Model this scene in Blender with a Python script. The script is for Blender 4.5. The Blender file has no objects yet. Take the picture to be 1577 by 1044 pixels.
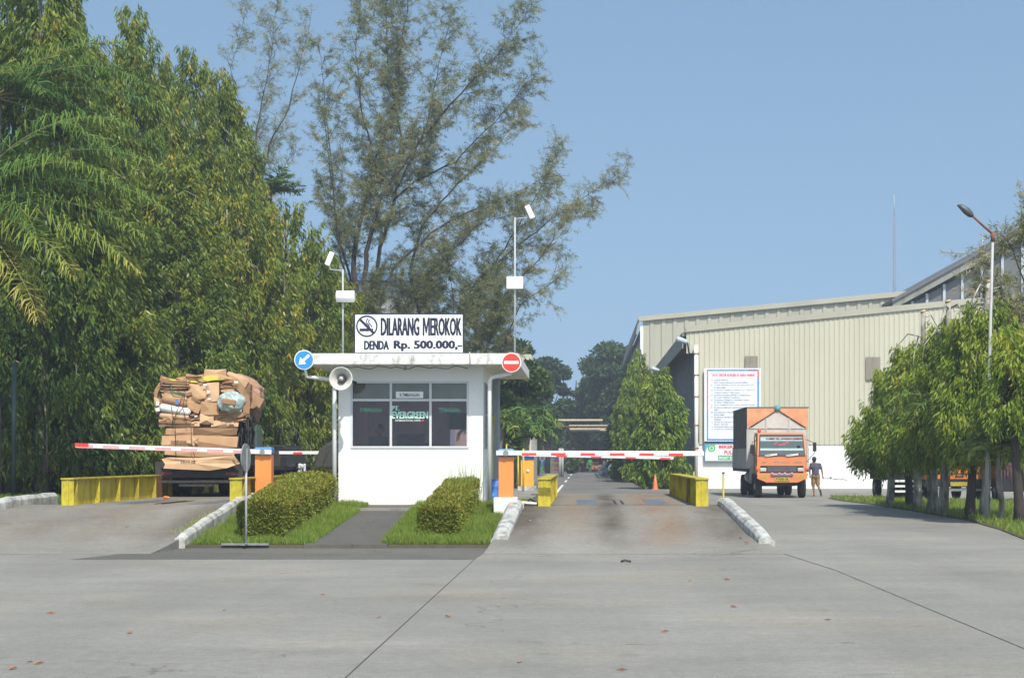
import bpy, bmesh, math, random
import numpy as np
from mathutils import Vector, Matrix
random.seed(7)
scene = bpy.context.scene
col = scene.collection
EYE = 1.65
FPX = 2600.0
# ------------------------------------------------------------ camera, sky, sun
cam = bpy.data.cameras.new('camera'); camo = bpy.data.objects.new('camera', cam); col.objects.link(camo)
camo.location = (0, 0, EYE); camo.rotation_euler = (math.radians(90), 0, 0)
cam.sensor_width = 36; cam.lens = 36 * FPX / 1577
cam.shift_x = -(900 - 788.5) / 1577; cam.shift_y = (706 - 522) / 1577
cam.clip_start = .1; cam.clip_end = 4000
scene.camera = camo
SUN_AZ = 18.0; SUN_EL = 51.0          # degrees right of straight-behind-camera
sv = Vector((math.sin(math.radians(SUN_AZ)) * math.cos(math.radians(SUN_EL)), -math.cos(math.radians(SUN_AZ)) * math.cos(math.radians(SUN_EL)), math.sin(math.radians(SUN_EL))))
world = bpy.data.worlds.new('World'); scene.world = world; world.use_nodes = True
wn = world.node_tree.nodes; wl = world.node_tree.links
sky = wn.new('ShaderNodeTexSky'); sky.sky_type = 'NISHITA'; sky.sun_disc = False
sky.sun_elevation = math.radians(SUN_EL); sky.sun_rotation = math.radians(180 - SUN_AZ)
sky.altitude = 0; sky.air_density = 1.0; sky.dust_density = .9; sky.ozone_density = 1.1
bg = wn['Background']; tcw = wn.new('ShaderNodeTexCoord'); adw = wn.new('ShaderNodeVectorMath'); adw.operation = 'ADD'; adw.inputs[1].default_value = (0, 0, .30)
nmw = wn.new('ShaderNodeVectorMath'); nmw.operation = 'NORMALIZE'; wl.new(tcw.outputs['Generated'], adw.inputs[0]); wl.new(adw.outputs[0], nmw.inputs[0]); wl.new(nmw.outputs[0], sky.inputs[0])
tin = wn.new('ShaderNodeVectorMath'); tin.operation = 'MULTIPLY'; tin.inputs[1].default_value = (1.01, 1.045, .915); wl.new(sky.outputs[0], tin.inputs[0])
wl.new(tin.outputs[0], bg.inputs[0]); bg.inputs[1].default_value = .146
sun = bpy.data.lights.new('sun', 'SUN'); suno = bpy.data.objects.new('sun', sun); col.objects.link(suno)
sun.energy = 3.2; sun.angle = math.radians(.53); sun.color = (1, .945, .85)
suno.rotation_euler = sv.to_track_quat('Z', 'Y').to_euler()
scene.view_settings.view_transform = 'Standard'; scene.view_settings.look = 'None'
scene.view_settings.exposure = .64; scene.view_settings.gamma = 1
scene.cycles.max_bounces = 6; scene.cycles.transparent_max_bounces = 12; scene.cycles.volume_bounces = 0

# ------------------------------------------------------------ helpers
def gx(x, Y): return (x - 900) * Y / FPX
def gz(y, Y): return EYE - (y - 706) * Y / FPX

def lin(c):
    return tuple(((v / 12.92) if v <= .04045 else ((v + .055) / 1.055) ** 2.4) for v in c)

def M(name, c, rough=.6, var=.12, scale=4, bump=0, metal=0, stretch=(1, 1, 1), c2=None, emit=None, spec=.5, detail=4):
    m = bpy.data.materials.new(name); m.use_nodes = True
    n = m.node_tree.nodes; l = m.node_tree.links; b = n['Principled BSDF']
    tc = n.new('ShaderNodeTexCoord'); mp = n.new('ShaderNodeMapping'); mp.inputs['Scale'].default_value = stretch
    l.new(tc.outputs['Object'], mp.inputs[0])
    nz = n.new('ShaderNodeTexNoise'); nz.inputs['Scale'].default_value = scale; nz.inputs['Detail'].default_value = detail
    l.new(mp.outputs[0], nz.inputs['Vector'])
    r = n.new('ShaderNodeValToRGB'); r.color_ramp.elements[0].position = .3; r.color_ramp.elements[1].position = .7
    a = tuple(v * (1 - var) for v in c); z = tuple(min(1, v * (1 + var)) for v in (c2 or c))
    r.color_ramp.elements[0].color = (*a, 1); r.color_ramp.elements[1].color = (*z, 1)
    l.new(nz.outputs['Fac'], r.inputs[0]); l.new(r.outputs[0], b.inputs['Base Color'])
    b.inputs['Roughness'].default_value = rough; b.inputs['Metallic'].default_value = metal
    b.inputs['Specular IOR Level'].default_value = spec
    if bump:
        bp = n.new('ShaderNodeBump'); bp.inputs['Strength'].default_value = bump; bp.inputs['Distance'].default_value = .02
        l.new(nz.outputs['Fac'], bp.inputs['Height']); l.new(bp.outputs[0], b.inputs['Normal'])
    return m

def grime(name, c, dirt, rough=.6, lo=.52, hi=.68, scale=2.0, stretch=(1, 1, .25), fine=30, fv=.06, bump=.15):
    """paint with dirt streaks of their own shape"""
    m = bpy.data.materials.new(name); m.use_nodes = True
    n = m.node_tree.nodes; l = m.node_tree.links; b = n['Principled BSDF']
    tc = n.new('ShaderNodeTexCoord'); mp = n.new('ShaderNodeMapping'); mp.inputs['Scale'].default_value = stretch
    l.new(tc.outputs['Object'], mp.inputs[0])
    nz = n.new('ShaderNodeTexNoise'); nz.inputs['Scale'].default_value = scale; nz.inputs['Detail'].default_value = 8
    nz.inputs['Roughness'].default_value = .65
    l.new(mp.outputs[0], nz.inputs['Vector'])
    r = n.new('ShaderNodeValToRGB'); r.color_ramp.elements[0].position = lo; r.color_ramp.elements[1].position = hi
    r.color_ramp.elements[0].color = (*c, 1); r.color_ramp.elements[1].color = (*dirt, 1)
    l.new(nz.outputs['Fac'], r.inputs[0])
    f = n.new('ShaderNodeTexNoise'); f.inputs['Scale'].default_value = fine; f.inputs['Detail'].default_value = 3
    l.new(tc.outputs['Object'], f.inputs['Vector'])
    mr = n.new('ShaderNodeMapRange'); mr.inputs[3].default_value = 1 - fv; mr.inputs[4].default_value = 1 + fv
    l.new(f.outputs['Fac'], mr.inputs[0])
    mx = n.new('ShaderNodeVectorMath'); mx.operation = 'SCALE'; l.new(r.outputs[0], mx.inputs[0]); l.new(mr.outputs[0], mx.inputs['Scale'])
    l.new(mx.outputs[0], b.inputs['Base Color']); b.inputs['Roughness'].default_value = rough
    if bump:
        bp = n.new('ShaderNodeBump'); bp.inputs['Strength'].default_value = bump; bp.inputs['Distance'].default_value = .02
        l.new(f.outputs['Fac'], bp.inputs['Height']); l.new(bp.outputs[0], b.inputs['Normal'])
    return m

def leafmat(name, stops, rough=.45, trans=.3):
    m = bpy.data.materials.new(name); m.use_nodes = True
    n = m.node_tree.nodes; l = m.node_tree.links; b = n['Principled BSDF']; out = n['Material Output']
    at = n.new('ShaderNodeAttribute'); at.attribute_name = 'tint'
    r = n.new('ShaderNodeValToRGB')
    while len(r.color_ramp.elements) < len(stops): r.color_ramp.elements.new(.5)
    for e, (p, c) in zip(r.color_ramp.elements, stops): e.position = p; e.color = (*c, 1)
    l.new(at.outputs['Fac'], r.inputs[0]); l.new(r.outputs[0], b.inputs['Base Color'])
    b.inputs['Roughness'].default_value = rough; b.inputs['Specular IOR Level'].default_value = .22
    t = n.new('ShaderNodeBsdfTranslucent'); l.new(r.outputs[0], t.inputs[0])
    mx = n.new('ShaderNodeMixShader'); mx.inputs[0].default_value = trans
    l.new(b.outputs[0], mx.inputs[1]); l.new(t.outputs[0], mx.inputs[2]); l.new(mx.outputs[0], out.inputs[0])
    return m

def tag(o, label=None, cat=None, group=None, kind=None):
    if label: o['label'] = label
    if cat: o['category'] = cat
    if group: o['group'] = group
    if kind: o['kind'] = kind
    return o
ORG = {}
def thing(name, loc, label, cat, group=None):
    o = bpy.data.objects.new(name, None); o.empty_display_size = .2; col.objects.link(o); o.location = loc
    ORG[o.name] = Vector(loc); tag(o, label, cat, group); return o
def copy_tree(o, loc=None, rz=None, sc=None, label=None, parent=None):
    c = o.copy(); col.objects.link(c)
    if parent: c.parent = parent
    for ch in o.children: copy_tree(ch, parent=c)
    if loc is not None: c.location = loc
    if rz is not None: c.rotation_euler = (0, 0, rz)
    if sc is not None: c.scale = sc if hasattr(sc, '__len__') else (sc, sc, sc)
    if label: c['label'] = label
    return c

class MB:
    def __init__(s): s.v = []; s.f = []; s.mi = []; s.m = 0; s.sm = []; s.smooth = False
    def add(s, vs, fs):
        k = len(s.v); s.v += [tuple(v) for v in vs]
        for f in fs: s.f.append([i + k for i in f]); s.mi.append(s.m); s.sm.append(s.smooth)
        return s
    def box(s, x0, x1, y0, y1, z0, z1, mtx=None):
        vs = [(x, y, z) for z in (z0, z1) for y in (y0, y1) for x in (x0, x1)]
        if mtx is not None: vs = [mtx @ Vector(v) for v in vs]
        return s.add(vs, [(0, 2, 3, 1), (4, 5, 7, 6), (0, 1, 5, 4), (2, 6, 7, 3), (0, 4, 6, 2), (1, 3, 7, 5)])
    def cbox(s, c, size, mtx=None):
        m = Matrix.Translation(c) @ (mtx.to_4x4() if mtx is not None else Matrix())
        a, b, d = [q / 2 for q in size]
        return s.box(-a, a, -b, b, -d, d, m)
    def ring(s, c, u, w, r, n): return [Vector(c) + r * (math.cos(2 * math.pi * i / n) * u + math.sin(2 * math.pi * i / n) * w) for i in range(n)]
    def tube(s, pts, rs, n=8, caps=True, smooth=True):
        pts = [Vector(p) for p in pts]
        if not hasattr(rs, '__len__'): rs = [rs] * len(pts)
        k = len(s.v); o = s.smooth; s.smooth = smooth
        u = None; vs = []
        for i, p in enumerate(pts):
            d = (pts[min(i + 1, len(pts) - 1)] - pts[max(i - 1, 0)]).normalized()
            if u is None: u = d.orthogonal().normalized()
            else:
                u = (u - u.dot(d) * d)
                u = u.normalized() if u.length > 1e-5 else d.orthogonal().normalized()
            vs += s.ring(p, u, d.cross(u), rs[i], n)
        fs = []
        for i in range(len(pts) - 1):
            for j in range(n):
                fs.append((i * n + j, i * n + (j + 1) % n, (i + 1) * n + (j + 1) % n, (i + 1) * n + j))
        s.add(vs, fs)
        if caps:
            s.smooth = False; b = len(s.v) - len(vs)
            s.f.append([b + i for i in reversed(range(n))]); s.mi.append(s.m); s.sm.append(False)
            s.f.append([b + (len(pts) - 1) * n + i for i in range(n)]); s.mi.append(s.m); s.sm.append(False)
        s.smooth = o; return s
    def cyl(s, a, b, r, n=16, r2=None): return s.tube([a, b], [r, r if r2 is None else r2], n)
    def cap(s, a, b, r1, r2, n=10):
        a = Vector(a); b = Vector(b); d = (b - a); d = d.normalized() if d.length > 1e-6 else Vector((0, 0, 1))
        pts = []; rs = []
        for t in (-90, -60, -30, 0): pts.append(a + d * r1 * math.sin(math.radians(t))); rs.append(max(.0005, r1 * math.cos(math.radians(t))))
        for t in (0, 30, 60, 90): pts.append(b + d * r2 * math.sin(math.radians(t)) + d * 1e-5); rs.append(max(.0005, r2 * math.cos(math.radians(t))))
        return s.tube(pts, rs, n)
    def prism(s, poly, axis, a, b):
        """poly: list of 2d points; axis 'x' -> (y,z), 'y' -> (x,z), 'z' -> (x,y)"""
        f = {'x': lambda p, t: (t, p[0], p[1]), 'y': lambda p, t: (p[0], t, p[1]), 'z': lambda p, t: (p[0], p[1], t)}[axis]
        n = len(poly)
        return s.add([f(p, a) for p in poly] + [f(p, b) for p in poly], [list(range(n)), list(range(2 * n - 1, n - 1, -1))] + [(i, i + n, (i + 1) % n + n, (i + 1) % n) for i in range(n)])
    def lathe(s, c, axis, prof, n=24):
        d = Vector(axis).normalized(); pts = [Vector(c) + d * t for t, r in prof]; u = d.orthogonal().normalized(); w = d.cross(u)
        vs = [];
        for p, (t, r) in zip(pts, prof): vs += s.ring(p, u, w, max(r, .0004), n)
        o = s.smooth; s.smooth = True
        s.add(vs, [(i * n + j, i * n + (j + 1) % n, (i + 1) * n + (j + 1) % n, (i + 1) * n + j) for i in range(len(prof) - 1) for j in range(n)])
        s.smooth = o; return s
    def disc(s, c, r, y, n=32, r0=0, a0=0, a1=360, squash=1):
        """flat disc or ring facing -Y at plane y, thin 6 mm"""
        cx, cz = c; k = []
        A = [math.radians(a0 + (a1 - a0) * i / n) for i in range(n + 1)]
        if r0 == 0: return s.prism([(cx + r * math.cos(a) * squash, cz + r * math.sin(a)) for a in A[:-1]], 'y', y - .006, y)
        for a, b in zip(A, A[1:]):
            s.prism([(cx + q * math.cos(t) * squash, cz + q * math.sin(t)) for q, t in ((r, a), (r, b), (r0, b), (r0, a))], 'y', y - .006, y)
        return s
    def text(s, body, x0, x1, z0, z1, y, bold=0, depth=.004, fitw=True, align='l', mtx=None, fat=0):
        if fat:
            for q, dx in enumerate((-1, -.5, .5, 1)): s.text(body, x0 + dx * fat, x1 + dx * fat, z0, z1, y - .0006 * (q + 1), bold, depth, fitw, align, mtx)
        cu = bpy.data.curves.new('t', 'FONT'); cu.body = body; cu.size = 1; cu.offset = bold; cu.extrude = 0; cu.resolution_u = 2
        ob = bpy.data.objects.new('t', cu); me = ob.to_mesh()
        vs = [v.co.copy() for v in me.vertices]; fs = [list(p.vertices) for p in me.polygons]
        ob.to_mesh_clear(); bpy.data.objects.remove(ob); bpy.data.curves.remove(cu)
        if not vs: return s
        ax = min(v.x for v in vs); bx = max(v.x for v in vs); az = min(v.y for v in vs); bz = max(v.y for v in vs)
        sz = (z1 - z0) / (bz - az); sx = (x1 - x0) / (bx - ax) if fitw else sz
        ox = x0
        if not fitw and align == 'c': ox = (x0 + x1) / 2 - sx * (bx - ax) / 2
        P = [Vector((ox + (v.x - ax) * sx, y, z0 + (v.y - az) * sz)) for v in vs]
        if mtx is not None: P = [mtx @ p for p in P]
        return s.add(P, fs)
    def build(s, name, mats, parent=None, bevel=0, mods=None, wn=False):
        me = bpy.data.meshes.new(name)
        org = Vector((0, 0, 0))
        if parent is not None:
            root = parent
            while root.parent: root = root.parent
            org = ORG.get(root.name, org)
        me.from_pydata([Vector(v) - org for v in s.v], [], s.f)
        for m in (mats if isinstance(mats, (list, tuple)) else [mats]): me.materials.append(m)
        me.polygons.foreach_set('material_index', s.mi); me.polygons.foreach_set('use_smooth', s.sm)
        me.update()
        o = bpy.data.objects.new(name, me); col.objects.link(o)
        if parent is not None: o.parent = parent
        if bevel:
            b = o.modifiers.new('bevel', 'BEVEL'); b.width = bevel; b.segments = 2; b.limit_method = 'ANGLE'
        return o

def npmesh(name, V, F, mat, parent=None, tint=None, smooth=False, loc=None):
    """V (n,3) float, F (m,k) int"""
    me = bpy.data.meshes.new(name); k = F.shape[1]
    me.vertices.add(len(V)); me.vertices.foreach_set('co', V.astype(np.float32).ravel())
    me.loops.add(F.size); me.loops.foreach_set('vertex_index', F.astype(np.int32).ravel())
    me.polygons.add(len(F)); me.polygons.foreach_set('loop_start', np.arange(0, F.size, k, dtype=np.int32))
    me.polygons.foreach_set('loop_total', np.full(len(F), k, dtype=np.int32))
    if smooth: me.polygons.foreach_set('use_smooth', np.ones(len(F), dtype=bool))
    me.update(calc_edges=True); me.materials.append(mat)
    if tint is not None:
        a = me.attributes.new('tint', 'FLOAT', 'FACE'); a.data.foreach_set('value', tint.astype(np.float32))
    o = bpy.data.objects.new(name, me); col.objects.link(o)
    if parent is not None: o.parent = parent
    if loc is not None: o.location = loc
    return o
# ------------------------------------------------------------ materials
WHITE = grime('white_paint', (.80, .80, .78), (.62, .60, .54), .55, .60, .85, 1.2, (1, 1, .4))
WHITEB = grime('white_booth_paint', (.82, .82, .80), (.72, .71, .66), .6, .6, .9, .8, (1, 1, .4))
CONC_ST = grime('stained_roof_concrete', (.74, .74, .70), (.16, .155, .12), .8, .50, .74, 6, (1, 1, .5))
KERB = grime('worn_white_kerb', (.50, .50, .47), (.17, .165, .15), .85, .45, .68, 4.5, (1, 1, .6), 40, .15, .5)
ORANGE = grime('orange_post_paint', (.85, .28, .07), (.62, .24, .09), .45, .55, .9, 2)
ORANGE2 = grime('yellow_orange_post_paint', (.85, .38, .05), (.6, .3, .09), .45, .55, .9, 2)
BLUE = M('blue_plastic', (.07, .22, .62), .4)
YELLOW = grime('chipped_yellow_paint', (.55, .46, .025), (.20, .155, .03), .5, .42, .72, 3, (1, 1, .6))
RUST = grime('rust_brown', (.20, .08, .045), (.08, .03, .02), .8)
STEEL = M('dull_steel', (.32, .33, .34), .45, .15, 10, metal=.6)
GALV = M('galvanised_grey', (.42, .43, .43), .5, .12, 8)
DARK = M('dark_rubber', (.018, .018, .018), .75, .3, 10, .2)
BLACK = M('black_paint', (.012, .012, .013), .5, .3, 6)
DKMETAL = M('dirty_black_metal', (.03, .028, .026), .7, .4, 6)
CREAM = grime('cream_sheet', (.50, .485, .38), (.43, .415, .32), .55, .5, .8, .35, (1, 1, .15), 5, .03, 0)
CREAM2 = grime('faded_cream_sheet', (.40, .39, .31), (.32, .31, .25), .6, .45, .8, .3, (1, 1, .15), 5, .03, 0)
WALLW = grime('whitewashed_wall', (.80, .81, .82), (.66, .67, .66), .7, .58, .85, .5, (1, 1, .5), 8, .03, 0)
GREYSH = grime('grey_sheet', (.115, .12, .12), (.085, .085, .085), .6, .5, .8, .6, (1, 1, .2))
SIDESH = grime('grey_side_sheet', (.24, .25, .26), (.17, .17, .17), .6, .45, .75, .8, (1, 1, .3))
FASC = grime('weathered_fascia', (.25, .25, .21), (.15, .15, .13), .7)
REDP = M('red_paint', (.72, .05, .04), .4, .05)
WHITEP = M('white_gloss', (.80, .80, .80), .35, .03)
NAVY = M('navy_ink', (.010, .014, .045), .5, .1)
SIGNBLUE = M('sign_blue', (.03, .27, .78), .4, .05)
SIGNRED = M('sign_red', (.85, .05, .03), .4, .05)
GREENLET = M('pale_green_lettering', (.50, .78, .68), .5, .1)
BARK = M('grey_bark', (.13, .115, .09), .9, .5, 6, .8, stretch=(1, 1, .4), c2=(.22, .20, .16))
BARKD = M('dark_bark', (.05, .04, .032), .9, .4, 6, .8, stretch=(1, 1, .4))
BARKP = M('pale_lichen_bark', (.12, .11, .09), .9, .2, 5, .8, stretch=(1, 1, .5), c2=(.42, .40, .34))
CUTW = M('cut_wood', (.55, .38, .2), .8)
CARD = [M('cardboard_%s' % n, c, .85, .12, 3, .1) for n, c in (('tan', (.47, .28, .15)), ('light', (.56, .36, .21)), ('brown', (.33, .19, .10)), ('dark', (.22, .13, .08)))]
PAPER = M('white_paper', (.72, .72, .70), .7)
TYELL = M('yellow_tarp', (.66, .58, .07), .6)
BAGM = M('translucent_bag', (.36, .44, .42), .35, .3, 9, .3)
TRO = grime('faded_orange_truck_paint', (.70, .225, .08), (.48, .21, .11), .5, .45, .8, 3.5)
TRO2 = grime('bright_orange_truck_paint', (.68, .18, .03), (.5, .13, .04), .45)
CANV = M('grey_canvas', (.085, .095, .09), .8, .25, 2, .2)
WOODG = grime('grey_painted_boards', (.46, .46, .43), (.25, .24, .21), .7, .5, .75, 3)
PLAT = M('number_plate_yellow', (.42, .36, .04), .5, .4, 25)
LENS = M('lamp_lens', (.55, .55, .52), .15, .2)
AMBER = M('amber_lens', (.7, .18, .02), .25)
REDL = M('red_lens', (.12, .01, .008), .35)
SKIN = M('brown_skin', (.26, .13, .075), .55, .1)
HAIR = M('black_hair', (.012, .01, .009), .6)
GRNCL = M('green_uniform', (.03, .27, .07), .8, .2, 8)
BLUCL = M('blue_uniform', (.10, .16, .36), .8, .2, 8)
DKCL = M('dark_shirt', (.035, .035, .05), .8, .2, 8)
GREYCL = M('slate_grey_shirt', (.075, .072, .10), .85, .2, 9, .2)
KHAKI = M('khaki_cloth', (.30, .20, .09), .85, .25, 9, .2)
CAPB = M('navy_cap', (.02, .02, .09), .7)
WOODF = grime('dark_fence_boards', (.05, .047, .042), (.12, .115, .10), .9, .45, .75, 1.5, (3, 3, .15))
ASPH = None

def groundmat(name, base, dark, streak=.5, rust=False):
    m = bpy.data.materials.new(name); m.use_nodes = True
    n = m.node_tree.nodes; l = m.node_tree.links; b = n['Principled BSDF']; b.inputs['Roughness'].default_value = .85
    b.inputs['Specular IOR Level'].default_value = .3
    g = n.new('ShaderNodeNewGeometry')
    def noise(sc, st, det=5, rg=.6):
        mp = n.new('ShaderNodeMapping'); mp.inputs['Scale'].default_value = st; l.new(g.outputs['Position'], mp.inputs[0])
        z = n.new('ShaderNodeTexNoise'); z.inputs['Scale'].default_value = sc; z.inputs['Detail'].default_value = det; z.inputs['Roughness'].default_value = rg
        l.new(mp.outputs[0], z.inputs['Vector']); return z.outputs['Fac']
    def ramp(f, p0, p1, c0, c1):
        r = n.new('ShaderNodeValToRGB'); r.color_ramp.elements[0].position = p0; r.color_ramp.elements[1].position = p1
        r.color_ramp.elements[0].color = (*c0, 1); r.color_ramp.elements[1].color = (*c1, 1); l.new(f, r.inputs[0]); return r.outputs[0]
    def mix(t, a, c, fac):
        x = n.new('ShaderNodeMix'); x.data_type = 'RGBA'; x.blend_type = t
        if hasattr(fac, 'default_value') or not isinstance(fac, (int, float)): l.new(fac, x.inputs[0])
        else: x.inputs[0].default_value = fac
        l.new(a, x.inputs[6]); l.new(c, x.inputs[7]); return x.outputs[2]
    big = ramp(noise(.16, (1, 1, 1), 6), .32, .68, tuple(v * .86 for v in base), tuple(v * 1.1 for v in base))
    st = ramp(noise(.8, (.6, 1.1, 1), 7, .72), .34, .64, (.80,) * 3, (1.0,) * 3)
    st2 = ramp(noise(.5, (1.0, .12, 1), 5, .6), .38, .6, (.86,) * 3, (1.0,) * 3)
    fine = ramp(noise(48, (1, 1, 1), 3, .9), .3, .7, (.62,) * 3, (1.34, 1.34, 1.31))
    spots = ramp(noise(3.2, (1, 1, 1), 3, .5), .68, .74, (1, 1, 1), (.72,) * 3)
    wear = ramp(noise(.5, (.4, .9, 1), 8, .75), .56, .68, (1, 1, 1), (1.16, 1.16, 1.15))
    grit = ramp(noise(9, (1, 1, 1), 6, .8), .3, .7, (.80,) * 3, (1.18, 1.18, 1.17))
    big = mix('MULTIPLY', big, grit, .9)
    c = mix('MULTIPLY', big, st, min(1, streak * 1.5)); c = mix('MULTIPLY', c, st2, .7); c = mix('MULTIPLY', c, fine, .75); c = mix('MULTIPLY', c, spots, .45)
    c = mix('MULTIPLY', c, wear, .9)
    # brown dust patches, oil drips, hairline cracks
    c = mix('MULTIPLY', c, ramp(noise(.33, (1, 1, 1), 6, .65), .52, .68, (1, 1, 1), (1.06, .99, .88)), .9)
    c = mix('MULTIPLY', c, ramp(noise(1.1, (1, 1, 1), 4, .55), .66, .72, (1, 1, 1), (.80, .79, .77)), .8)
    vo = n.new('ShaderNodeTexVoronoi'); vo.feature = 'DISTANCE_TO_EDGE'; vo.inputs['Scale'].default_value = .11
    wv = n.new('ShaderNodeVectorMath'); wv.operation = 'ADD'; nzc = n.new('ShaderNodeTexNoise'); nzc.inputs['Scale'].default_value = .9; nzc.inputs['Detail'].default_value = 6; l.new(g.outputs['Position'], nzc.inputs['Vector'])
    scv = n.new('ShaderNodeVectorMath'); scv.operation = 'SCALE'; scv.inputs['Scale'].default_value = 2.2; l.new(nzc.outputs['Color'], scv.inputs[0]); l.new(g.outputs['Position'], wv.inputs[0]); l.new(scv.outputs[0], wv.inputs[1]); l.new(wv.outputs[0], vo.inputs['Vector'])
    ck = n.new('ShaderNodeMapRange'); ck.inputs[1].default_value = .0008; ck.inputs[2].default_value = .0022; l.new(vo.outputs['Distance'], ck.inputs[0]); gate = n.new('ShaderNodeMath'); gate.operation = 'MAXIMUM'
    l.new(ck.outputs[0], gate.inputs[0]); gg = n.new('ShaderNodeMapRange'); gg.inputs[1].default_value = .5; gg.inputs[2].default_value = .46; l.new(noise(.2, (1, 1, 1), 3), gg.inputs[0]); l.new(gg.outputs[0], gate.inputs[1])
    cr = n.new('ShaderNodeMapRange'); cr.inputs[3].default_value = .55; l.new(gate.outputs[0], cr.inputs[0]); cc = n.new('ShaderNodeCombineColor'); [l.new(cr.outputs[0], cc.inputs[i]) for i in range(3)]; c = mix('MULTIPLY', c, cc.outputs[0], .8)
    # tyre-darkened and rust-tinted tracks, laid in world metres where the lorries drive
    if rust:
        sx = n.new('ShaderNodeSeparateXYZ'); l.new(g.outputs['Position'], sx.inputs[0])
        def band(x0, w):
            a = n.new('ShaderNodeMath'); a.operation = 'SUBTRACT'; l.new(sx.outputs[0], a.inputs[0]); a.inputs[1].default_value = x0
            q = n.new('ShaderNodeMath'); q.operation = 'ABSOLUTE'; l.new(a.outputs[0], q.inputs[0])
            r = n.new('ShaderNodeMapRange'); r.inputs[1].default_value = 0; r.inputs[2].default_value = w; r.inputs[3].default_value = 1; r.inputs[4].default_value = 0; r.interpolation_type = 'SMOOTHSTEP'
            l.new(q.outputs[0], r.inputs[0]); return r.outputs[0]
        for x0, w, tint, amt in rust:
            k = n.new('ShaderNodeMath'); k.operation = 'MULTIPLY'; l.new(band(x0, w), k.inputs[0])
            nn = n.new('ShaderNodeMapRange'); l.new(noise(.8, (1, .35, 1), 5), nn.inputs[0]); nn.inputs[1].default_value = .3; nn.inputs[2].default_value = .6; nn.inputs[3].default_value = .1 * amt; nn.inputs[4].default_value = amt
            fy = n.new('ShaderNodeMapRange'); fy.interpolation_type = 'SMOOTHSTEP'; fy.inputs[1].default_value = 28.8; fy.inputs[2].default_value = 33; l.new(sx.outputs[1], fy.inputs[0]); k2 = n.new('ShaderNodeMath'); k2.operation = 'MULTIPLY'; l.new(nn.outputs[0], k2.inputs[0]); l.new(fy.outputs[0], k2.inputs[1])
            l.new(k2.outputs[0], k.inputs[1])
            rg = n.new('ShaderNodeRGB'); rg.outputs[0].default_value = (*tint, 1)
            c = mix('MULTIPLY', c, rg.outputs[0], k.outputs[0])
    l.new(c, b.inputs['Base Color'])
    bp = n.new('ShaderNodeBump'); bp.inputs['Strength'].default_value = .35; bp.inputs['Distance'].default_value = .01
    l.new(noise(40, (1, 1, 1), 4, .7), bp.inputs['Height']); l.new(bp.outputs[0], b.inputs['Normal'])
    return m
CONCRETE = groundmat('worn_concrete', (.288, .277, .252), (.1, .1, .1))
RAMPM = groundmat('ramp_surface', (.288, .277, .252), (.1,) * 3, .5, [(-5, 60, (.84, .77, .70), 1.0), (-1.2, .8, (.42, .40, .37), 1.0), (.55, .45, (.45, .43, .40), 1.0), (2.75, .7, (.42, .40, .37), 1.0), (1.5, .75, (1.1, .78, .56), 1.0), (-.2, .5, (1.12, 1.0, .9), .7), (-9.3, .5, (1.05, .98, .85), .8), (-7.7, .6, (.6, .6, .6), .8)])
ASPH = groundmat('dark_path_asphalt', (.115, .11, .10), (.1,) * 3)
ROADM = groundmat('road_asphalt', (.20, .195, .185), (.1,) * 3)
SOIL = groundmat('soil', (.12, .10, .07), (.1,) * 3)

# ------------------------------------------------------------ ground and structure
def struct(name, mb, m): return tag(mb.build(name, m), kind='structure')
b = MB(); b.box(-420, 420, -40, 620, -.4, 0); struct('ground', b, CONCRETE)
# road beyond the weighbridges
b = MB(); b.box(-13, 4.3, 66, 330, -.1, .008); struct('road', b, ROADM)
b = MB()
b.box(-1.42, -1.28, 78, 105, 0, .014); b.box(-1.42, -1.28, 118, 128, 0, .014); b.box(-1.42, -1.28, 140, 150, 0, .014); b.box(-1.42, -1.28, 165, 178, 0, .014)
b.box(-2.4, -1.4, 76, 76.5, 0, .014)
struct('road_marking', b, WHITE)
b = MB(); b.box(3.6, 6.0, 89, 89.6, 0, .014); struct('yellow_road_marking', b, YELLOW)
# expansion joints
b = MB(); b.box(-1.806, -1.794, 0, 29.2, -.1, .004); b.add([(3.705, 25, .004), (3.717, 25, .004), (3.896, 8, .004), (3.884, 8, .004)], [(3, 2, 1, 0)])
b.add([(3.36, 30.6, .004), (3.38, 30.6, .004), (3.72, 25, .004), (3.70, 25, .004)], [(3, 2, 1, 0)])
struct('pavement_joint', b, M('joint_tar', (.08, .078, .07), .9))
# darker apron in front of the island
b = MB(); b.prism([(-8.4, 27.6), (-1.81, 27.6), (-1.7, 31.1), (-7.5, 31.1)], 'z', -.1, .005); struct('apron', b, groundmat('apron_asphalt', (.15, .145, .13), (.1,) * 3))
# ramps and decks
def ramp(x0a, x1a, x0, x1, y0, y1, y2, name):
    b = MB(); N = 8; vs = []; fs = []
    for i in range(N + 1):
        t = i / N; y = y0 + (y1 - y0) * t; z = .0025 + .6635 * (t * t * (3 - 2 * t) * .35 + t * .65)
        a = x0a + (x0 - x0a) * t; c = x1a + (x1 - x1a) * t
        vs += [(a, y, z), (c, y, z), (a, y, -.1), (c, y, -.1)]
    for i in range(N):
        k = i * 4; fs += [(k, k + 1, k + 5, k + 4), (k + 1, k + 3, k + 7, k + 5), (k, k + 4, k + 6, k + 2)]
    b.add(vs, fs); b.smooth = False
    b.box(x0, x1, y1, y1 + .6, -.1, .666)
    vs = [(x0, y2 + .4, .666), (x1, y2 + .4, .666), (x1, y2 + 8, .006), (x0, y2 + 8, .006), (x0, y2 + .4, -.1), (x1, y2 + .4, -.1), (x1, y2 + 8, -.1), (x0, y2 + 8, -.1)]
    b.add(vs, [(0, 1, 2, 3), (1, 5, 6, 2), (0, 3, 7, 4), (0, 4, 5, 1)])
    return struct(name, b, RAMPM)
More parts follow.
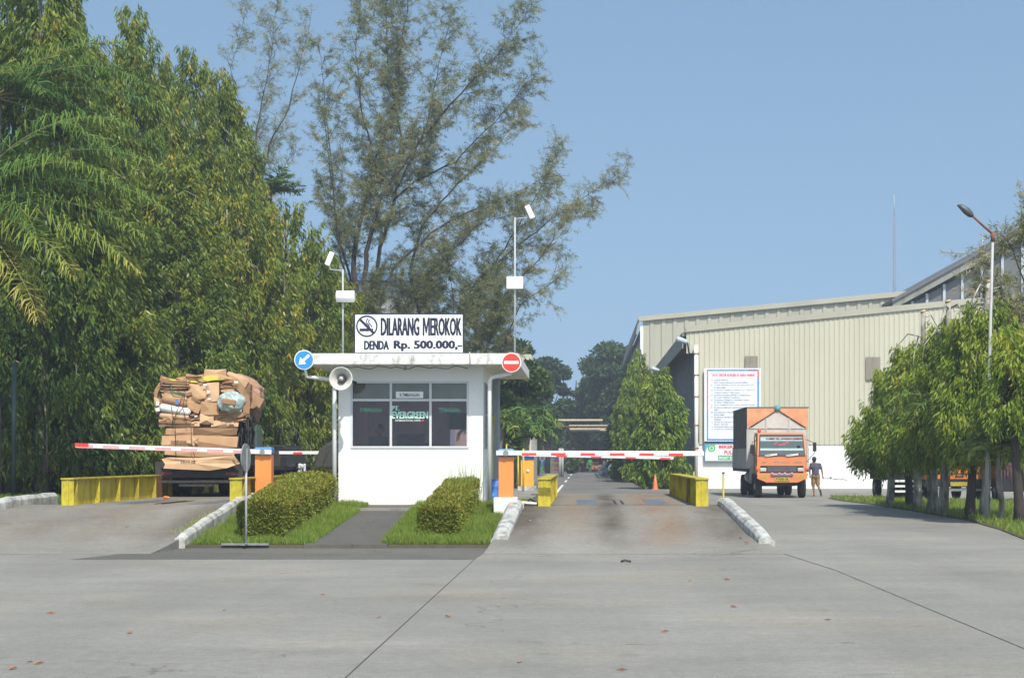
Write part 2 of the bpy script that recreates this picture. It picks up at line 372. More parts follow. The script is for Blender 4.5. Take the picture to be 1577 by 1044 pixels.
ramp(-1.75, 3.45, -1.5, 2.9, 29.2, 35.6, 47, 'ramp')
ramp(-13.2, -7.52, -12.0, -7.25, 29.2, 35.6, 47, 'ramp_of_left_lane')
# island slab, path, raised bank
def slope(x0a, x1a, x0, x1, y0, y1, z0, z1): return ([(x0a, y0, z0), (x1a, y0, z0), (x1, y1, z1), (x0, y1, z1), (x0a, y0, -.1), (x1a, y0, -.1), (x1, y1, -.1), (x0, y1, -.1)], [(0, 1, 2, 3), (0, 4, 5, 1), (1, 5, 6, 2), (0, 3, 7, 4), (3, 2, 6, 7)])
b = MB(); b.add(*slope(-7.45, -1.72, -7.2, -1.5, 31.05, 36.6, .05, .62)); struct('island_soil', b, SOIL)
b = MB(); b.box(-7.2, -1.35, 36.6, 58, -.1, .62); b.box(-7.2, 2.9, 35.7, 36.0, -.1, .60); struct('island_slab', b, grime('island_slab_concrete', (.25, .24, .22), (.12, .11, .1), .9))
b = MB(); b.add(*slope(-5.15, -3.62, -4.78, -3.55, 31.0, 36.7, .075, .645)); struct('path', b, ASPH)
b = MB(); b.box(-60, -12.1, 35, 130, -.1, .58); b.add(*slope(-60, -12.9, -60, -12.1, 29, 35, -.02, .58)); struct('raised_bank', b, SOIL)
b = MB(); b.box(-12.1, -7.25, 55, 130, -.1, .5); struct('yard_behind', b, ROADM)
# far ground right: grass bed base
GP = [(10.1, 70), (10.0, 65), (10.35, 60), (10.3, 52), (10.2, 45), (9.6, 39), (8.9, 34), (8.2, 29), (12, 26), (34, 30), (34, 61), (14, 64), (12, 68)]
b = MB(); b.prism(GP, 'z', -.1, .02); struct('grass_bed', b, SOIL)
b = MB(); b.prism([(4.2, 92), (6.1, 92), (6.1, 200), (4.2, 200)], 'z', -.1, .04); struct('verge', b, SOIL)

# ------------------------------------------------------------ kerbs
def kerbrun(name, pts, w, h, label, cat='kerb', group='worn white concrete kerbs'):
    """pts: (x,y,z base) list; a chamfered concrete kerb lofted along"""
    b = MB(); secs = []; pts = [Vector(p) for p in pts]; rnd = random.Random(len(name) + len(pts) + int(abs(pts[0].x) * 10))
    P = []
    for i in range(len(pts) - 1):
        n = max(2, int((pts[i + 1] - pts[i]).length / .35))
        for k in range(n): P.append(pts[i].lerp(pts[i + 1], k / n))
    P.append(pts[-1]); vs = []
    for i, p in enumerate(P):
        d = (P[min(i + 1, len(P) - 1)] - P[max(i - 1, 0)]); d.z = 0; d.normalize(); r = Vector((d.y, -d.x, 0))
        hh = h * (.8 if i in (0, len(P) - 1) else 1) + rnd.uniform(-.012, .012)
        sec = [(-w / 2, -.3), (-w / 2, hh * .72), (-w * .28, hh), (w * .28, hh), (w / 2, hh * .72), (w / 2, -.3)]
        vs += [p + r * (a + rnd.uniform(-.006, .006)) + Vector((0, 0, c)) for a, c in sec]
    m = 6; fs = [(i * m + j, i * m + j + 1, (i + 1) * m + j + 1, (i + 1) * m + j) for i in range(len(P) - 1) for j in range(m - 1)]
    fs += [list(range(m)), [len(P) * m - 1 - j for j in range(m)]]
    b.add(vs, fs); o = b.build(name, KERB, bevel=.015); return tag(o, label, cat, group)
kerbrun('kerb', [(3.3, 30.5, .0), (3.2, 31.5, .16), (2.95, 35.6, .6)], .27, .26, 'worn white kerb right of the right-hand ramp, near the truck')
kerbrun('kerb', [(-1.55, 31.0, .0), (-1.52, 31.8, .14), (-1.42, 35.0, .56)], .3, .26, 'worn white kerb leaning from the right grass patch up to the orange barrier post')
kerbrun('kerb', [(-7.45, 31.0, .0), (-7.4, 31.6, .1), (-7.28, 35.6, .60), (-7.22, 37.5, .62)], .2, .24, 'mossy white kerb between the left ramp and the long hedge')
kerbrun('kerb', [(-13.2, 30.5, .1), (-12.4, 33.2, .4), (-12.05, 35.0, .6), (-12.0, 38, .64), (-12.15, 38.4, .6)], .28, .24, 'worn white kerb at the left edge of the photo below the palm')

# ------------------------------------------------------------ weighbridge decks and girders
def deck(x0, x1, y0, y1, label, z=.67):
    cx = (x0 + x1) / 2; t = thing('weighbridge_deck', (cx, y0, 0), label, 'weighbridge', 'weighbridge decks')
    n = 4
    for i in range(n):
        b = MB(); a = y0 + .1 + (y1 - y0 - .1) * i / n; c = y0 + .1 + (y1 - y0 - .1) * (i + 1) / n - .03
        b.box(x0, x1, a, c, z - .3, z)
        b.build('deck_slab', RAMPM, t)
    b = MB()
    for s in ((-.9, -.5), (.5, .9)):
        b.box(cx + s[0] * 1.1, cx + s[1] * 1.1, y0 + .3, y0 + 4.2, z, z + .006)
    b.build('steel_plate', M('worn_steel_plate', (.12, .14, .17), .45, .3, 3), t)
    b = MB()
    for s in (-.16, .0): b.box(cx + s, cx + s + .04, y0 + .3, y0 + 3.2, z, z + .012)
    b.build('rail_slot', BLACK, t)
    return t
deck(-.72, 2.36, 36, 47, 'steel weighbridge deck crossed by two booms, right of the booth')
deck(-10.8, -7.4, 36, 55, 'steel weighbridge deck under the cardboard-loaded truck')
def girder(x, y0, y1, side, label, h=.62, z=.62, rustat=None):
    t = thing('guard_girder', (x, y0, z), label, 'guard rail', 'yellow guard girders of the weighbridges')
    b = MB(); b.box(x - .02, x + .02, y0, y1, z + .03, z + h - .03); b.build('web', YELLOW, t)
    b = MB(); b.box(x - .14, x + .14, y0 - .02, y1, z + h - .03, z + h + .0); b.box(x - .14, x + .14, y0 - .02, y1, z - .02, z + .028); b.build('flange', YELLOW, t)
    n = max(3, int((y1 - y0) / 1.55))
    ys = [y0 + .01, y0 + .28] + [y0 + .28 + (y1 - y0 - .3) * i / n for i in range(1, n + 1)]
    for i, y in enumerate(ys):
        b = MB(); b.box(x - .13, x - .022, y, y + .015, z + .03, z + h - .032); b.box(x + .022, x + .13, y, y + .015, z + .03, z + h - .032)
        b.build('stiffener', YELLOW, t)
    if rustat:
        b = MB(); b.box(x - .145, x - .135, rustat, rustat + .5, z, z + h - .04); b.box(x + .135, x + .145, rustat, rustat + .5, z, z + h - .04); b.build('rusty_splice_plate', RUST, t)
    return t
girder(2.47, 35.4, 46.5, 1, 'yellow steel girder rail at the right edge of the right weighbridge', rustat=38)
girder(-.84, 35.4, 44.5, 1, 'short-looking yellow steel girder rail at the left edge of the right weighbridge', rustat=40)
girder(-10.9, 35.6, 54, 1, 'long yellow steel girder rail left of the cardboard-loaded truck', rustat=42.5)
girder(-7.35, 35.6, 54, 1, 'yellow steel girder rail behind the left orange barrier post')

# ------------------------------------------------------------ booth
Z0 = .62
bt = thing('weighing_booth', (-3.8, 37, Z0), 'small white weighing booth with flat concrete roof and wide dark windows', 'booth')
X0, X1, Y0, Y1 = -5.39, -2.23, 37.0, 40.9
WX0, WX1, WZ0, WZ1 = gx(540, 37), gx(722, 37), gz(690, 37), gz(587, 37)
T = .14
ZT = 3.70
b = MB()
b.box(X0, WX0, Y0, Y0 + T, Z0, ZT); b.box(WX1, X1, Y0, Y0 + T, Z0, ZT); b.box(WX0, WX1, Y0 + .002, Y0 + T, Z0, WZ0); b.box(WX0, WX1, Y0 + .002, Y0 + T, WZ1, ZT)
bwx0, bwx1, bwz0, bwz1 = -3.25, -2.5, 1.78, 2.75
b.box(X0, bwx0, Y1 - T, Y1, Z0, ZT); b.box(bwx1, X1, Y1 - T, Y1, Z0, ZT); b.box(bwx0, bwx1, Y1 - T, Y1, Z0, bwz0); b.box(bwx0, bwx1, Y1 - T, Y1, bwz1, ZT)
b.box(X0, X0 + T, Y0 + T, Y1 - T, Z0, WZ0); b.box(X0, X0 + T, Y0 + T, Y1 - T, WZ1, ZT); b.box(X0, X0 + T, Y0 + T, 37.5, WZ0, WZ1); b.box(X0, X0 + T, 40.3, Y1 - T, WZ0, WZ1)  # left wall opening, out of view, added so daylight brightens the interior
b.box(X1 - T, X1, Y0 + T, Y1 - T, Z0, WZ0 + .0); b.box(X1 - T, X1, Y0 + T, Y1 - T, WZ1, ZT)
b.box(X1 - T, X1, Y0 + T, 37.6, WZ0, WZ1); b.box(X1 - T, X1, 40.2, Y1 - T, WZ0, WZ1)
b.box(X0 + T, X1 - T, Y0 + T, Y1 - T, ZT - .06, ZT - .01)
b.build('wall', WHITEB, bt)
b = MB(); b.box(WX1 + .05, X1 + .012, Y0 - .012, Y0 + .3, Z0 + .002, ZT - .002); b.build('pilaster', WHITEB, bt)
b = MB(); b.box(X0 - .03, X1 + .04, Y0 - .05, Y1, Z0 - .3, Z0 + .035); b.box(-4.78, -3.55, Y0 - .30, Y0 - .05, Z0 - .3, Z0 - .02); b.build('plinth', grime('stained_plinth', (.55, .5, .40), (.25, .22, .17), .85), bt)
RX0, RX1, RY0, RY1, RZ0, RZ1 = -5.95, -1.40, 36.15, 42.8, 3.66, 3.90
b = MB(); b.box(RX0, RX1, RY0, RY1, RZ0, RZ1); b.build('roof', CONC_ST, bt, bevel=.02)
# floor, interior walls
INW = M('pinkish_interior_paint', (.78, .60, .58), .7)  # pinkish wall paint, one even colour
b = MB(); b.box(X0 + T, X1 - T, Y0 + T, Y1 - T, Z0 + .44, Z0 + .46); b.box(X0 + T, bwx0, Y1 - T - .02, Y1 - T - .003, Z0 + .06, ZT - .07); b.build('interior_lining', INW, bt)
# windows
GL = bpy.data.materials.new('tinted_glass'); GL.use_nodes = True
n = GL.node_tree.nodes; l = GL.node_tree.links; n.remove(n['Principled BSDF'])
tr = n.new('ShaderNodeBsdfTransparent'); tr.inputs[0].default_value = (.80, .72, .72, 1); gl = n.new('ShaderNodeBsdfGlossy'); gl.inputs['Roughness'].default_value = .02
nz = n.new('ShaderNodeTexNoise'); nz.inputs['Scale'].default_value = 1.3; bp = n.new('ShaderNodeBump'); bp.inputs['Strength'].default_value = .03; l.new(nz.outputs[0], bp.inputs['Height']); l.new(bp.outputs[0], gl.inputs['Normal'])
fr = n.new('ShaderNodeFresnel'); fr.inputs[0].default_value = 1.5; mx = n.new('ShaderNodeMixShader'); l.new(fr.outputs[0], mx.inputs[0]); l.new(tr.outputs[0], mx.inputs[1]); l.new(gl.outputs[0], mx.inputs[2]); l.new(mx.outputs[0], n['Material Output'].inputs[0])
GLT = GL.copy(); GLT.name = 'dusty_top_glass'
for q in GLT.node_tree.nodes:
    if q.type == 'BSDF_TRANSPARENT': q.inputs[0].default_value = (.85, .85, .82, 1)
ALU = M('aluminium_frame', (.62, .63, .64), .4, .06)
b = MB(); fw = .045
ZM = gz(616, 37); XA = gx(602, 37); XB = gx(663, 37)
for z in (WZ0, WZ1 - fw): b.box(WX0 + .001, WX1 - .001, Y0 - .02, Y0 + .06, z, z + fw)
for x in (WX0, WX1 - fw): b.box(x, x + fw, Y0 - .018, Y0 + .058, WZ0 + fw, WZ1 - fw)
b.box(WX0 + fw, WX1 - fw, Y0 - .016, Y0 + .05, ZM - .025, ZM + .025)
for x in (XA, XB):
    b.box(x - .025, x + .025, Y0 - .016, Y0 + .05, WZ0 + fw, ZM - .025); b.box(x - .025, x + .025, Y0 - .016, Y0 + .05, ZM + .025, WZ1 - fw)
wf = b.build('window_frame', ALU, bt)
for (a, c) in ((WX0, XA), (XA, XB), (XB, WX1)):
    b = MB(); b.box(a + .02, c - .02, Y0 + .01, Y0 + .016, WZ0 + .03, ZM - .02); b.build('pane', GL, wf)
    b = MB(); b.box(a + .02, c - .02, Y0 + .01, Y0 + .016, ZM + .02, WZ1 - .03); b.build('pane', GLT, wf)
# valance blinds behind the upper panes
b = MB(); b.box(WX0 + .05, WX1 - .05, Y0 + .14, Y0 + .15, ZM + .02, WZ1 - .02); b.build('blind', M('grey_green_blind', (.34, .35, .30), .8, .15, 2), bt)
b = MB(); b.box(WX0 + .02, WX0 + .35, Y0 + .3, Y0 + .33, WZ0, ZM); b.build('curtain', M('brown_curtain', (.22, .13, .12), .8, .3, 12, stretch=(1, 1, .1)), bt)
# unseen left window added to light the room; rear window; right window bars
b = MB(); b.box(X0 + .05, X0 + .06, 37.5, 40.3, WZ0, WZ1); b.build('side_window', GL, bt); b = MB(); b.box(bwx0, bwx1, Y1 - .06, Y1 - .05, bwz0, bwz1); b.build('rear_window', GL, bt)
b = MB(); b.box(X1 - .09, X1 - .08, 37.6, 40.2, WZ0, WZ1); sw = b.build('side_window', GL, bt)
b = MB()
for y in (37.6, 38.25, 38.9, 39.55, 40.16): b.box(X1 - .02, X1 + .03, y, y + .04, WZ0, WZ1)
for z in (WZ0, (WZ0 + WZ1) / 2, WZ1 - .04): b.box(X1 - .018, X1 + .028, 37.64, 40.16, z, z + .04)
b.build('window_grille', STEEL, bt)
# lettering on the panes
b = MB(); yl = Y0 - .001
b.text('TIMBANGAN II', gx(554, 37), gx(588, 37), gz(634.5, 37), gz(628, 37), yl, .012); b.text('TIMBANGAN I', gx(676, 37), gx(709, 37), gz(634.5, 37), gz(628, 37), yl, .012)
b.build('green_lettering', M('green_letter', (.12, .40, .26), .5), wf)
b = MB(); b.text('PT.', gx(603.5, 37), gx(615, 37), gz(632, 37), gz(625, 37), yl, .012, fat=.007); b.text('EVERGREEN', gx(604, 37), gx(659, 37), gz(644.5, 37), gz(633.5, 37), yl, .012, fat=.008)
b.build('company_lettering', GREENLET, wf)
b = MB(); b.text('INTERNATIONAL PAPER', gx(609, 37), gx(648, 37), gz(649, 37), gz(645.8, 37), yl, .01); b.build('small_lettering', PAPER, wf)
b = MB(); b.disc((gx(651, 37), gz(647.5, 37)), .022, yl, 10); b.build('red_mark', SIGNRED, wf)
b = MB(); b.box(gx(610, 37), gx(652, 37), Y0 - .035, Y0 - .022, gz(613, 37), gz(603, 37)); pl = b.build('room_plate', WHITEP, bt)
b = MB(); b.text('R.TIMBANGAN', gx(616, 37), gx(646, 37), gz(611, 37), gz(605.5, 37), Y0 - .036, .02); b.build('lettering', NAVY, pl)
# drip cable under the eave, little lamp
b = MB(); pts = [Vector((gx(520 + 10 * i, 36.4), 36.5, 3.635 + .02 * math.sin(i * 1.1) - .02 * (i % 3))) for i in range(21)]; b.tube(pts, .008, 5); b.build('cable', DKMETAL, bt)
b = MB(); b.cyl((gx(624, 36.6), 36.6, 3.66), (gx(624, 36.6), 36.6, 3.56), .03); b.build('lamp_holder', GALV, bt)
b = MB(); b.tube([(gx(723, 36.1), 36.13, 3.93), (gx(724, 36.1), 36.13, 3.8), (gx(724, 36.1), 36.13, 3.66), (gx(722, 36.1), 36.2, 3.62)], .014, 6); b.build('conduit', GALV, bt)
b = MB(); b.box(gx(758, 41.5), gx(766, 41.5), 41.9, 42.1, Z0, RZ0); b.box(gx(766, 43) , gx(771, 43), 42.45, 42.7, Z0, RZ0); b.build('rear_pillar', M('blue_grey_pillar', (.28, .33, .38), .6), bt)

# things inside the booth
t = thing('desk', (-4.2, 37.9, Z0 + .06), 'long brown desk behind the booth windows', 'desk')
b = MB(); b.box(-5.1, -2.5, 37.3, 37.9, 1.32, 1.36); b.build('desk_top', M('brown_desk', (.16, .10, .07), .5), t)
for x in (-5.05, -3.8, -2.6):
    b = MB(); b.box(x, x + .05, 37.35, 37.85, .69, 1.318); b.build('leg', BLACK, t)
def monitor(x, y, z, w, h, label):
    t = thing('monitor', (x, y, z), label, 'monitor', 'monitors in the booth')
    b = MB(); b.box(x - w / 2, x + w / 2, y, y + .05, z + .08, z + .08 + h); b.build('screen', BLACK, t, bevel=.01)
    b = MB(); b.box(x - .03, x + .03, y + .02, y + .05, z + .02, z + .1); b.box(x - .12, x + .12, y - .05, y + .12, z, z + .018); b.build('stand', BLACK, t)
monitor(-4.7, 37.45, 1.362, .5, .3, 'black monitor on the desk beside the seated clerk')
monitor(-3.85, 37.45, 1.362, .62, .36, 'black monitor on the desk behind the middle pane')
t = thing('television', (-3.0, 40.3, 2.3), 'black wall television seen through the right pane', 'television')
b = MB(); b.box(-3.25, -2.62, 40.62, 40.7, 2.35, 2.75); b.build('screen', BLACK, t, bevel=.01)
b = MB(); b.box(-3.0, -2.9, 40.69, 40.74, 2.4, 2.6); b.build('bracket', BLACK, t)
t = thing('office_chair', (-3.75, 38.6, Z0 + .06), 'empty black office chair behind the middle pane', 'chair')
b = MB(); b.box(-4.05, -3.45, 38.5, 38.58, 1.25, 1.62); b.build('backrest', BLACK, t, bevel=.03)
b = MB(); b.box(-4.0, -3.5, 38.05, 38.5, 1.08, 1.15); b.build('seat', BLACK, t, bevel=.03)
b = MB(); b.cyl((-3.75, 38.3, .75), (-3.75, 38.3, 1.08), .03); b.cyl((-3.75, 38.3, .68), (-3.75, 38.3, .75), .25); b.build('base', BLACK, t)
t = thing('water_bottle', (gx(543.5, 37.3), 37.35, 1.36), 'small orange bottle in the lower left corner of the booth window', 'bottle')
b = MB(); x = gx(544, 37.3); b.lathe((x, 37.25, WZ0 - .02), (0, 0, 1), [(0, .03), (0, .05), (.13, .05), (.16, .02), (.17, .02)]); b.build('body', M('orange_plastic', (.85, .22, .03), .4), t)
b = MB(); b.cyl((x, 37.25, WZ0 + .15), (x, 37.25, WZ0 + .19), .024); b.build('cap', M('orange_cap', (.7, .1, .03), .4), t)

for o in bpy.data.objects:
    if o.parent is None and o.name.split('.')[0] in ('desk', 'monitor', 'office_chair'): o.location.z += .4
# roof sign
t = thing('no_smoking_sign', (-3.78, 36.4, RZ1), 'white no smoking sign DILARANG MEROKOK with navy letters on the booth roof', 'sign')
SX0, SX1, SY = gx(545, 36.4), gx(714.5, 36.4), 36.4
SZ0, SZ1 = RZ1 + .005, gz(482.5, 36.4)
b = MB(); b.box(SX0, SX1, SY + .004, SY + .09, SZ0, SZ1); b.build('box_frame', M('navy_frame', (.012, .02, .07), .5), t)
b = MB(); b.box(SX0 + .03, SX1 - .03, SY - .004, SY + .0, SZ0 + .03, SZ1 - .03); b.build('panel', WHITEP, t)
px = lambda x: SX0 + (x - 64) / (834 - 64) * (SX1 - SX0)      # measured positions across the panel
pz = lambda y: SZ1 - (y - 53) / (337 - 53) * (SZ1 - SZ0)
b = MB(); b.text('DILARANG', px(255), px(520), pz(210), pz(84), SY - .008, .006, fat=.010); b.text('EROKOK', px(601), px(815), pz(210), pz(84), SY - .008, .006, fat=.010)
b.prism([(px(a), pz(c)) for a, c in ((546, 210), (546, 84), (560, 84), (571, 150), (582, 84), (596, 84), (596, 210), (585, 210), (585, 130), (575, 190), (567, 190), (557, 130), (557, 210))], 'y', SY - .012, SY - .006)
b.text('DENDA', px(138), px(308), pz(308), pz(245), SY - .008, .012, fat=.009)
b.text('Rp. 500.000,-', px(345), px(818), pz(318), pz(243), SY - .008, .02, fat=.010)
b.build('lettering', NAVY, t)
b = MB(); c = (px(155), pz(143)); R_ = (pz(68) - pz(218)) / 2
b.disc(c, R_, SY - .006, 48, R_ * .87)
s = R_ * .93 * math.sqrt(.5); w_ = R_ * .075
b.prism([(c[0] - s - w_, c[1] + s - w_), (c[0] - s + w_, c[1] + s + w_), (c[0] + s + w_, c[1] - s + w_), (c[0] + s - w_, c[1] - s - w_)], 'y', SY - .014, SY - .007)
b.box(px(105), px(172), SY - .02, SY - .013, pz(176), pz(160)); b.box(px(176), px(186), SY - .011, SY - .005, pz(176), pz(160)); b.box(px(189), px(199), SY - .011, SY - .005, pz(176), pz(160))
for k, (sx, ln) in enumerate(((150, 1), (166, .8))):
    pts = [(px(sx + 25), pz(150)), (px(sx + 18), pz(134)), (px(sx + 8), pz(126)), (px(sx), pz(112)), (px(sx + 6), pz(98)), (px(sx + 14 - 4 * k), pz(88 + 14 * k))]
    b.tube([(p[0], SY - .012, p[1]) for p in pts], .009, 5)
b.build('symbol', NAVY, t)
for x in (SX0 + .3, SX1 - .3):
    b = MB(); b.tube([(x, SY + .12, SZ1 - .2), (x, SY + .9, RZ1)], .015, 6); b.box(x - .02, x + .02, SY + .09, SY + .12, RZ1, SZ1 - .1); b.build('brace', STEEL, t)

# round signs on pipe arms
def roundsign(cx, cz, y, r, name, label, back, plate, face, polex, arm):
    t = thing(name, (polex, y, Z0), label, 'traffic sign')
    b = MB(); e = 1 if cx > polex else -1; q = y + YPOLE; pts = [(polex, q, Z0 - .1), (polex, q, arm - .12), (polex + .03 * e, q, arm - .03), (polex + .12 * e, q, arm), (polex * .4 + cx * .6, q - .2, arm + .02), (cx - .03 * e, y + .16, arm + .03), (cx, y + .08, cz - r * .6), (cx, y + .06, cz)]
    b.tube(pts, [.045] * 5 + [.03] * 3, 12); b.build('pole', WHITEB, t)
    b = MB(); b.disc((cx, cz), r, y + .03, 40); pl = b.build('rim', WHITEP, t)
    b = MB(); b.disc((cx, cz), r * .9, y + .022, 40); b.build('face', plate, t)
    b = MB(); face(b, cx, cz, r, y + .014); b.build('symbol', WHITEP, t)
def arrow(b, cx, cz, r, y):
    A = math.radians(222); d = (math.cos(A), math.sin(A)); p = (-d[1], d[0])
    q = lambda a, c: (cx + d[0] * a * r + p[0] * c * r, cz + d[1] * a * r + p[1] * c * r)
    b.prism([q(-.72, .14), q(.1, .14), q(.1, -.14), q(-.72, -.14)][::-1], 'y', y - .006, y)
    b.prism([q(.1, .46), q(.74, 0), q(.1, -.46)][::-1], 'y', y - .006, y)
def bar(b, cx, cz, r, y): b.box(cx - r * .74, cx + r * .74, y - .006, y, cz - r * .15, cz + r * .15)
Ys = 36.0; YPOLE = .62
roundsign(gx(468, Ys), gz(554, Ys), Ys, 15.2 * Ys / FPX, 'direction_sign', 'round blue sign with white arrow at the left end of the booth roof', None, SIGNBLUE, arrow, gx(515, Ys + .62), gz(584, Ys + .62))
roundsign(gx(787.5, Ys), gz(558, Ys), Ys, 15.2 * Ys / FPX, 'no_entry_sign', 'round red no entry sign at the right end of the booth roof', None, SIGNRED, bar, gx(754, Ys + .62), gz(580, Ys + .62))
# horn speaker
t = thing('horn_speaker', (gx(525, 36.4), 36.5, gz(583, 36.4)), 'round off-white horn loudspeaker under the left roof corner', 'loudspeaker')
c = Vector((gx(525, 35.95), 35.95, gz(583, 35.95))); r = 18 * 35.95 / FPX
b = MB(); b.lathe(c, (0, 1, 0), [(0, r), (-.012, r), (-.012, r * .95), (.03, r * .82), (.1, r * .58), (.17, r * .40), (.2, r * .34)], 40); b.lathe(c, (0, 1, 0), [(0, r), (.1, r * .65), (.2, r * .42), (.3, r * .38), (.3, 0)], 40); b.build('horn', M('ivory_horn', (.62, .61, .55), .4), t)
b = MB(); b.lathe(c, (0, 1, 0), [(.19, r * .34), (.1, r * .33), (.04, r * .28), (.02, r * .2)], 30); b.build('inner_horn', M('dark_grey_horn', (.05, .05, .05), .4), t)
b = MB(); b.lathe(c, (0, 1, 0), [(.03, r * .21), (.0, r * .12), (-.02, 0)], 20); b.build('centre_cap', GALV, t)
b = MB(); b.tube([c + Vector((0, .3, 0)), c + Vector((.1, .5, 0)), c + Vector((.2, .85, -.05))], .03, 8); b.build('bracket', DKMETAL, t)

# antenna poles on the roof
def antenna(x, top, boxy, label, side, panel, group='thin antenna poles on the booth roof'):
    Y = 38.5; X = gx(x, Y); t = thing('antenna_pole', (X, Y, RZ1), label, 'antenna', group)
    b = MB(); b.tube([(X, Y, RZ1), (X, Y, gz(top, Y))], .022, 8); b.build('mast', GALV, t)
    b = MB(); z = gz(boxy, Y); w = .19
    if side > 0: b.box(X - w, X + w, Y - .12, Y - .03, z - .14, z + .14)
    else: b.tube([(X - .14, Y - .08, z), (X + .28, Y - .08, z)], .13, 16)
    b.build('antenna_box', WHITEP, t, bevel=.02)
    b = MB(); pxx, pzz = gx(panel[0], Y), gz(panel[1], Y); b.tube([(X, Y, gz(top, Y) - .03), (pxx, Y, gz(top, Y) - .0), (pxx, Y, pzz)], .016, 6); b.build('arm', GALV, t)
    mt = Matrix.Translation((pxx, Y - .05, pzz)) @ Matrix.Rotation(math.radians(panel[2]), 4, 'Y')
    b = MB(); b.box(-.06, .06, -.03, .03, -.16, .16, mt); b.build('panel', WHITEP, t, bevel=.015)
antenna(793, 335, 436, 'tall thin pole with white square box, over the right part of the booth roof', 1, (816, 327, -25))
antenna(528, 415, 457, 'shorter thin pole with white cylinder, over the left part of the booth roof', -1, (508, 399, 22))
# dark tarp heap, seen left of booth, with plant tuft
# ------------------------------------------------------------ barriers
def barrier(x, y, z, boomdir, L, label, mat, plinth, boomz, tilt=0, nred=7, redo=.6, cap=True, grp='boom barriers at the weighbridges', knob=False, w=.31, hh=.98, rw=.21, period=None, first=.3, fade=False, tip=False):
    t = thing('boom_barrier', (x, y, z), label, 'barrier', grp)
    b = MB(); b.box(x - w / 2 - .1, x + w / 2 + .08, y - .2, y + .25, z - .6, z + plinth); b.build('plinth', WHITEB if not knob else KERB, t, bevel=.02)
    b = MB(); b.box(x - w / 2, x + w / 2, y - .14, y + .16, z + plinth + .002, z + plinth + hh - .14); b.build('housing', mat, t, bevel=.012)
    b = MB(); b.box(x - w / 2 - .012, x + w / 2 + .012, y - .16, y + .18, z + plinth + hh - .138, z + plinth + hh + .02); b.build('cap', BLUE, t, bevel=.03)
    if knob:
        b = MB(); b.lathe((x + .02, y - .14, z + plinth + hh * .5), (0, -1, 0), [(0, .05), (.03, .045), (.05, 0)], 16); b.build('knob', WHITEP, t)
    mt = Matrix.Translation((x, y - .21, boomz)) @ Matrix.Rotation(-tilt * boomdir, 4, 'Y')
    b = MB(); a, c = (-.2, L) if boomdir > 0 else (-L, .2)
    b.box(a, c, -.035, .035, -.05, .05, mt); bo = b.build('boom', M('boom_white', (.74, .75, .76), .4, .05), t, bevel=.012)
    period = period or L / nred
    fm = M('faded_red_stripe', (.62, .36, .37), .5, .1) if fade else M('red_stripe', (.72, .06, .07), .45, .08)
    for k in range(nred):
        s0 = first + k * period; s1 = s0 + rw * (1 if not fade else 1.2)
        if s1 > L + .01: break
        p, q = (s0, s1) if boomdir > 0 else (-s1, -s0)
        b = MB(); b.box(p, q, -.037, .037, -.051, .051 * (.1), mt) if not fade else b.box(p, q, -.037, .037, -.051, .02, mt); b.build('red_stripe', fm, bo)
    if tip:
        b = MB(); p, q = (L - .3, L + .003) if boomdir > 0 else (-L - .003, -L + .3); b.box(p, q, -.038, .038, -.03, .052, mt); b.build('red_tip', REDP, bo)
    b = MB(); b.cyl((x, y - .16, boomz), (x, y - .25, boomz), .06, 16); b.build('pivot', STEEL, t)
    return t
Yb = 35.0
barrier(-1.62, Yb, .55, 1, 4.08, 'orange boom barrier with blue cap right of the booth, nearer the camera', ORANGE, .30, gz(697.5, Yb - .2), -.0027, 7, rw=.30, period=.605, first=.33)
barrier(-1.86, 55, .5, 1, 4.75, 'smaller yellow-orange boom barrier with white knob, farther behind the booth', ORANGE2, .25, gz(700.3, 55), -.022, 5, knob=True, w=.42, hh=1.0, rw=.34, period=1.12, first=.95)
Yc = 37.2
barrier(gx(407, Yc), Yc, .62, -1, 4.1, 'orange boom barrier with blue cap beside the long hedge', ORANGE, .28, gz(695.8, Yc), .035, 7, rw=.3, period=.57, first=.28, fade=True, tip=True, w=.36)
t = thing('boom_pole', (gx(437, 56), 56, .5), 'plain white boom between the black truck and the booth', 'barrier')
b = MB(); b.box(gx(430, 56), gx(500, 56), 55.96, 56.04, gz(699, 56), gz(694.5, 56)); b.build('boom', WHITEP, t)
b = MB(); b.box(gx(500, 56), gx(507, 56), 55.9, 56.2, .5, gz(690, 56)); b.build('post', ORANGE2, t)
b = MB(); b.box(gx(452, 56), gx(466, 56), 55.95, 56.05, gz(699.2, 56), gz(696, 56)); b.build('red_stripe', REDP, t)

# sign seen edge-on, on a stand
Yd = 31.0; X = gx(379, Yd); zb = gz(839, Yd)
t = thing('sign_stand', (X, Yd, zb), 'thin grey round sign seen from its edge on a portable stand by the long hedge', 'sign stand')
b = MB(); b.tube([(X, Yd, zb), (X, Yd, gz(690, Yd))], .021, 10); b.build('pole', GALV, t)
b = MB(); b.box(X - .45, X + .42, Yd - .03, Yd + .03, zb, zb + .035); b.box(X - .03, X + .03, Yd - .25, Yd + .25, zb + .004, zb + .03); b.build('base_bar', STEEL, t)
b = MB(); rz = Matrix.Translation((X, Yd - .03, gz(704.5, Yd))) @ Matrix.Rotation(math.radians(82.5), 4, 'Z')
n = 36; R_ = .26
b.add([rz @ Vector((R_ * math.cos(2 * math.pi * i / n), s, R_ * math.sin(2 * math.pi * i / n))) for s in (-.012, .012) for i in range(n)], [list(range(n)), list(range(2 * n - 1, n - 1, -1))] + [(i, i + n, (i + 1) % n + n, (i + 1) % n) for i in range(n)])
b.build('disc', M('dull_grey_disc', (.20, .21, .20), .6, .2, 8), t)

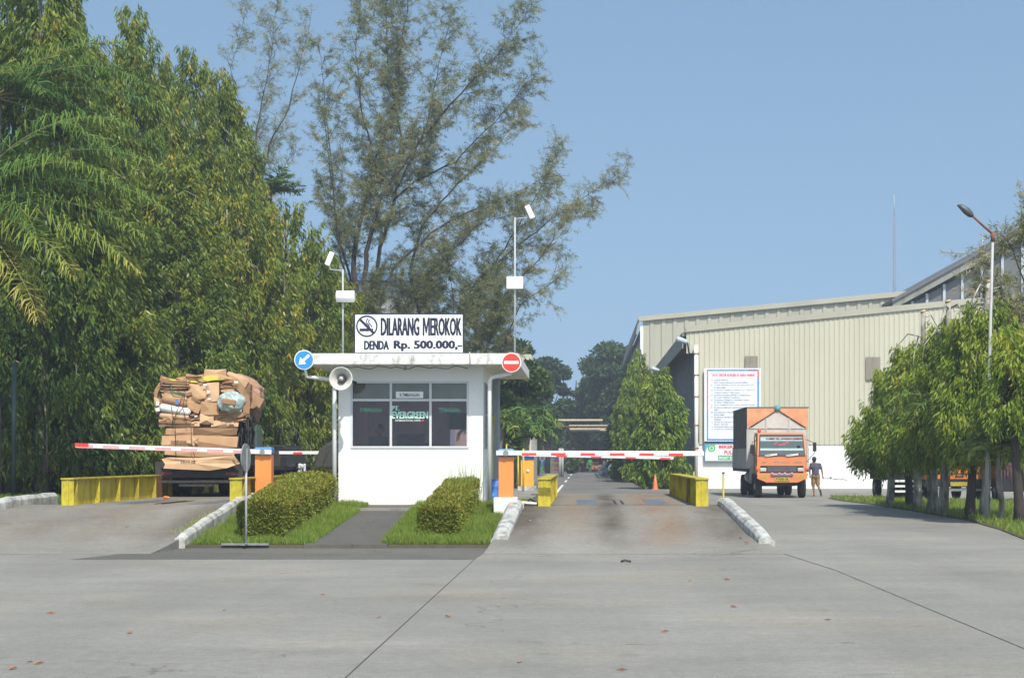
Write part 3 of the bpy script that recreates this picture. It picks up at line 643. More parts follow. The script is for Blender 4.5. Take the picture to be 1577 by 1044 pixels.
# small yellow bollard stake right of the kerb
def stake(x, y, z0, ztop, label, r=.03):
    t = thing('yellow_stake', (x, y, z0), label, 'stake', 'thin yellow stakes by the weighbridges')
    b = MB(); b.tube([(x, y, z0), (x, y, ztop)], r, 8); b.build('rod', YELLOW, t)
    b = MB(); b.cyl((x, y, ztop), (x, y, ztop + .03), r * 1.3); b.build('tip', DKMETAL, t)
stake(gx(1114, 37), 37, 0, gz(729, 37), 'thin yellow stake standing by the kerb, left of the orange box truck', .022)
stake(gx(806, 53), 53, .5, gz(690, 53), 'tall thin yellow stake in front of the smaller barrier')
stake(gx(798, 60), 60, .5, gz(700, 60), 'leaning yellow stake between the two orange barrier posts')
stake(gx(1068.5, 55), 55, 0, gz(725, 55), 'yellow stake behind the far end of the right girder')
stake(gx(780, 58), 58, .5, gz(683, 58), 'yellow stake poking up behind the blue cap of the near barrier')
# yellow wheel sign and blue barrel beside booth
t = thing('hand_wheel_post', (gx(759, 42), 41.7, Z0), 'yellow round-headed post beside the right wall of the booth', 'post')
b = MB(); b.tube([(gx(758.5, 41.7), 41.7, Z0), (gx(758.5, 41.7), 41.7, 2.5)], .03, 8); b.build('pole', YELLOW, t)
b = MB(); b.box(gx(756.5, 41.7), gx(762, 41.7), 41.66, 41.69, gz(658, 41.7), gz(640, 41.7)); b.build('plate', YELLOW, t, bevel=.02)
t = thing('barrel', (gx(757, 39), 39, Z0), 'blue plastic barrel behind the right corner of the booth', 'barrel')
b = MB(); x = gx(757, 39); b.lathe((x, 39, Z0), (0, 0, 1), [(0, 0), (0, .17), (.02, .19), (.15, .2), (.17, .21), (.19, .2), (.36, .2), (.38, .21), (.40, .2), (.52, .19), (.54, 0)], 24); b.build('body', BLUE, t)
b = MB(); b.cyl((x, 39, Z0 + .54), (x, 39, Z0 + .56), .15, 20); b.build('lid', BLUE, t)
t = thing('drain_pipe', (-1.2, 35.6, .6), 'short white pipe lying between near barrier and girder', 'pipe')
b = MB(); b.tube([(-1.38, 35.5, .60), (-1.38, 35.5, .71), (-1.3, 35.5, .73), (-1.0, 35.52, .70)], .03, 8); b.build('pipe', WHITE, t)
b = MB(); b.tube([(-1.25, 35.8, .68), (-1.15, 35.75, .8), (-1.0, 35.7, .7), (-.9, 35.7, .68)], .018, 6); b.build('cable', BLACK, t)

# ------------------------------------------------------------ wheels
def wheel(x, y, z, r, w, t, out=-1, rim=None):
    """axis along x"""
    b = MB(); b.lathe((x - w / 2, y, z), (1, 0, 0), [(0, r * .6), (0, r * .9), (w * .12, r * .985), (w * .3, r), (w * .35, r * .98), (w * .48, r * .98), (w * .5, r), (w * .7, r), (w * .88, r * .985), (w, r * .9), (w, r * .6), (w * .5, r * .58), (0, r * .6)], 36)
    wh = b.build('wheel', DARK, t)
    b = MB(); q = x + out * w / 2 * .8; b.lathe((q, y, z), (out, 0, 0), [(-.05, r * .6), (.0, r * .56), (-.04, r * .4), (.03, r * .22), (.06, r * .18), (.06, 0)], 24); b.build('rim', rim or STEEL, wh)
    return wh

# ------------------------------------------------------------ orange box truck (right)
tx, ty = gx(1204, 70.5), 70.5; s = FPX / 70.5
t = thing('box_truck', (tx, ty, 0), 'orange truck with tall grey and orange cargo box parked by the cream warehouse', 'truck', 'orange trucks')
zz = lambda y: EYE + (706 - y) / s
hw = .5 * (1242.7 - 1165.7) / s
zr = zz(666); zwb = zz(701.5); zws = zz(668.5)
# cab side profile (y,z), extruded; side walls slightly leaning
prof = [(0, .95), (-.03, 1.3), (-.02, zwb), (.22, zr - .06), (.35, zr), (1.55, zr + .02), (1.6, zr - .1), (1.6, .95)]
def cabloft(prof, hw, x, y):
    k = [1 if z < zwb + .01 else .95 for _, z in prof]
    vs = [(x - hw * q, y + a, z) for (a, z), q in zip(prof, k)] + [(x + hw * q, y + a, z) for (a, z), q in zip(prof, k)]
    n = len(prof); return vs, [list(range(n)), list(range(2 * n - 1, n - 1, -1))] + [(i, i + n, (i + 1) % n + n, (i + 1) % n) for i in range(n)]
b = MB(); b.add(*cabloft(prof, hw, tx, ty)); cab = b.build('cab', TRO, t, bevel=.035)
def onwind(u, v, off=-.012):
    """u across -1..1, v up 0..1 on the windscreen"""
    z = zwb + .0 + (zr - .06 - zwb) * v; y = ty - .02 + .24 * v + off; return (tx + u * hw * (.97 - .05 * v), y, z)
WG = M('windscreen_glass', (.02, .045, .05), .06, .1, spec=1)
b = MB(); b.add([onwind(-.93, .02), onwind(.93, .02), onwind(.91, .93), onwind(-.91, .93)], [(0, 1, 2, 3)]); ws = b.build('windscreen', WG, t)
b = MB()
for a, c in (((-.97, -.02), (.97, .03)), ((-.95, .92), (.95, .99))):
    b.add([onwind(a[0], a[1], -.02), onwind(c[0], a[1], -.02), onwind(c[0], c[1], -.02), onwind(a[0], c[1], -.02)], [(0, 1, 2, 3)])
for u in (-1, 1): b.add([onwind(u * .96, .0, -.019), onwind(u * .91, .0, -.019), onwind(u * .9, .95, -.019), onwind(u * .95, .95, -.019)], [(0, 1, 2, 3)])
b.build('seal', BLACK, ws)
b = MB(); b.add([onwind(-.9, .68, -.016), onwind(.9, .68, -.016), onwind(.9, .86, -.016), onwind(-.9, .86, -.016)], [(0, 1, 2, 3)])
b.add([onwind(-.9, .24, -.016), onwind(.9, .24, -.016), onwind(.9, .34, -.016), onwind(-.9, .34, -.016)], [(0, 1, 2, 3)])
b.build('sun_strip', M('pale_glass_band', (.38, .50, .50), .2), ws)
b = MB(); z0, z1 = onwind(0, .73)[2], onwind(0, .83)[2]; sh = Matrix.Identity(4)
b.text('CUMISI TEL AWARAN JEMBER', tx - hw * .62, tx + hw * .84, z0, z1, ty + .12, .02, fat=.006); b.build('banner_lettering', M('maroon_lettering', (.25, .02, .06), .5), ws)
b = MB()
for dx, dz in ((-.28, .56), (-.2, .60), (-.1, .52), (.0, .5), (.1, .54), (.2, .6), (.27, .62)): 
    p = onwind(dx, dz, -.02); b.cbox(p, (.1, .004, .05), Matrix.Rotation(dx * 3, 3, 'Y'))
b.build('red_sticker', M('red_pink_sticker', (.6, .12, .14), .5), ws)
b = MB(); p = onwind(.72, .42, -.03); b.lathe(p, (0, -1, 0), [(0, .07), (.02, .06), (.03, 0)], 16); b.build('round_mirror', BLACK, ws)
for u in (-.45, .42):
    b = MB(); p = onwind(u, .03, -.05); b.cbox(p, (.52, .03, .07), Matrix.Rotation(math.radians(-7), 3, 'Y')); b.build('dash_paper', WHITEP, ws)
    b = MB(); b.tube([onwind(u - .25, .0, -.06), onwind(u + .32, .07, -.05)], .012, 5); b.build('wiper', BLACK, t)
# face: panel, grille band, lamps, bumper
b = MB(); b.box(tx - hw * .86, tx + hw * .86, ty - .045, ty - .02, 1.08, zz(717)); g = b.build('grille_band', BLACK, t)
b = MB()
for i in range(5): b.box(tx - hw * .58, tx + hw * .58, ty - .06, ty - .046, 1.12 + i * .045, 1.135 + i * .045)
b.build('slat', STEEL, g)
for sg in (-1, 1):
    b = MB(); b.cbox((tx + sg * hw * .75, ty - .06, 1.19), (.26, .05, .15)); h = b.build('headlight', LENS, t, bevel=.02)
    b = MB(); b.cbox((tx + sg * hw * .98, ty - .02, 1.24), (.1, .08, .14)); b.build('turn_signal', AMBER, t, bevel=.015)
    b = MB(); b.cbox((tx + sg * hw * .72, ty - .155, .90), (.24, .01, .1)); b.build('fog_lamp', PLAT, t)
b = MB(); zb0, zb1 = zz(743), zz(729)
b.prism([(tx - hw, zb1), (tx + hw, zb1), (tx + hw, zb0 + .17), (tx + hw * .62, zb0), (tx - hw * .62, zb0), (tx - hw, zb0 + .17)], 'y', ty - .15, ty + .1); b.build('bumper', TRO, t, bevel=.02)
b = MB(); b.box(tx - .45, tx + .45, ty - .22, ty - .17, .94, .99); lb = b.build('light_bar', BLUE, t)
for x in (-.42, -.13, .1, .4): MB().lathe((tx + x, ty - .2, 1.03), (0, -1, 0), [(0, .05), (.03, .05), (.04, 0)], 12).build('lamp', GALV, lb)
b = MB(); b.box(tx - .3, tx + .3, ty - .18, ty - .155, .72, .87); np_ = b.build('number_plate', PLAT, t)
b = MB(); b.text('P 8164 UR', tx - .25, tx + .25, .76, .84, ty - .184, .03); b.build('lettering', BLACK, np_)
b = MB(); b.text('P W A 3 C', tx - .32, tx + .32, 1.44, 1.54, ty - .032, .03, fitw=True); b.text('DIESEL', tx + .48, tx + .85, 1.46, 1.52, ty - .034, .03); b.text('125', tx - .85, tx - .65, 1.46, 1.52, ty - .034, .03); b.build('chrome_lettering', STEEL, t)
b = MB(); b.cyl((tx - hw * .86, ty + .4, zr), (tx - hw * .86, ty + .4, zr + .04), .06); b.lathe((tx - hw * .86, ty + .4, zr + .03), (0, 0, 1), [(0, .07), (.1, .07), (.14, .04), (.15, 0)], 16); b.build('beacon', M('orange_beacon', (.5, .07, .03), .2), t)
for sg in (-1, 1):
    xm = tx + sg * (hw + .32 if sg > 0 else hw + .2)
    b = MB(); b.cbox((xm, ty - .05, 2.14 if sg > 0 else 2.05), (.15, .06, .38)); mr = b.build('mirror', BLACK, t, bevel=.02)
    b = MB(); b.tube([(tx + sg * hw, ty + .15, 2.45), (xm, ty - .03, 2.3), (xm, ty - .02, 1.9), (tx + sg * hw, ty + .05, 1.5)], .014, 5); b.build('mirror_arm', DKMETAL, mr)
    b = MB(); b.add([(tx + sg * (hw * .985 + .004), ty + a, z) for a, z in ((.2, zwb), (.95, zwb), (.95, zr - .18), (.38, zr - .18))], [(0, 1, 2, 3)]); b.build('side_window', WG, t)
    b = MB(); b.box(tx + sg * hw - .02, tx + sg * hw + .02, ty + .05, ty + .95, .95, .97); b.box(*(sorted((tx + sg * hw, tx + sg * (hw + .018)))), ty + .98, ty + 1.0, .97, zr - .15); b.build('door_seam', DKMETAL, t)
# grab stripe
b = MB(); b.tube([(tx - hw - .03, ty + .1, 1.8), (tx - hw - .03, ty + .25, 2.55)], .025, 6); b.build('grab_handle', YELLOW, t)
# cargo box
by0, by1 = ty + 1.95, ty + 8.6; sb = FPX / by0
bx0, bx1 = gx(1149.7, by0), gx(1245, by0); zt = EYE + 78.5 / sb; zf = 1.22; zm = EYE + (706 - 690) / sb
b = MB(); b.box(bx0, bx1, by0 + .02, by1, zf, zm); bd = b.build('cargo_body', WOODG, t)
for i in range(9):
    y = by0 + .1 + i * (by1 - by0 - .2) / 8; MB().box(bx0 - .03, bx0, y, y + .06, zf, zm).build('side_rib', STEEL, bd); MB().box(bx1, bx1 + .03, y, y + .06, zf, zm).build('side_rib', STEEL, bd)
b = MB(); b.box(bx0 + .01, bx1 - .01, by0 + .025, by1, zm + .002, zt - .02); b.build('canvas_cover', CANV, t, bevel=.03)
b = MB(); b.box(bx0 - .02, bx1 + .02, by0 - .02, by1, zt - .018, zt + .03); b.build('roof_edge', M('blue_grey_edge', (.10, .13, .14), .7), t)
# front frame
xm = (bx0 + bx1) / 2; zg = EYE + (706 - 658) / sb
b = MB()
b.prism([(bx0 + .02, zt - .03), (xm, zt - .03), (xm - .02, zt - .12), (bx0 + .12, zg - .02), (bx0 + .02, zg - .08)], 'y', by0 - .012, by0 + .02)
b.prism([(bx1 - .02, zt - .03), (xm, zt - .03), (xm + .02, zt - .12), (bx1 - .12, zg - .02), (bx1 - .02, zg - .08)], 'y', by0 - .012, by0 + .02)
b.build('corner_panel', M('salmon_orange_canvas', (.66, .30, .15), .7, .15, 3), t)
b = MB(); b.box(bx0 + .02, bx1 - .02, by0 + .003, by0 + .018, zf, zt - .05); b.build('front_panel', M('light_grey_panel', (.50, .50, .46), .7, .15, 2), t)
b = MB()
for x in (xm - .48, xm + .5): b.box(x - .03, x + .03, by0 - .03, by0 - .0, zf, zg + .42)
b.box(bx0 + .1, bx1 - .1, by0 - .028, by0, zg - .06, zg); b.box(bx0, bx0 + .07, by0 - .03, by0, zf, zg - .08); b.box(bx1 - .07, bx1, by0 - .03, by0, zf, zg - .08)
b.build('frame', WOODG, t)
b = MB(); b.tube([(bx0 + .12, by0 - .03, zg - .02), (xm, by0 - .03, zt - .1), (bx1 - .12, by0 - .03, zg - .02)], .022, 5); b.build('dark_seam', DKMETAL, t)
b = MB(); b.lathe((xm, by0 - .02, zt - .03), (0, -1, 0), [(0, .15), (.04, .14), (.06, 0)], 8); b.build('emblem', M('teal_emblem', (.10, .28, .26), .5), t)
b = MB(); b.box(bx0, bx1, by0 - .1, by1 + .1, zf - .14, zf - .002); b.build('bed_frame', DKMETAL, t)
b = MB(); b.box(tx - .45, tx - .33, ty + .3, by1, .72, zf - .15); b.box(tx + .33, tx + .45, ty + .3, by1, .72, zf - .15); b.box(tx - .6, tx + .6, ty + .2, ty + .9, .5, 1.0); b.box(tx - .8, tx + .8, ty + 1.2, ty + 1.3, .5, .62); b.box(tx - .8, tx + .8, ty + 5.8, ty + 6.3, .4, .66); b.build('chassis', BLACK, t)
b = MB(); b.cyl((tx - .95, ty + 2.6, .85), (tx - .95, ty + 3.6, .85), .28, 20); b.build('fuel_tank', STEEL, t)
for sg in (-1, 1):
    wheel(tx + sg * (hw - .12), ty + .75, .47, .47, .27, t, sg)
    wheel(tx + sg * (hw - .05), ty + 6.1, .47, .47, .27, t, sg)
    wheel(tx + sg * (hw - .38), ty + 6.1, .47, .47, .27, t, sg)
    b = MB(); b.box(tx + sg * (hw - .12) - .2, tx + sg * (hw - .12) + .2, ty + .2, ty + 1.3, .96, 1.02); b.box(tx + sg * (hw - .12) - .2, tx + sg * (hw - .12) + .2, ty + 1.3, ty + 1.34, .5, 1.0); b.build('mudguard', DKMETAL, t)
b = MB(); b.prism([(ty + 1.35, 1.35), (ty + 2.0, 1.1), (ty + 2.0, .7), (ty + 1.9, .7)], 'x', tx - hw - .12, tx - hw + .1); b.build('air_duct', GALV, t)

# ------------------------------------------------------------ left truck + cardboard load
LY = 43.0; L = lambda x, y, Y=LY: (gx(235 + x / 4.857, Y), gz(560 + y / 4.857, Y))
tcx = L(345, 0)[0]
t = thing('loaded_truck', (tcx, LY, .67), 'dark flatbed truck seen from behind under a towering cardboard load', 'truck')
zd = .67
b = MB(); b.box(tcx - 1.1, tcx + 1.1, LY + .1, LY + 4.4, zd + .80, zd + .90); b.build('bed', DKMETAL, t)
b = MB(); b.box(tcx - 1.1, tcx + 1.1, LY + .05, LY + .12, zd + .50, zd + .80)
b.build('tail_board', DKMETAL, t)
b = MB(); b.box(tcx - .45, tcx - .33, LY + .2, LY + 5.9, zd + .5, zd + .74); b.box(tcx + .33, tcx + .45, LY + .2, LY + 5.9, zd + .5, zd + .74)
for y in (.3, 2, 4): b.box(tcx - .9, tcx + .9, LY + y, LY + y + .1, zd + .62, zd + .72)
b.box(tcx - 1.05, tcx + 1.05, LY + .02, LY + .09, zd + .36, zd + .43); b.box(tcx - .5, tcx + .35, LY + .0, LY + .07, zd + .27, zd + .33)
b.box(tcx - .7, tcx + .7, LY + 1.9, LY + 2.2, zd + .3, zd + .5); b.build('chassis', DKMETAL, t)
for sg in (-1, 1):
    wheel(tcx + sg * .78 - .1, LY + 1.9, zd + .42, .42, .24, t, sg); wheel(tcx + sg * .5 - .1, LY + 1.9, zd + .42, .42, .24, t, sg)
    wheel(tcx + sg * .75, LY + 5.0, zd + .42, .42, .24, t, sg)
    b = MB(); b.cbox((tcx + sg * .8, LY + .03, zd + .6), (.26, .03, .09)); b.build('tail_light', REDL, t)
    b = MB(); b.box(tcx + sg * .68 - .2, tcx + sg * .68 + .2, LY + 1.2, LY + 1.22, zd + .15, zd + .55); b.build('mud_flap', DARK, t)
b = MB(); b.prism([(LY + 4.5, zd + .6), (LY + 6.0, zd + .6), (LY + 6.05, zd + 1.3), (LY + 5.8, zd + 1.9), (LY + 4.6, zd + 1.95)], 'x', tcx - .95, tcx + .95); b.build('cab', M('dull_green_cab', (.05, .09, .07), .5), t, bevel=.04)

t = thing('cardboard_load', (tcx, LY, zd + .9), 'towering load of flattened cardboard roped onto the truck bed', 'cardboard')
rnd = random.Random(3)
def bulge(name, poly, y0, y1, mat, k0=.86, amp=.05, seed=1):
    """rounded lump: polygon outline (zoom px) swept in depth, small at both ends, creased"""
    P = [L(*p) for p in poly]; cx = sum(p[0] for p in P) / len(P); cz = sum(p[1] for p in P) / len(P)
    Q = []
    for i in range(len(P)):
        a, c = P[i], P[(i + 1) % len(P)]
        for k in range(4): Q.append((a[0] + (c[0] - a[0]) * k / 4, a[1] + (c[1] - a[1]) * k / 4))
    r = random.Random(seed); S = [(y0, k0 * .55), (y0 + .02, k0), (y0 + .16, .97), (y0 + .5, 1)] + [(y0 + .5 + (y1 - y0 - .8) * i / 6, 1 - .03 * r.random()) for i in range(1, 7)] + [(y1, .85), (y1 + .05, .3)]
    vs = []; n = len(Q)
    for y, k in S:
        for q in Q: vs.append((cx + (q[0] - cx) * k + r.uniform(-amp, amp), y + r.uniform(-.5, .5) * amp, cz + (q[1] - cz) * k + r.uniform(-amp, amp)))
    b = MB(); b.add(vs, [(i * n + j, i * n + (j + 1) % n, (i + 1) * n + (j + 1) % n, (i + 1) * n + j) for i in range(len(S) - 1) for j in range(n)] + [list(range(n)), [len(S) * n - 1 - j for j in range(n)]])
    return b.build(name, mat, t)
bulge('bale', [(90, 690), (78, 560), (95, 480), (40, 440), (25, 340), (25, 230), (60, 150), (130, 110), (300, 80), (480, 66), (640, 90), (740, 150), (735, 250), (720, 330), (690, 420), (640, 470), (635, 560), (630, 690)], LY, LY + 3.4, CARD[3], .97, .02, 1)
bulge('wrapped_bundle', [(560, 62), (630, 68), (720, 105), (785, 170), (795, 240), (760, 330), (700, 330), (600, 200)], LY + .3, LY + 1.5, M('rosy_cardboard', (.42, .25, .16), .85, .15, 3, .2), .95, .025, 2)
def sheet(poly, y, mat, th=.012, name='cardboard_sheet', wav=.05, seed=0):
    """a bent board: polygon in zoom px, triangulated on a grid-like fan with slight warping"""
    P = [L(*p) for p in poly]; r = random.Random(seed + int(poly[0][0]))
    ys = [y + r.uniform(-wav, wav) for _ in P]
    b = MB(); n = len(P); cx = sum(p[0] for p in P) / n; cz = sum(p[1] for p in P) / n; yc = y - wav * .6
    vs = [(p[0], q, p[1]) for p, q in zip(P, ys)] + [(cx, yc, cz)] + [(p[0], q + th, p[1]) for p, q in zip(P, ys)] + [(cx, yc + th, cz)]
    fs = [(i, (i + 1) % n, n) for i in range(n)] + [(n + 1 + (i + 1) % n, n + 1 + i, 2 * n + 1) for i in range(n)] + [(i, n + 1 + i, n + 1 + (i + 1) % n, (i + 1) % n) for i in range(n)]
    b.add(vs, fs); return b.build(name, mat, t)
F = LY - .07
for i, (poly, m, dy) in enumerate([
    ([(385, 95), (390, 42), (480, 46), (553, 40), (548, 100), (470, 108)], 1, -.02), ([(262, 100), (385, 78), (384, 125), (300, 140)], 0, 0.02),
    ([(555, 75), (570, 58), (655, 85), (720, 120), (690, 180), (620, 150)], 1, .03),
    ([(282, 150), (330, 155), (420, 172), (398, 255), (330, 245), (268, 225)], 1, -.05), ([(268, 235), (330, 250), (395, 262), (345, 375), (280, 345), (255, 290)], 0, -.03),
    ([(415, 145), (500, 140), (502, 280), (455, 285), (392, 290), (400, 220)], 1, -.08), ([(372, 285), (498, 285), (500, 380), (430, 385), (362, 378)], 0, -.09), ([(362, 378), (462, 382), (460, 452), (400, 455), (360, 448)], 1, -.11),
    ([(462, 380), (560, 378), (680, 390), (690, 415), (640, 430), (470, 420)], 2, -.03), ([(450, 425), (560, 420), (645, 430), (640, 472), (540, 478), (440, 472)], 1, -.04),
    ([(95, 470), (100, 430), (250, 440), (360, 420), (360, 470), (240, 480)], 1, -.03), ([(70, 370), (170, 372), (262, 385), (270, 415), (240, 420), (120, 405)], 2, -.06),
    ([(78, 225), (160, 228), (262, 250), (250, 275), (150, 262), (85, 250)], 1, -.06),
    ([(105, 485), (310, 480), (312, 535), (200, 540), (104, 530)], 0, -.02), ([(312, 478), (640, 482), (625, 530), (480, 542), (318, 540)], 2, -.03),
    ([(80, 540), (350, 535), (640, 545), (632, 625), (350, 640), (78, 610)], 0, -.06), ([(95, 630), (330, 640), (618, 632), (610, 690), (350, 700), (100, 680)], 0, -.035),
    ([(78, 712), (120, 700), (350, 704), (600, 686), (655, 745), (560, 780), (430, 798), (250, 790), (95, 782), (108, 750)], 1, -.10),
    ([(690, 175), (715, 230), (730, 290), (722, 375), (680, 370), (690, 260), (655, 190), (560, 120), (600, 120)], 2, -.06),
    ([(765, 232), (828, 262), (795, 330), (765, 310), (738, 320)], 2, .1), ([(25, 200), (60, 140), (75, 160), (48, 230), (40, 330), (22, 290)], 2, -.02), ([(22, 255), (62, 262), (60, 330), (30, 320)], 1, -.05),
    ([(120, 400), (150, 380), (165, 420), (150, 440)], 0, -.1), ([(600, 690), (615, 685), (655, 740), (640, 745)], 0, -.13),
    ([(510, 200), (560, 185), (620, 180), (600, 215), (520, 212)], 1, -.05), ([(500, 160), (560, 150), (600, 175), (510, 190)], 0, -.02)]):
    sheet(poly, F + dy, CARD[m], seed=i)
rq = random.Random(17)
for i in range(46):
    x = rq.uniform(60, 690); y = rq.uniform(95, 460)
    if 380 < x < 500 or (500 < x < 680 and 200 < y < 350): continue
    w, h, a = rq.uniform(18, 75), rq.uniform(8, 26), rq.uniform(-.35, .35)
    sheet([(x + u * w * math.cos(a) - v * h * math.sin(a), y + u * w * math.sin(a) + v * h * math.cos(a)) for u, v in ((-1, -1), (.9, -.8), (1, rq.uniform(.3, 1)), (rq.uniform(-.3, .4), 1.1), (-1, .8))], F - .02 - rq.random() * .05, CARD[rq.choice((0, 1, 2, 2, 3, 3))], seed=100 + i, wav=.06)
# star-shaped torn piece
sheet([(292, 525), (318, 560), (352, 548), (338, 585), (355, 598), (325, 600), (318, 622), (300, 600), (262, 592), (285, 572)], F - .12, CARD[1], name='torn_piece', wav=.02)
# compressed strata of board edges
for (x0, x1, y0, y1, nn, sd) in ((75, 285, 130, 225, 16, 1), (505, 640, 140, 215, 10, 2), (90, 250, 262, 300, 5, 3), (60, 300, 415, 460, 8, 4), (470, 690, 355, 385, 5, 5), (290, 360, 370, 420, 6, 6), (640, 700, 380, 440, 7, 7)):
    r = random.Random(sd); b = MB()
    for i in range(nn):
        y = y0 + (y1 - y0) * i / nn; (a, z) = L(x0 + r.uniform(-8, 25), y); (c, _) = L(x1 - r.uniform(-8, 40), y)
        b.m = r.choice((0, 1, 2, 3)); b.box(a, c, F - .06 + r.uniform(-.05, .05), F + .3, z - .012, z + .01 * r.random(), Matrix.Translation(((a + c) / 2, 0, z)) @ Matrix.Rotation(math.radians(r.uniform(-5, 3)), 4, 'Y') @ Matrix.Translation((-(a + c) / 2, 0, -z)))
    b.build('board_stack', CARD, t)
def roll(x0, y0, x1, y1, r, mat, name):
    a, c = L(x0, y0), L(x1, y1); b = MB(); b.cap((a[0], F - .04, a[1]), (c[0], F - .06, c[1]), r, r * .95, 10); return b.build(name, mat, t)
roll(105, 270, 240, 300, .10, CARD[2], 'rolled_bundle'); roll(120, 255, 250, 268, .06, CARD[0], 'rolled_bundle'); roll(90, 330, 262, 362, .11, PAPER, 'white_bundle'); roll(80, 390, 262, 400, .07, CARD[1], 'rolled_bundle')
b = MB(); a = L(185, 268); c = L(205, 305); b.box(a[0], c[0], F - .17, F - .14, c[1], a[1]); b.build('blue_strap', BLUE, t)
# plastic bag
b = MB(); c0 = L(592, 285); b.lathe((c0[0], F - .02, c0[1] - .28), (0, 0, 1), [(0, .1), (.03, .28), (.15, .37), (.3, .38), (.42, .32), (.52, .18), (.56, .05)], 20); bg_ = b.build('plastic_bag', BAGM, t)
tx_ = bpy.data.textures.new('crumple', 'CLOUDS'); tx_.noise_scale = .15
d = bg_.modifiers.new('sub', 'SUBSURF'); d.levels = d.render_levels = 2; d = bg_.modifiers.new('crumple', 'DISPLACE'); d.texture = tx_; d.strength = .12
b = MB(); a = L(530, 262); b.cbox((L(585, 290)[0], F - .36, L(585, 290)[1]), (.34, .1, .15), Matrix.Rotation(.16, 3, 'Y')); b.build('brown_packet', CARD[2], t, bevel=.03)
for x, y, w, h in ((403, 160, .10, .05), (427, 213, .08, .07), (432, 265, .09, .03), (630, 140, .1, .05), (55, 300, .08, .1), (335, 395, .07, .04), (55, 345, .1, .09), (655, 350, .1, .05)):
    p = L(x, y); b = MB(); b.cbox((p[0], F - .16, p[1]), (w, .006, h), Matrix.Rotation(rnd.uniform(-.3, .3), 3, 'Y')); b.build('white_paper', PAPER, t)
b = MB(); q = [L(*p) for p in ((125, 115), (200, 125), (340, 132), (345, 145), (240, 142), (130, 124))]; b.prism(q, 'y', F - .05, F + .1)
q = [L(*p) for p in ((345, 130), (385, 100), (470, 92), (545, 108), (540, 122), (460, 128), (390, 138))]; b.prism(q, 'y', F - .09, F + .3); b.build('yellow_wrap', TYELL, t, bevel=.02)
b = MB()
for pts in ([(100, 478), (350, 480), (640, 478)], [(100, 697), (350, 698), (600, 684)], [(240, 330), (170, 410), (160, 470)], [(150, 300), (185, 480), (190, 700)], [(60, 130), (250, 205), (180, 400)], [(270, 100), (240, 330), (270, 460)], [(560, 230), (600, 330)], [(300, 480), (305, 640), (330, 700)], [(600, 220), (570, 340)]):
    b.tube([(*L(*p)[:1], F - .17, L(*p)[1]) for p in pts], .008, 4)
b.build('rope', BLACK, t)
b = MB(); b.tube([(L(*p)[0], F - .15, L(*p)[1]) for p in ((150, 160), (155, 200), (170, 225), (250, 232))], .014, 5); b.build('green_strap', M('green_strap', (.03, .25, .09), .6), t)
b = MB(); a, c = L(150, 592), L(262, 568); mt = Matrix.Translation(((a[0] + c[0]) / 2, 0, (a[1] + c[1]) / 2)) @ Matrix.Rotation(math.pi, 4, 'Y') @ Matrix.Translation((-(a[0] + c[0]) / 2, 0, -(a[1] + c[1]) / 2))
b.text('moqem', a[0], c[0], a[1], c[1], F - .13, .03, mtx=mt); a, c = L(225, 740), L(330, 722); b.text('PROLIM', a[0], c[0], a[1], c[1], F - .16, .02); b.build('printed_lettering', M('brown_ink', (.10, .05, .04), .8), t)
# black netting hanging at the right side
b = MB(); r = random.Random(5)
for i in range(70):
    x, y = 645 + r.uniform(0, 85), 380 + r.uniform(0, 40); p = L(x, y); q = L(x + r.uniform(-25, 15), y + r.uniform(80, 330)); b.tube([(p[0], F + r.uniform(-.05, 1.2), p[1]), ((p[0] + q[0]) / 2 + r.uniform(-.04, .04), F + r.uniform(0, .8), (p[1] + q[1]) / 2), (q[0], F + r.uniform(0, .9), q[1])], .02, 4)
b.build('hanging_netting', DKMETAL, t)

for o in bpy.data.objects:
    if o.name in ('loaded_truck', 'cardboard_load'): o.rotation_euler = (0, 0, math.radians(4.5))
# dark second truck behind (right of the load)
Yk = 57.5
t = thing('black_truck', (gx(412, Yk), Yk, .5), 'black open-bed truck with tube hoop behind the left barrier post', 'truck')
x0, x1 = gx(378, Yk), gx(441, Yk)
b = MB(); b.prism([(x0, gz(724, Yk)), (x0, gz(686, Yk)), (x1 - .08, gz(685, Yk)), (x1, gz(690, Yk)), (x1, gz(718, Yk)), (x1 - .1, gz(724, Yk))], 'y', Yk, Yk + 3); b.build('bed', BLACK, t, bevel=.03)
b = MB(); b.box(x0 + .2, x1 - .2, Yk - .02, Yk - .005, gz(718, Yk), gz(694, Yk)); b.build('tail_gate', DKMETAL, t, bevel=.01)
for y in (Yk + .1, Yk + 2.8): MB().tube([(gx(404, Yk), y, gz(686, Yk)), (gx(408, Yk), y, gz(659, Yk)), (gx(434, Yk), y, gz(658, Yk)), (gx(436, Yk), y, gz(686, Yk))], .035, 6).build('hoop', BLACK, t)
b = MB(); b.prism([(Yk + 3.05, .8), (Yk + 4.8, .8), (Yk + 4.8, 1.4), (Yk + 4.3, 2.0), (Yk + 3.05, 2.0)], 'x', x0 + .1, x1 - .1); b.build('cab', BLACK, t, bevel=.04)
for x in (x0 + .25, x1 - .25):
    for y in (Yk + .8, Yk + 4.0): wheel(x, y, .88, .38, .22, t, 1 if x > x0 + .5 else -1)
    b = MB(); b.cbox((x, Yk - .02, .95), (.2, .03, .1)); b.build('tail_light', REDL, t)
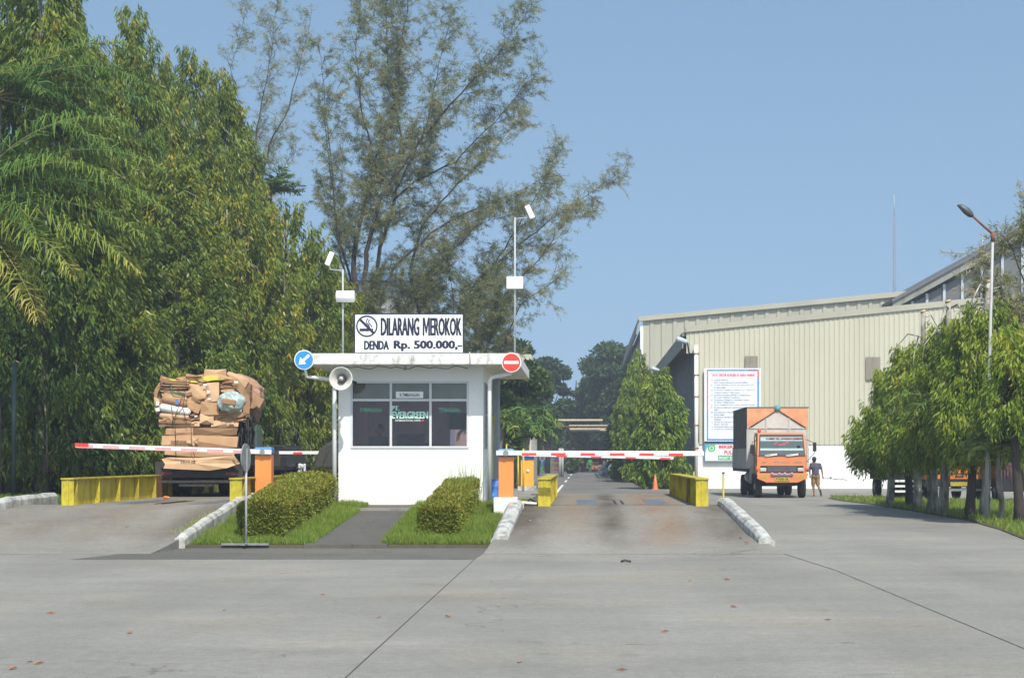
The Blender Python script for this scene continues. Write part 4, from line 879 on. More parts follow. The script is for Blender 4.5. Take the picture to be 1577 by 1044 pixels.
# motorcycles
def motorbike(x, y, z, rz, label):
    t = thing('motorcycle', (0, 0, 0), label, 'motorcycle', 'motorcycles parked left of the booth')
    for k in (-.62, .62):
        b = MB(); b.lathe((-.045, k, .3), (1, 0, 0), [(0, .22), (0, .27), (.03, .3), (.06, .3), (.09, .27), (.09, .22), (0, .22)], 28); w = b.build('wheel', DARK, t)
        b = MB(); b.cyl((-.05, k, .3), (.05, k, .3), .05, 12)
        for a in range(8): b.tube([(0, k, .3), (0, k + .23 * math.cos(a * .785), .3 + .23 * math.sin(a * .785))], .006, 4)
        b.build('rim', STEEL, w)
    b = MB(); b.tube([(0, .62, .3), (0, .45, .95)], .03, 8); b.tube([(0, .45, .85), (0, .1, .6), (0, -.3, .65)], .06, 8); b.build('frame', DKMETAL, t)
    b = MB(); b.tube([(-.33, .38, 1.02), (-.1, .45, .98), (.1, .45, .98), (.33, .38, 1.02)], .018, 6); b.build('handlebar', DKMETAL, t)
    for sg in (-1, 1):
        b = MB(); b.tube([(sg * .25, .4, 1.02), (sg * .3, .4, 1.15)], .008, 4); b.cbox((sg * .31, .4, 1.18), (.12, .02, .08)); b.build('mirror', BLACK, t)
    b = MB(); b.cbox((0, -.3, .78), (.24, .75, .12)); b.build('seat', BLACK, t, bevel=.04)
    b = MB(); b.cbox((0, .5, .8), (.26, .12, .3)); b.cbox((0, .68, .55), (.12, .4, .03)); b.cbox((0, -.68, .7), (.14, .25, .12)); b.build('fairing', BLACK if rz < 3 else M('white_blue_fairing', (.55, .6, .7), .35), t, bevel=.02)
    b = MB(); b.lathe((0, .58, .86), (0, 1, 0), [(-.05, .04), (0, .08), (.02, .07), (.03, 0)], 16); b.build('headlight', LENS, t)
    b = MB(); b.cbox((0, .05, .4), (.22, .35, .28)); b.tube([(.14, .1, .3), (.16, -.3, .3), (.16, -.75, .4)], .035, 8); b.build('engine', STEEL, t, bevel=.02)
    t.location = (x, y, z); t.rotation_euler = (0, 0, rz)
for k, (px_, rz, lb) in enumerate(((449, 2.9, 'motorcycle nearest the black truck, left of the booth'), (463, 3.4, 'motorcycle in the middle between black truck and tarpaulin heap'), (476, 2.7, 'motorcycle nearest the dark tarpaulin heap, left of the booth'))):
    motorbike(gx(px_, 60), 60, .5 + .02 * k, rz, lb)
# tarpaulin heap left of the booth
t = thing('tarpaulin_heap', (gx(500, 46), 46, .5), 'dark grey tarpaulin draped over a heap just left of the booth', 'tarpaulin')
b = MB(); q = [(480, 722), (486, 704), (492, 692), (500, 684), (508, 680), (522, 676), (540, 676), (540, 724)]
b.prism([(gx(a, 46), gz(c, 46)) for a, c in q], 'y', 46, 47.6); b.build('tarpaulin', M('dark_grey_tarp', (.045, .045, .042), .7, .2, 5, .4), t, bevel=.08)
b = MB(); b.tube([(gx(482, 46), 45.98, .8), (gx(506, 46), 45.98, 1.9)], .02, 5); b.build('rope', DKMETAL, t)

# ------------------------------------------------------------ trucks behind the right trees
def backtruck(x0, x1, y, ztop, zbot, body, label, name, slats=False, fringe=False, rear=True):
    cx = (x0 + x1) / 2; t = thing(name, (cx, y, 0), label, 'truck', 'trucks parked behind the right-hand trees')
    b = MB(); b.box(x0, x1, y, y + 6, zbot, ztop); b.build('cargo_box', body, t, bevel=.03)
    if rear:
        b = MB()
        for x in (cx - .12, cx + .12): b.box(x - .02, x + .02, y - .04, y - .002, zbot + .12, ztop - .2)
        b.box(cx - .16, cx + .16, y - .035, y - .002, zbot + .1, zbot + .14)
        b.build('latch_frame', DKMETAL, t)
        b = MB(); b.box(x0 + .02, x1 - .02, y - .02, y - .002, zbot + .2, zbot + .23); b.build('seam', DKMETAL, t)
        b = MB(); b.box(cx - .35, cx + .35, y - .06, y - .03, zbot - .25, zbot - .1); b.build('number_plate', PLAT, t)
    b = MB(); b.box(x0 + .05, x1 - .05, y + .02, y + 6, zbot - .3, zbot - .003); b.box(x0 + .1, x1 - .1, y + .0, y + .1, zbot - .42, zbot - .32); b.build('chassis', BLACK, t)
    if rear:
        b = MB(); b.box(x0 + .1, x1 - .1, y - .1, y - .02, zbot - .44, zbot - .36); b.build('under_bar', STEEL, t)
    for sg, x in ((-1, x0 + .25), (1, x1 - .25)):
        wheel(x, y + 1.2, .45, .45, .26, t, sg); wheel(x, y + 5.4, .45, .45, .26, t, sg)
        if rear:
            b = MB(); b.cbox((x, y - .05, zbot - .17), (.24, .03, .1)); b.build('tail_light', REDL, t)
    if slats:
        b = MB()
        for i in range(3): b.box(x0, x1, y - .06, y - .02, zbot - .35 - i * .2, zbot - .27 - i * .2)
        b.build('side_guard', WHITE, t)
        b = MB()
        for i in range(12): b.box(x0 + i * .2, x0 + i * .2 + .03, y - .03, y - .002, zbot, zbot + .35)
        b.build('board', WOODG, t)
    if fringe:
        r = random.Random(2); b = MB(); k = 26
        for i in range(k):
            a = x0 - .1 + (x1 - x0 + .2) * i / k; w = (x1 - x0 + .2) / k
            b.prism([(a, zbot + .5), (a + w, zbot + .5), (a + w * .5, zbot - .05 + .35 * i / k - r.uniform(0, .15))], 'y', y - .08, y - .05)
        b.box(x0 - .1, x1 + .1, y - .1, y + 6, zbot + .5, ztop + .03); b.build('tarpaulin', M('maroon_tarp', (.10, .035, .05), .75, .25, 2, .2), t)
        b = MB(); b.box(x0 - .02, x1, y - .04, y - .004, zbot - .45, zbot + .5); b.build('lower_board', BLACK, t)
    return t
Yo = 64
backtruck(gx(1424, Yo), gx(1531, Yo), Yo, gz(690, Yo), gz(738, Yo), TRO2, 'bright orange truck box seen from behind between the right tree trunks', 'cargo_truck')
backtruck(gx(1378, Yo + 1), gx(1423, Yo + 1), Yo + 1, gz(700, Yo + 1), gz(728, Yo + 1), WOODG, 'grey slatted truck with white side rails left of the bright orange truck', 'slatted_truck', slats=True, rear=False)
backtruck(gx(1538, Yo - 2), gx(1660, Yo - 2), Yo - 2, gz(706, Yo - 2), gz(738, Yo - 2), BLACK, 'truck under a maroon tarpaulin at the right edge of the photo', 'covered_truck', fringe=True, rear=False)

# traffic cone
def cone(x, y, label):
    t = thing('traffic_cone', (x, y, 0), label, 'cone')
    OC = M('faded_orange_cone', (.62, .17, .07), .6)
    b = MB(); b.box(x - .2, x + .2, y - .2, y + .2, .008, .05); b.build('base', OC, t)
    b = MB(); b.lathe((x, y, .05), (0, 0, 1), [(0, .15), (.74, .035), (.76, 0)], 20); b.build('cone', OC, t)
cone(gx(1009, 89), 89, 'faded orange traffic cone on the verge of the far road')

# ------------------------------------------------------------ warehouses
def corr(x0, x1, y, zf, zt, pitch, dep, m, name, parent, side=False):
    """corrugated sheet facing -Y (or -X when side); zf,zt functions of the running coordinate"""
    b = MB(); n = int(abs(x1 - x0) / pitch); P = []
    for i in range(n + 1):
        a = x0 + i * pitch
        for f, d in ((0, 0), (.55, 0), (.65, -dep), (.9, -dep), (1, 0)):
            u = a + f * pitch
            if (x1 - x0) > 0 and u <= x1: P.append((u, d))
    vs = []
    for u, d in P:
        if side: vs += [(y + d, u, zf(u)), (y + d, u, zt(u))]
        else: vs += [(u, y + d, zf(u)), (u, y + d, zt(u))]
    b.add(vs, [(2 * i, 2 * i + 2, 2 * i + 3, 2 * i + 1) for i in range(len(P) - 1)]); return b.build(name, m, parent)
WY = 93.0
t = thing('warehouse', (6.2, WY, 0), 'near cream corrugated warehouse with whitewashed base and rules board', 'warehouse', 'cream factory warehouses')
xa, xb = gx(1075, WY), 40.0
apx = 28.0
ztop = lambda x: gz(511, WY) + (gz(460, WY) - gz(511, WY)) * (min(x, apx) - gx(1057, WY)) / (gx(1577, WY) - gx(1057, WY)) - (max(0, x - apx) * .15)
zs = gz(683, WY)
corr(gx(1057, WY), xb, WY - .02, lambda x: zs - .05 if x > xa else ztop(x) - 1.2, lambda x: ztop(x), .275, .03, CREAM, 'cladding', t)
b = MB(); b.box(xa, xb, WY + .02, WY + .4, 0, zs); b.build('base_wall', WALLW, t)
b = MB(); b.prism([(gx(1057, WY), ztop(gx(1057, WY)) - .02), (apx, ztop(apx) - .02), (apx, ztop(apx) + .3), (gx(1054, WY), ztop(gx(1057, WY)) + .28)], 'y', WY - .15, WY + .2); b.build('verge_flashing', CREAM2, t)
b = MB(); b.box(xa, xb, WY + .05, WY + .2, zs, zs + .1); b.build('ledge', CREAM, t)
# side wall with columns and deep eave
D = 132
b = MB(); b.box(xa + .25, xa + .35, WY + .05, D, 0, ztop(xa) - .25); b.build('side_wall', SIDESH, t)
b = MB()
for i in range(20):
    y = WY + .6 + i * 2.0; b.box(xa, xa + .245, y, y + .22, 0, ztop(xa) - .4)
sc_ = b.build('side_column', M('grey_steel_column', (.30, .31, .32), .6), t)
b = MB()
for z in (1.8, 3.6, 5.4, 6.6): b.box(xa + .1, xa + .245, WY + .3, D, z, z + .1)
b.build('side_rail', SIDESH, t)
b = MB(); ez = ztop(gx(1057, WY)); ex = gx(1052, WY)
b.prism([(ex - .05, ez - .25), (xa + 2, ztop(xa + 2) - .2), (xa + 2, ztop(xa + 2) - .05), (ex - .05, ez - .03)], 'y', WY + .06, D + 1); b.build('eave', FASC, t)
b = MB(); b.prism([(ex - .05, ez - .9), (ex + .03, ez - .9), (ex + .03, ez - .26), (ex - .05, ez - .26)], 'y', WY + .2, D + 1); b.build('eave_fascia', FASC, t)
b = MB(); b.prism([(xa + 2, ztop(xa + 2) + .05), (apx, ztop(apx) + .05), (apx, ztop(apx) + .12), (xa + 2, ztop(xa + 2) + .12)], 'y', WY + .2, D + 1); b.prism([(apx, ztop(apx) + .05), (xb, ztop(xb) + .05), (xb, ztop(xb) + .12), (apx, ztop(apx) + .12)], 'y', WY + .2, D + 1); b.build('roof', GREYSH, t)
b = MB(); xp = gx(1072, WY - .3); b.tube([(xp, WY - .3, .05), (xp, WY - .3, gz(532, WY))], .11, 12); dp = b.build('downpipe', WHITE, t)
b = MB()
for y in (545, 578, 611, 655, 690): b.box(xp - .16, xp + .16, WY - .42, WY - .16, gz(y, WY) - .03, gz(y, WY) + .03)
b.build('pipe_clip', RUST, dp)
VENT = M('faded_brown_louvre', (.24, .21, .17), .8, .2, 12, stretch=(1, 1, .1))
for a, c in ((gx(1147, WY), gx(1166.5, WY)), (gx(1333, WY), gx(1355, WY))):
    b = MB(); b.box(a, c, WY - .14, WY - .1, gz(568.5, WY) if a < 12 else gz(585, WY), gz(548.5, WY) if a < 12 else gz(550, WY)); b.build('louvre_window', VENT, t)
# rules board
BX0, BX1, BZ0, BZ1 = gx(1084, WY), gx(1172, WY), gz(679.5, WY), gz(567.5, WY); BY = WY - .3
BX1 = gx(1171, WY)
t = thing('rules_board', ((BX0 + BX1) / 2, BY, BZ0), 'large white rules board with pink heading on the cream warehouse wall', 'sign board')
b = MB(); b.box(BX0, BX1, BY, BY + .12, BZ0, BZ1); b.build('board', M('board_white', (.74, .78, .84), .4, .03), t)
X0f, X1f = gx(1088, WY), gx(1168, WY); zt_, zb_ = gz(569.5, WY), gz(678, WY)
for nm, m, q in (('red_border', M('red_border', (.70, .12, .12), .5, .1), [(X0f, X0f + .07, gz(632, WY), zt_ - .001), (X1f - .09, X1f, gz(582, WY), zt_)]),
               ('blue_border', M('blue_border', (.05, .25, .65), .5, .15), [(X0f, X0f + .07, zb_, gz(632.1, WY)), (X0f + .071, X1f, zb_, zb_ + .08), (X1f - .09, X1f, zb_ + .081, gz(582.1, WY)), (X0f + .071, gx(1150, WY), zt_ - .07, zt_)]),
               ('purple_border', M('purple_border', (.20, .05, .30), .5, .15), [(gx(1150.1, WY), X1f - .091, zt_ - .07, zt_)])):
    b = MB()
    for a, c, d, e in q: b.box(a, c, BY - .012, BY - .001, d, e)
    b.build(nm, m, t)
b = MB(); b.text('TATA TERTIB SUPLIER DI AREA PABRIK', gx(1095, WY), gx(1162, WY), gz(580, WY), gz(576, WY), BY - .01, .03); b.build('heading', M('pink_letter', (.75, .05, .12), .5), t)
LN = [('01', 'DILARANG MEROKOK', 1121, 585.5), ('', 'SAAT ANDA BERADA DI AREA PABRIK', 1151, 589.5), ('02', 'WAJIB MEMAKAI ALAT PELINDUNG DIRI', 1160, 593.5), ('', 'DI AREA PABRIK', 1117, 597.2), ('03', 'DILARANG MEMBAWA SENJATA API, TAJAM, DLL', 1163, 601.3), ('', 'YANG DAPAT MELUKAI', 1138, 605), ('04', 'DILARANG BUANG SAMPAH DI SEMBARANG', 1155, 608.8), ('', 'DI LUAR TEMPAT SAMPAH', 1138, 612.6), ('05', 'DILARANG MEMBAWA MINUMAN KERAS', 1153, 616.4), ('', 'DI AREA TIMBANGAN', 1131, 620), ('06', 'JAGA KEBERSIHAN LINGKUNGAN PABRIK', 1163, 624), ('07', 'DILARANG BERMAIN KENDARAAN', 1145, 627.8), ('', 'PABRIK', 1106, 631.4), ('08', 'DILARANG MENGAMBIL', 1140, 635.2), ('', 'BARANG PABRIK', 1115, 638.9), ('09', 'DILARANG MEMBUNYIKAN KLAKSON', 1150, 642.6), ('', 'PABRIK', 1110, 646.3), ('10', 'TETAP DI DALAM TRUK', 1135, 650), ('', 'SAAT ANTRI', 1120, 653.6), ('11', 'MATIKAN MESIN KENDARAAN', 1142, 657.4), ('12', 'WAJIB DILAKSANAKAN', 1132, 661.2)]
RL = M('grey_blue_letter', (.08, .09, .17), .5)
for nmb, tx2, xe, y in LN:
    b = MB()
    if nmb: b.text(nmb, gx(1094.5, WY), gx(1096.7, WY), gz(y + 1.1, WY), gz(y - 1.1, WY), BY - .01, .0)
    b.text(tx2, gx(1099, WY), gx(xe, WY), gz(y + 1.1, WY), gz(y - 1.1, WY), BY - .01, .0); b.build('rule_line', RL, t)
# lower banner
BX0, BX1, BZ0, BZ1 = gx(1084.5, WY), gx(1160, WY), gz(710.5, WY), gz(682.5, WY); BY = WY - .2
t = thing('work_banner', ((BX0 + BX1) / 2, BY, BZ0), 'small white banner with red and green words below the rules board', 'banner')
b = MB(); b.box(BX0, BX1, BY, BY + .06, BZ0, BZ1); b.build('board', M('banner_white', (.72, .78, .78), .45, .03), t)
b = MB()
for a, c, d, e in ((BX0, BX1, BZ1 - .05, BZ1 + .01), (BX0, BX1, BZ0 - .01, BZ0 + .04), (BX0 - .01, BX0 + .04, BZ0 + .041, BZ1 - .051)): b.box(a, c, BY - .012, BY - .001, d, e)
b.build('border', M('blue_grey_border', (.10, .20, .30), .5), t)
b = MB(); b.text('BEKERJALAH', gx(1106.5, WY), gx(1150, WY), gz(691.5, WY), gz(685.5, WY), BY - .01, .04); b.text('PULANG', gx(1115, WY), gx(1142, WY), gz(699.5, WY), gz(693.5, WY), BY - .01, .04); b.build('red_lettering', M('banner_red', (.70, .06, .08), .5), t)
b = MB(); b.box(gx(1105.5, WY), gx(1150, WY), BY - .01, BY - .002, gz(708, WY), gz(701, WY)); gb = b.build('green_band', M('banner_green', (.05, .36, .15), .5), t)
b = MB(); b.text('INGAT KELUARGA', gx(1107, WY), gx(1148.5, WY), gz(707, WY), gz(702.5, WY), BY - .014, .03); b.build('lettering', WHITEP, gb)
b = MB(); c = (gx(1095.5, WY), gz(690, WY)); b.disc(c, .2, BY - .004, 24, .13); b.disc(c, .08, BY - .004, 16); b.add([(c[0] + .1, BY - .008, c[1] + .12), (c[0] + .3, BY - .008, c[1] + .26), (c[0] + .12, BY - .008, c[1] + .26)], [(0, 1, 2)]); b.build('emblem', M('emblem_green', (.05, .42, .12), .5), t)
b = MB(); b.add([(BX0 + .04, BY - .006, BZ1 - .05), (BX0 + .3, BY - .006, BZ1 - .05), (BX0 + .12, BY - .006, BZ1 - .3), (BX0 + .04, BY - .006, BZ1 - .52)], [(0, 1, 2, 3)]); b.build('blue_corner', M('cyan_blue', (.08, .42, .60), .5), t)

# second warehouse
W2 = 132.0
t = thing('warehouse', (6, W2, 0), 'farther cream warehouse rising behind the near one, weathered darker', 'warehouse', 'cream factory warehouses')
xa2 = gx(975, W2); xb2 = gx(1420, W2)
zt2 = lambda x: gz(493, W2) + (gz(456, W2) - gz(493, W2)) * (x - gx(985, W2)) / (gx(1377, W2) - gx(985, W2))
corr(gx(990, W2), xb2, W2, lambda x: 0, zt2, .9, .08, CREAM2, 'cladding', t)
b = MB(); b.prism([(gx(984, W2), zt2(gx(984, W2)) - .1), (xb2, zt2(xb2) - .1), (xb2, zt2(xb2) + .3), (gx(982, W2), zt2(gx(984, W2)) + .25)], 'y', W2 - .3, W2 + .1); b.build('verge_flashing', CREAM2, t)
b = MB(); b.box(gx(990, W2) - .1, gx(990, W2), W2 + .1, 175, 0, zt2(4.5) - .5); b.build('side_wall', SIDESH, t)
b = MB(); b.prism([(gx(981, W2), zt2(4.5) - 1.2), (gx(985.5, W2), zt2(4.5) + .2), (gx(984, W2), zt2(4.5) + .25), (gx(979, W2), zt2(4.5) - 1.1)], 'y', W2 - .2, 180); b.build('eave', FASC, t)
b = MB(); b.tube([(gx(988, W2), W2 - .2, 0), (gx(988, W2), W2 - .2, gz(503, W2))], .12, 8); b.build('downpipe', WHITE, t)
b = MB(); b.box(gx(995, W2), xb2, W2 + .2, 180, zt2(5) - 1.0, zt2(5) - .9); b.build('roof', GREYSH, t)
# grey gabled hall
W3 = 128.0
t = thing('factory_hall', (gx(1480, W3), W3, 0), 'tall grey hall with steep sloping fascia at the right edge', 'factory hall')
xa3, xb3 = gx(1374, W3), gx(1720, W3); zt3 = lambda x: gz(464, W3) + (gz(353, W3) - gz(464, W3)) * (x - gx(1377, W3)) / (gx(1577, W3) - gx(1377, W3))
b = MB(); b.prism([(xa3 + .3, 0), (xb3, 0), (xb3, zt3(xb3) - .8), (xa3 + .3, zt3(xa3) - .8)], 'y', W3 + .6, W3 + 40); b.build('wall', GREYSH, t)
b = MB(); b.prism([(xa3, zt3(xa3) - .55), (xb3, zt3(xb3) - .75), (xb3, zt3(xb3)), (xa3, zt3(xa3))], 'y', W3 - .2, W3 + .0); b.build('fascia', FASC, t)
b = MB(); b.prism([(xa3, zt3(xa3)), (xb3, zt3(xb3)), (xb3, zt3(xb3) + .18), (xa3 - .1, zt3(xa3) + .18)], 'y', W3 - .4, W3 + 40); b.build('roof', M('dark_roof_sheet', (.12, .12, .12), .6), t)
for x in (1384, 1407, 1429.5, 1456, 1484, 1514, 1546, 1577):
    xx = gx(x, W3); b = MB(); b.box(xx - .1, xx + .1, W3 + .42, W3 + .597, 5, zt3(xx) - .8); b.build('column', M('pale_blue_steel', (.42, .47, .50), .5), t)
b = MB(); b.box(xa3 + .35, xa3 + .6, W3 + .3, W3 + .59, 5, gz(470, W3)); b.build('corner_post', SIDESH, t)
b = MB(); xx = gx(1518, W3); b.tube([(xx, W3 + 1, zt3(xx)), (xx, W3 + 1, gz(362, W3))], .05, 6); b.cbox((xx, W3 + 1, gz(361, W3)), (.3, .1, .12)); b.build('roof_probe', GALV, t)
# lattice antenna mast
t = thing('antenna_mast', (gx(1377, 150), 150, 0), 'thin lattice radio mast rising behind the warehouses', 'mast')
X = gx(1377, 150); zt_ = gz(333, 150); b = MB(); w = .12
for a, c in ((-w, -w), (w, -w), (0, w)): b.tube([(X + a, 150 + c, 8), (X + a, 150 + c, zt_)], .025, 4)
k = 0; z = 8
while z < zt_ - .4:
    b.tube([(X - w, 150 - w, z), (X + w, 150 - w, z + .3)], .014, 3); b.tube([(X + w, 150 - w, z + .3), (X - w, 150 - w, z + .6)], .014, 3); z += .6
b.build('lattice', M('red_grey_lattice', (.25, .20, .19), .6), t)
b = MB(); b.tube([(X, 150, zt_), (X, 150, gz(300, 150))], .03, 5); b.build('whip_aerial', GALV, t)
# floodlights on warehouse corner
def flood(x, y, z, sx, label):
    t = thing('wall_floodlight', (x, y, z), label, 'floodlight', 'street lights on the warehouse eave')
    b = MB(); b.tube([(x + .5 * sx, y, z - .8), (x + .4 * sx, y, z - .2), (x + .1 * sx, y, z)], .05, 8); b.build('arm', DKMETAL, t)
    b = MB(); b.cap((x - .1 * sx, y, z + .02), (x + .28 * sx, y, z - .1), .17, .13, 12); b.build('lamp_head', M('pale_blue_housing', (.42, .48, .55), .35), t)
flood(gx(1047, WY), WY - .4, gz(524, WY), 1, 'pale lamp head at the front corner of the near warehouse eave')
flood(gx(1007, 115), 115, gz(568, 115), 1, 'pale lamp head halfway along the near warehouse eave, above the trees')
t = thing('wall_sign_bracket', (gx(974, 125), 125, 4.5), 'small cream lamp bracket among the trees right of the far road', 'lamp')
b = MB(); b.box(gx(968, 125), gx(979, 125), 125, 125.3, gz(622, 125), gz(619, 125)); b.build('arm', CREAM, t)
b = MB(); b.box(gx(974, 125), gx(977, 125), 125.05, 125.25, gz(640, 125), gz(622.1, 125)); b.build('post', CREAM, t)

# street lamp right
Yl = 44; X = gx(1520, Yl)
t = thing('street_lamp', (X, Yl, .05), 'tall rusty street lamp rising out of the right-hand trees', 'street lamp')
b = MB(); b.tube([(X - .02, Yl, .05), (gx(1524, Yl), Yl, gz(550, Yl)), (gx(1529, Yl), Yl, gz(364, Yl))], [.055, .042, .034], 12); b.build('pole', grime('rust_spotted_pole', (.42, .43, .43), (.22, .12, .08), .6, .5, .7, 3), t)
b = MB(); b.tube([(gx(1528, Yl), Yl, gz(360, Yl)), (gx(1512, Yl), Yl, gz(346, Yl)), (gx(1497, Yl), Yl, gz(332, Yl))], .032, 10); b.tube([(gx(1529, Yl), Yl, gz(372, Yl)), (gx(1529, Yl), Yl, gz(357, Yl))], .055, 12); b.build('arm', RUST, t)
b = MB(); p0 = Vector((gx(1498, Yl), Yl, gz(333, Yl))); p1 = Vector((gx(1474, Yl), Yl, gz(316, Yl))); b.tube([p0, p0.lerp(p1, .15), p0.lerp(p1, .4) + Vector((0, 0, .02)), p0.lerp(p1, .8) + Vector((0, 0, .03)), p1], [.05, .085, .1, .06, .015], 12); b.build('lamp_head', M('dark_grey_lamp', (.06, .07, .08), .4), t)
Yg = 45
t = thing('lamp_post', (gx(21, Yg), Yg, .58), 'dark green lamp post at the left edge beside a mast tree trunk', 'post')
b = MB(); b.tube([(gx(21, Yg), Yg, .58), (gx(22, Yg), Yg, 4.2)], .06, 12); b.build('pole', M('dark_green_paint', (.03, .06, .05), .5), t)
b = MB(); b.cyl((gx(21, Yg), Yg, .58), (gx(21, Yg), Yg, .66), .12, 12); b.build('base', M('dark_green_base', (.03, .06, .05), .5), t)
# fence left
t = thing('board_fence', (-17.5, 60, .58), 'dark weathered board fence behind the left tree trunks', 'fence')
FP = [(-24, 47), (-17.4, 50.5), (-16.6, 70), (-15.5, 95)]
b = MB(); r = random.Random(4)
for (a, c), (d, e) in zip(FP, FP[1:]):
    Ln = math.hypot(d - a, e - c); k = int(Ln / .24)
    for i in range(k):
        f0, f1 = i / k, (i + .93) / k; p, q = (a + (d - a) * f0, c + (e - c) * f0), (a + (d - a) * f1, c + (e - c) * f1); o = r.uniform(-.02, .02); h = 2.55 + r.uniform(-.08, .08)
        b.add([(p[0] + o, p[1], .5), (q[0] + o, q[1], .5), (q[0] + o, q[1], .5 + h), (p[0] + o, p[1], .5 + h), (p[0] + o - .03, p[1] + .03, .5), (q[0] + o - .03, q[1] + .03, .5), (q[0] + o - .03, q[1] + .03, .5 + h), (p[0] + o - .03, p[1] + .03, .5 + h)], [(0, 1, 2, 3), (4, 7, 6, 5), (3, 2, 6, 7), (0, 3, 7, 4), (1, 5, 6, 2)])
b.build('boards', WOODF, t)
b = MB()
for (a, c), (d, e) in zip(FP, FP[1:]):
    for z in (1.0, 2.5): b.tube([(a - .1, c + .1, z), (d - .1, e + .1, z)], .04, 4)
b.build('rail', WOODF, t)
# far boundary: wall across the end of the yard behind the left fence, building behind booth
t = thing('office_building', (gx(800, 110), 110, 0), 'cream two-storey building with eave just behind the booth roof', 'building')
Yq = 110
b = MB(); b.box(gx(700, Yq), gx(818, Yq), Yq + .3, Yq + 14, 0, gz(556, Yq)); b.build('wall', M('pale_wall', (.58, .57, .52), .7), t)
b = MB(); b.prism([(gx(698, Yq), gz(546, Yq)), (gx(818, Yq), gz(546, Yq)), (gx(821, Yq), gz(556, Yq)), (gx(818.5, Yq), gz(566, Yq)), (gx(818.5, Yq), gz(557, Yq)), (gx(698, Yq), gz(557, Yq))], 'y', Yq - .4, Yq + 14.5); b.build('roof', CREAM, t)
b = MB(); b.prism([(gx(780, Yq), gz(572, Yq)), (gx(822, Yq), gz(572, Yq)), (gx(829, Yq), gz(584, Yq)), (gx(829, Yq), gz(588, Yq)), (gx(780, Yq), gz(578, Yq))], 'y', Yq - 1, Yq + 14); b.build('awning', CREAM, t)
b = MB()
for i in range(5): b.box(gx(812, Yq), gx(818.6, Yq), Yq + 1 + i * 2.4, Yq + 1.1 + i * 2.4, 2, gz(575, Yq))
b.build('corner_trim', M('grey_trim', (.5, .5, .48), .6), t)
b = MB(); b.box(gx(798, Yq), gx(806, Yq), Yq + .25, Yq + .32, gz(620, Yq), gz(596, Yq)); b.build('window', WG, t)
t = thing('blue_roofed_building', (gx(530, 130), 130, 0), 'distant building with blue roof edge peeping between tree crowns', 'building')
b = MB(); b.box(gx(490, 130), gx(650, 130), 131, 145, 0, gz(432, 130)); b.build('wall', M('grey_wall', (.35, .36, .38), .7), t)
b = MB(); b.box(gx(486, 130), gx(655, 130), 130, 146, gz(431.9, 130), gz(420, 130)); b.build('roof', M('blue_roof', (.06, .14, .30), .5), t)

# pipe bridge over the far road
Yp = 150
t = thing('pipe_bridge', (gx(880, Yp), Yp, 0), 'cream overhead pipe bridge crossing the far road', 'pipe bridge')
PB = M('cream_pipe', (.60, .52, .38), .6); 
b = MB(); b.box(gx(808, Yp), gx(928, Yp), Yp, Yp + .3, gz(648, Yp), gz(645.2, Yp)); b.box(gx(945, Yp), gx(952, Yp), Yp, Yp + .3, gz(646, Yp), gz(645, Yp)); b.build('upper_beam', PB, t)
b = MB(); b.box(gx(822, Yp), gx(944, Yp), Yp + 2, Yp + 2.2, gz(656.5, Yp), gz(655, Yp)); b.build('thin_pipe', RUST, t)
b = MB(); b.box(gx(876, Yp), gx(938, Yp), Yp + 2.5, Yp + 2.9, gz(656, Yp), gz(653.2, Yp)); b.box(gx(877, Yp), gx(938, Yp), Yp + 1, Yp + 1.5, gz(662.5, Yp), gz(658.5, Yp)); b.build('lower_beam', PB, t)
b = MB(); b.box(gx(877.5, Yp), gx(937, Yp), Yp + 1.05, Yp + 2.4, gz(664, Yp), gz(662.6, Yp)); b.build('grey_deck', SIDESH, t)  # thin grey sheet deck below the lower beam
b = MB(); b.add([(gx(936, Yp), Yp, gz(653, Yp)), (gx(938, Yp), Yp, gz(652, Yp)), (gx(953, Yp), Yp, gz(669, Yp)), (gx(950, Yp), Yp, gz(671, Yp)), (gx(936, Yp), Yp + 2, gz(653, Yp)), (gx(938, Yp), Yp + 2, gz(652, Yp)), (gx(953, Yp), Yp + 2, gz(669, Yp)), (gx(950, Yp), Yp + 2, gz(671, Yp))], [(0, 1, 2, 3), (7, 6, 5, 4), (1, 5, 6, 2), (0, 3, 7, 4), (0, 4, 5, 1), (2, 6, 7, 3)]); b.build('slanting_chute', GALV, t)
for x, a in ((862, 690), (866, 690), (945, 670)):
    b = MB(); b.tube([(gx(x, Yp), Yp + 1, 0), (gx(x, Yp), Yp + 1, gz(a, Yp))], .12, 8); b.build('support_post', GALV, t)
t = thing('utility_pole', (gx(888, 226), 226, 0), 'grey utility pole with cross arm seen under the pipe bridge', 'pole')
b = MB(); b.tube([(gx(888, 226), 226, 0), (gx(888, 226), 226, gz(665, 226))], .14, 8); b.build('pole', GALV, t)
b = MB(); b.box(gx(881, 226), gx(900, 226), 225.7, 225.85, gz(675.2, 226), gz(673.8, 226)); b.build('cross_arm', GALV, t)

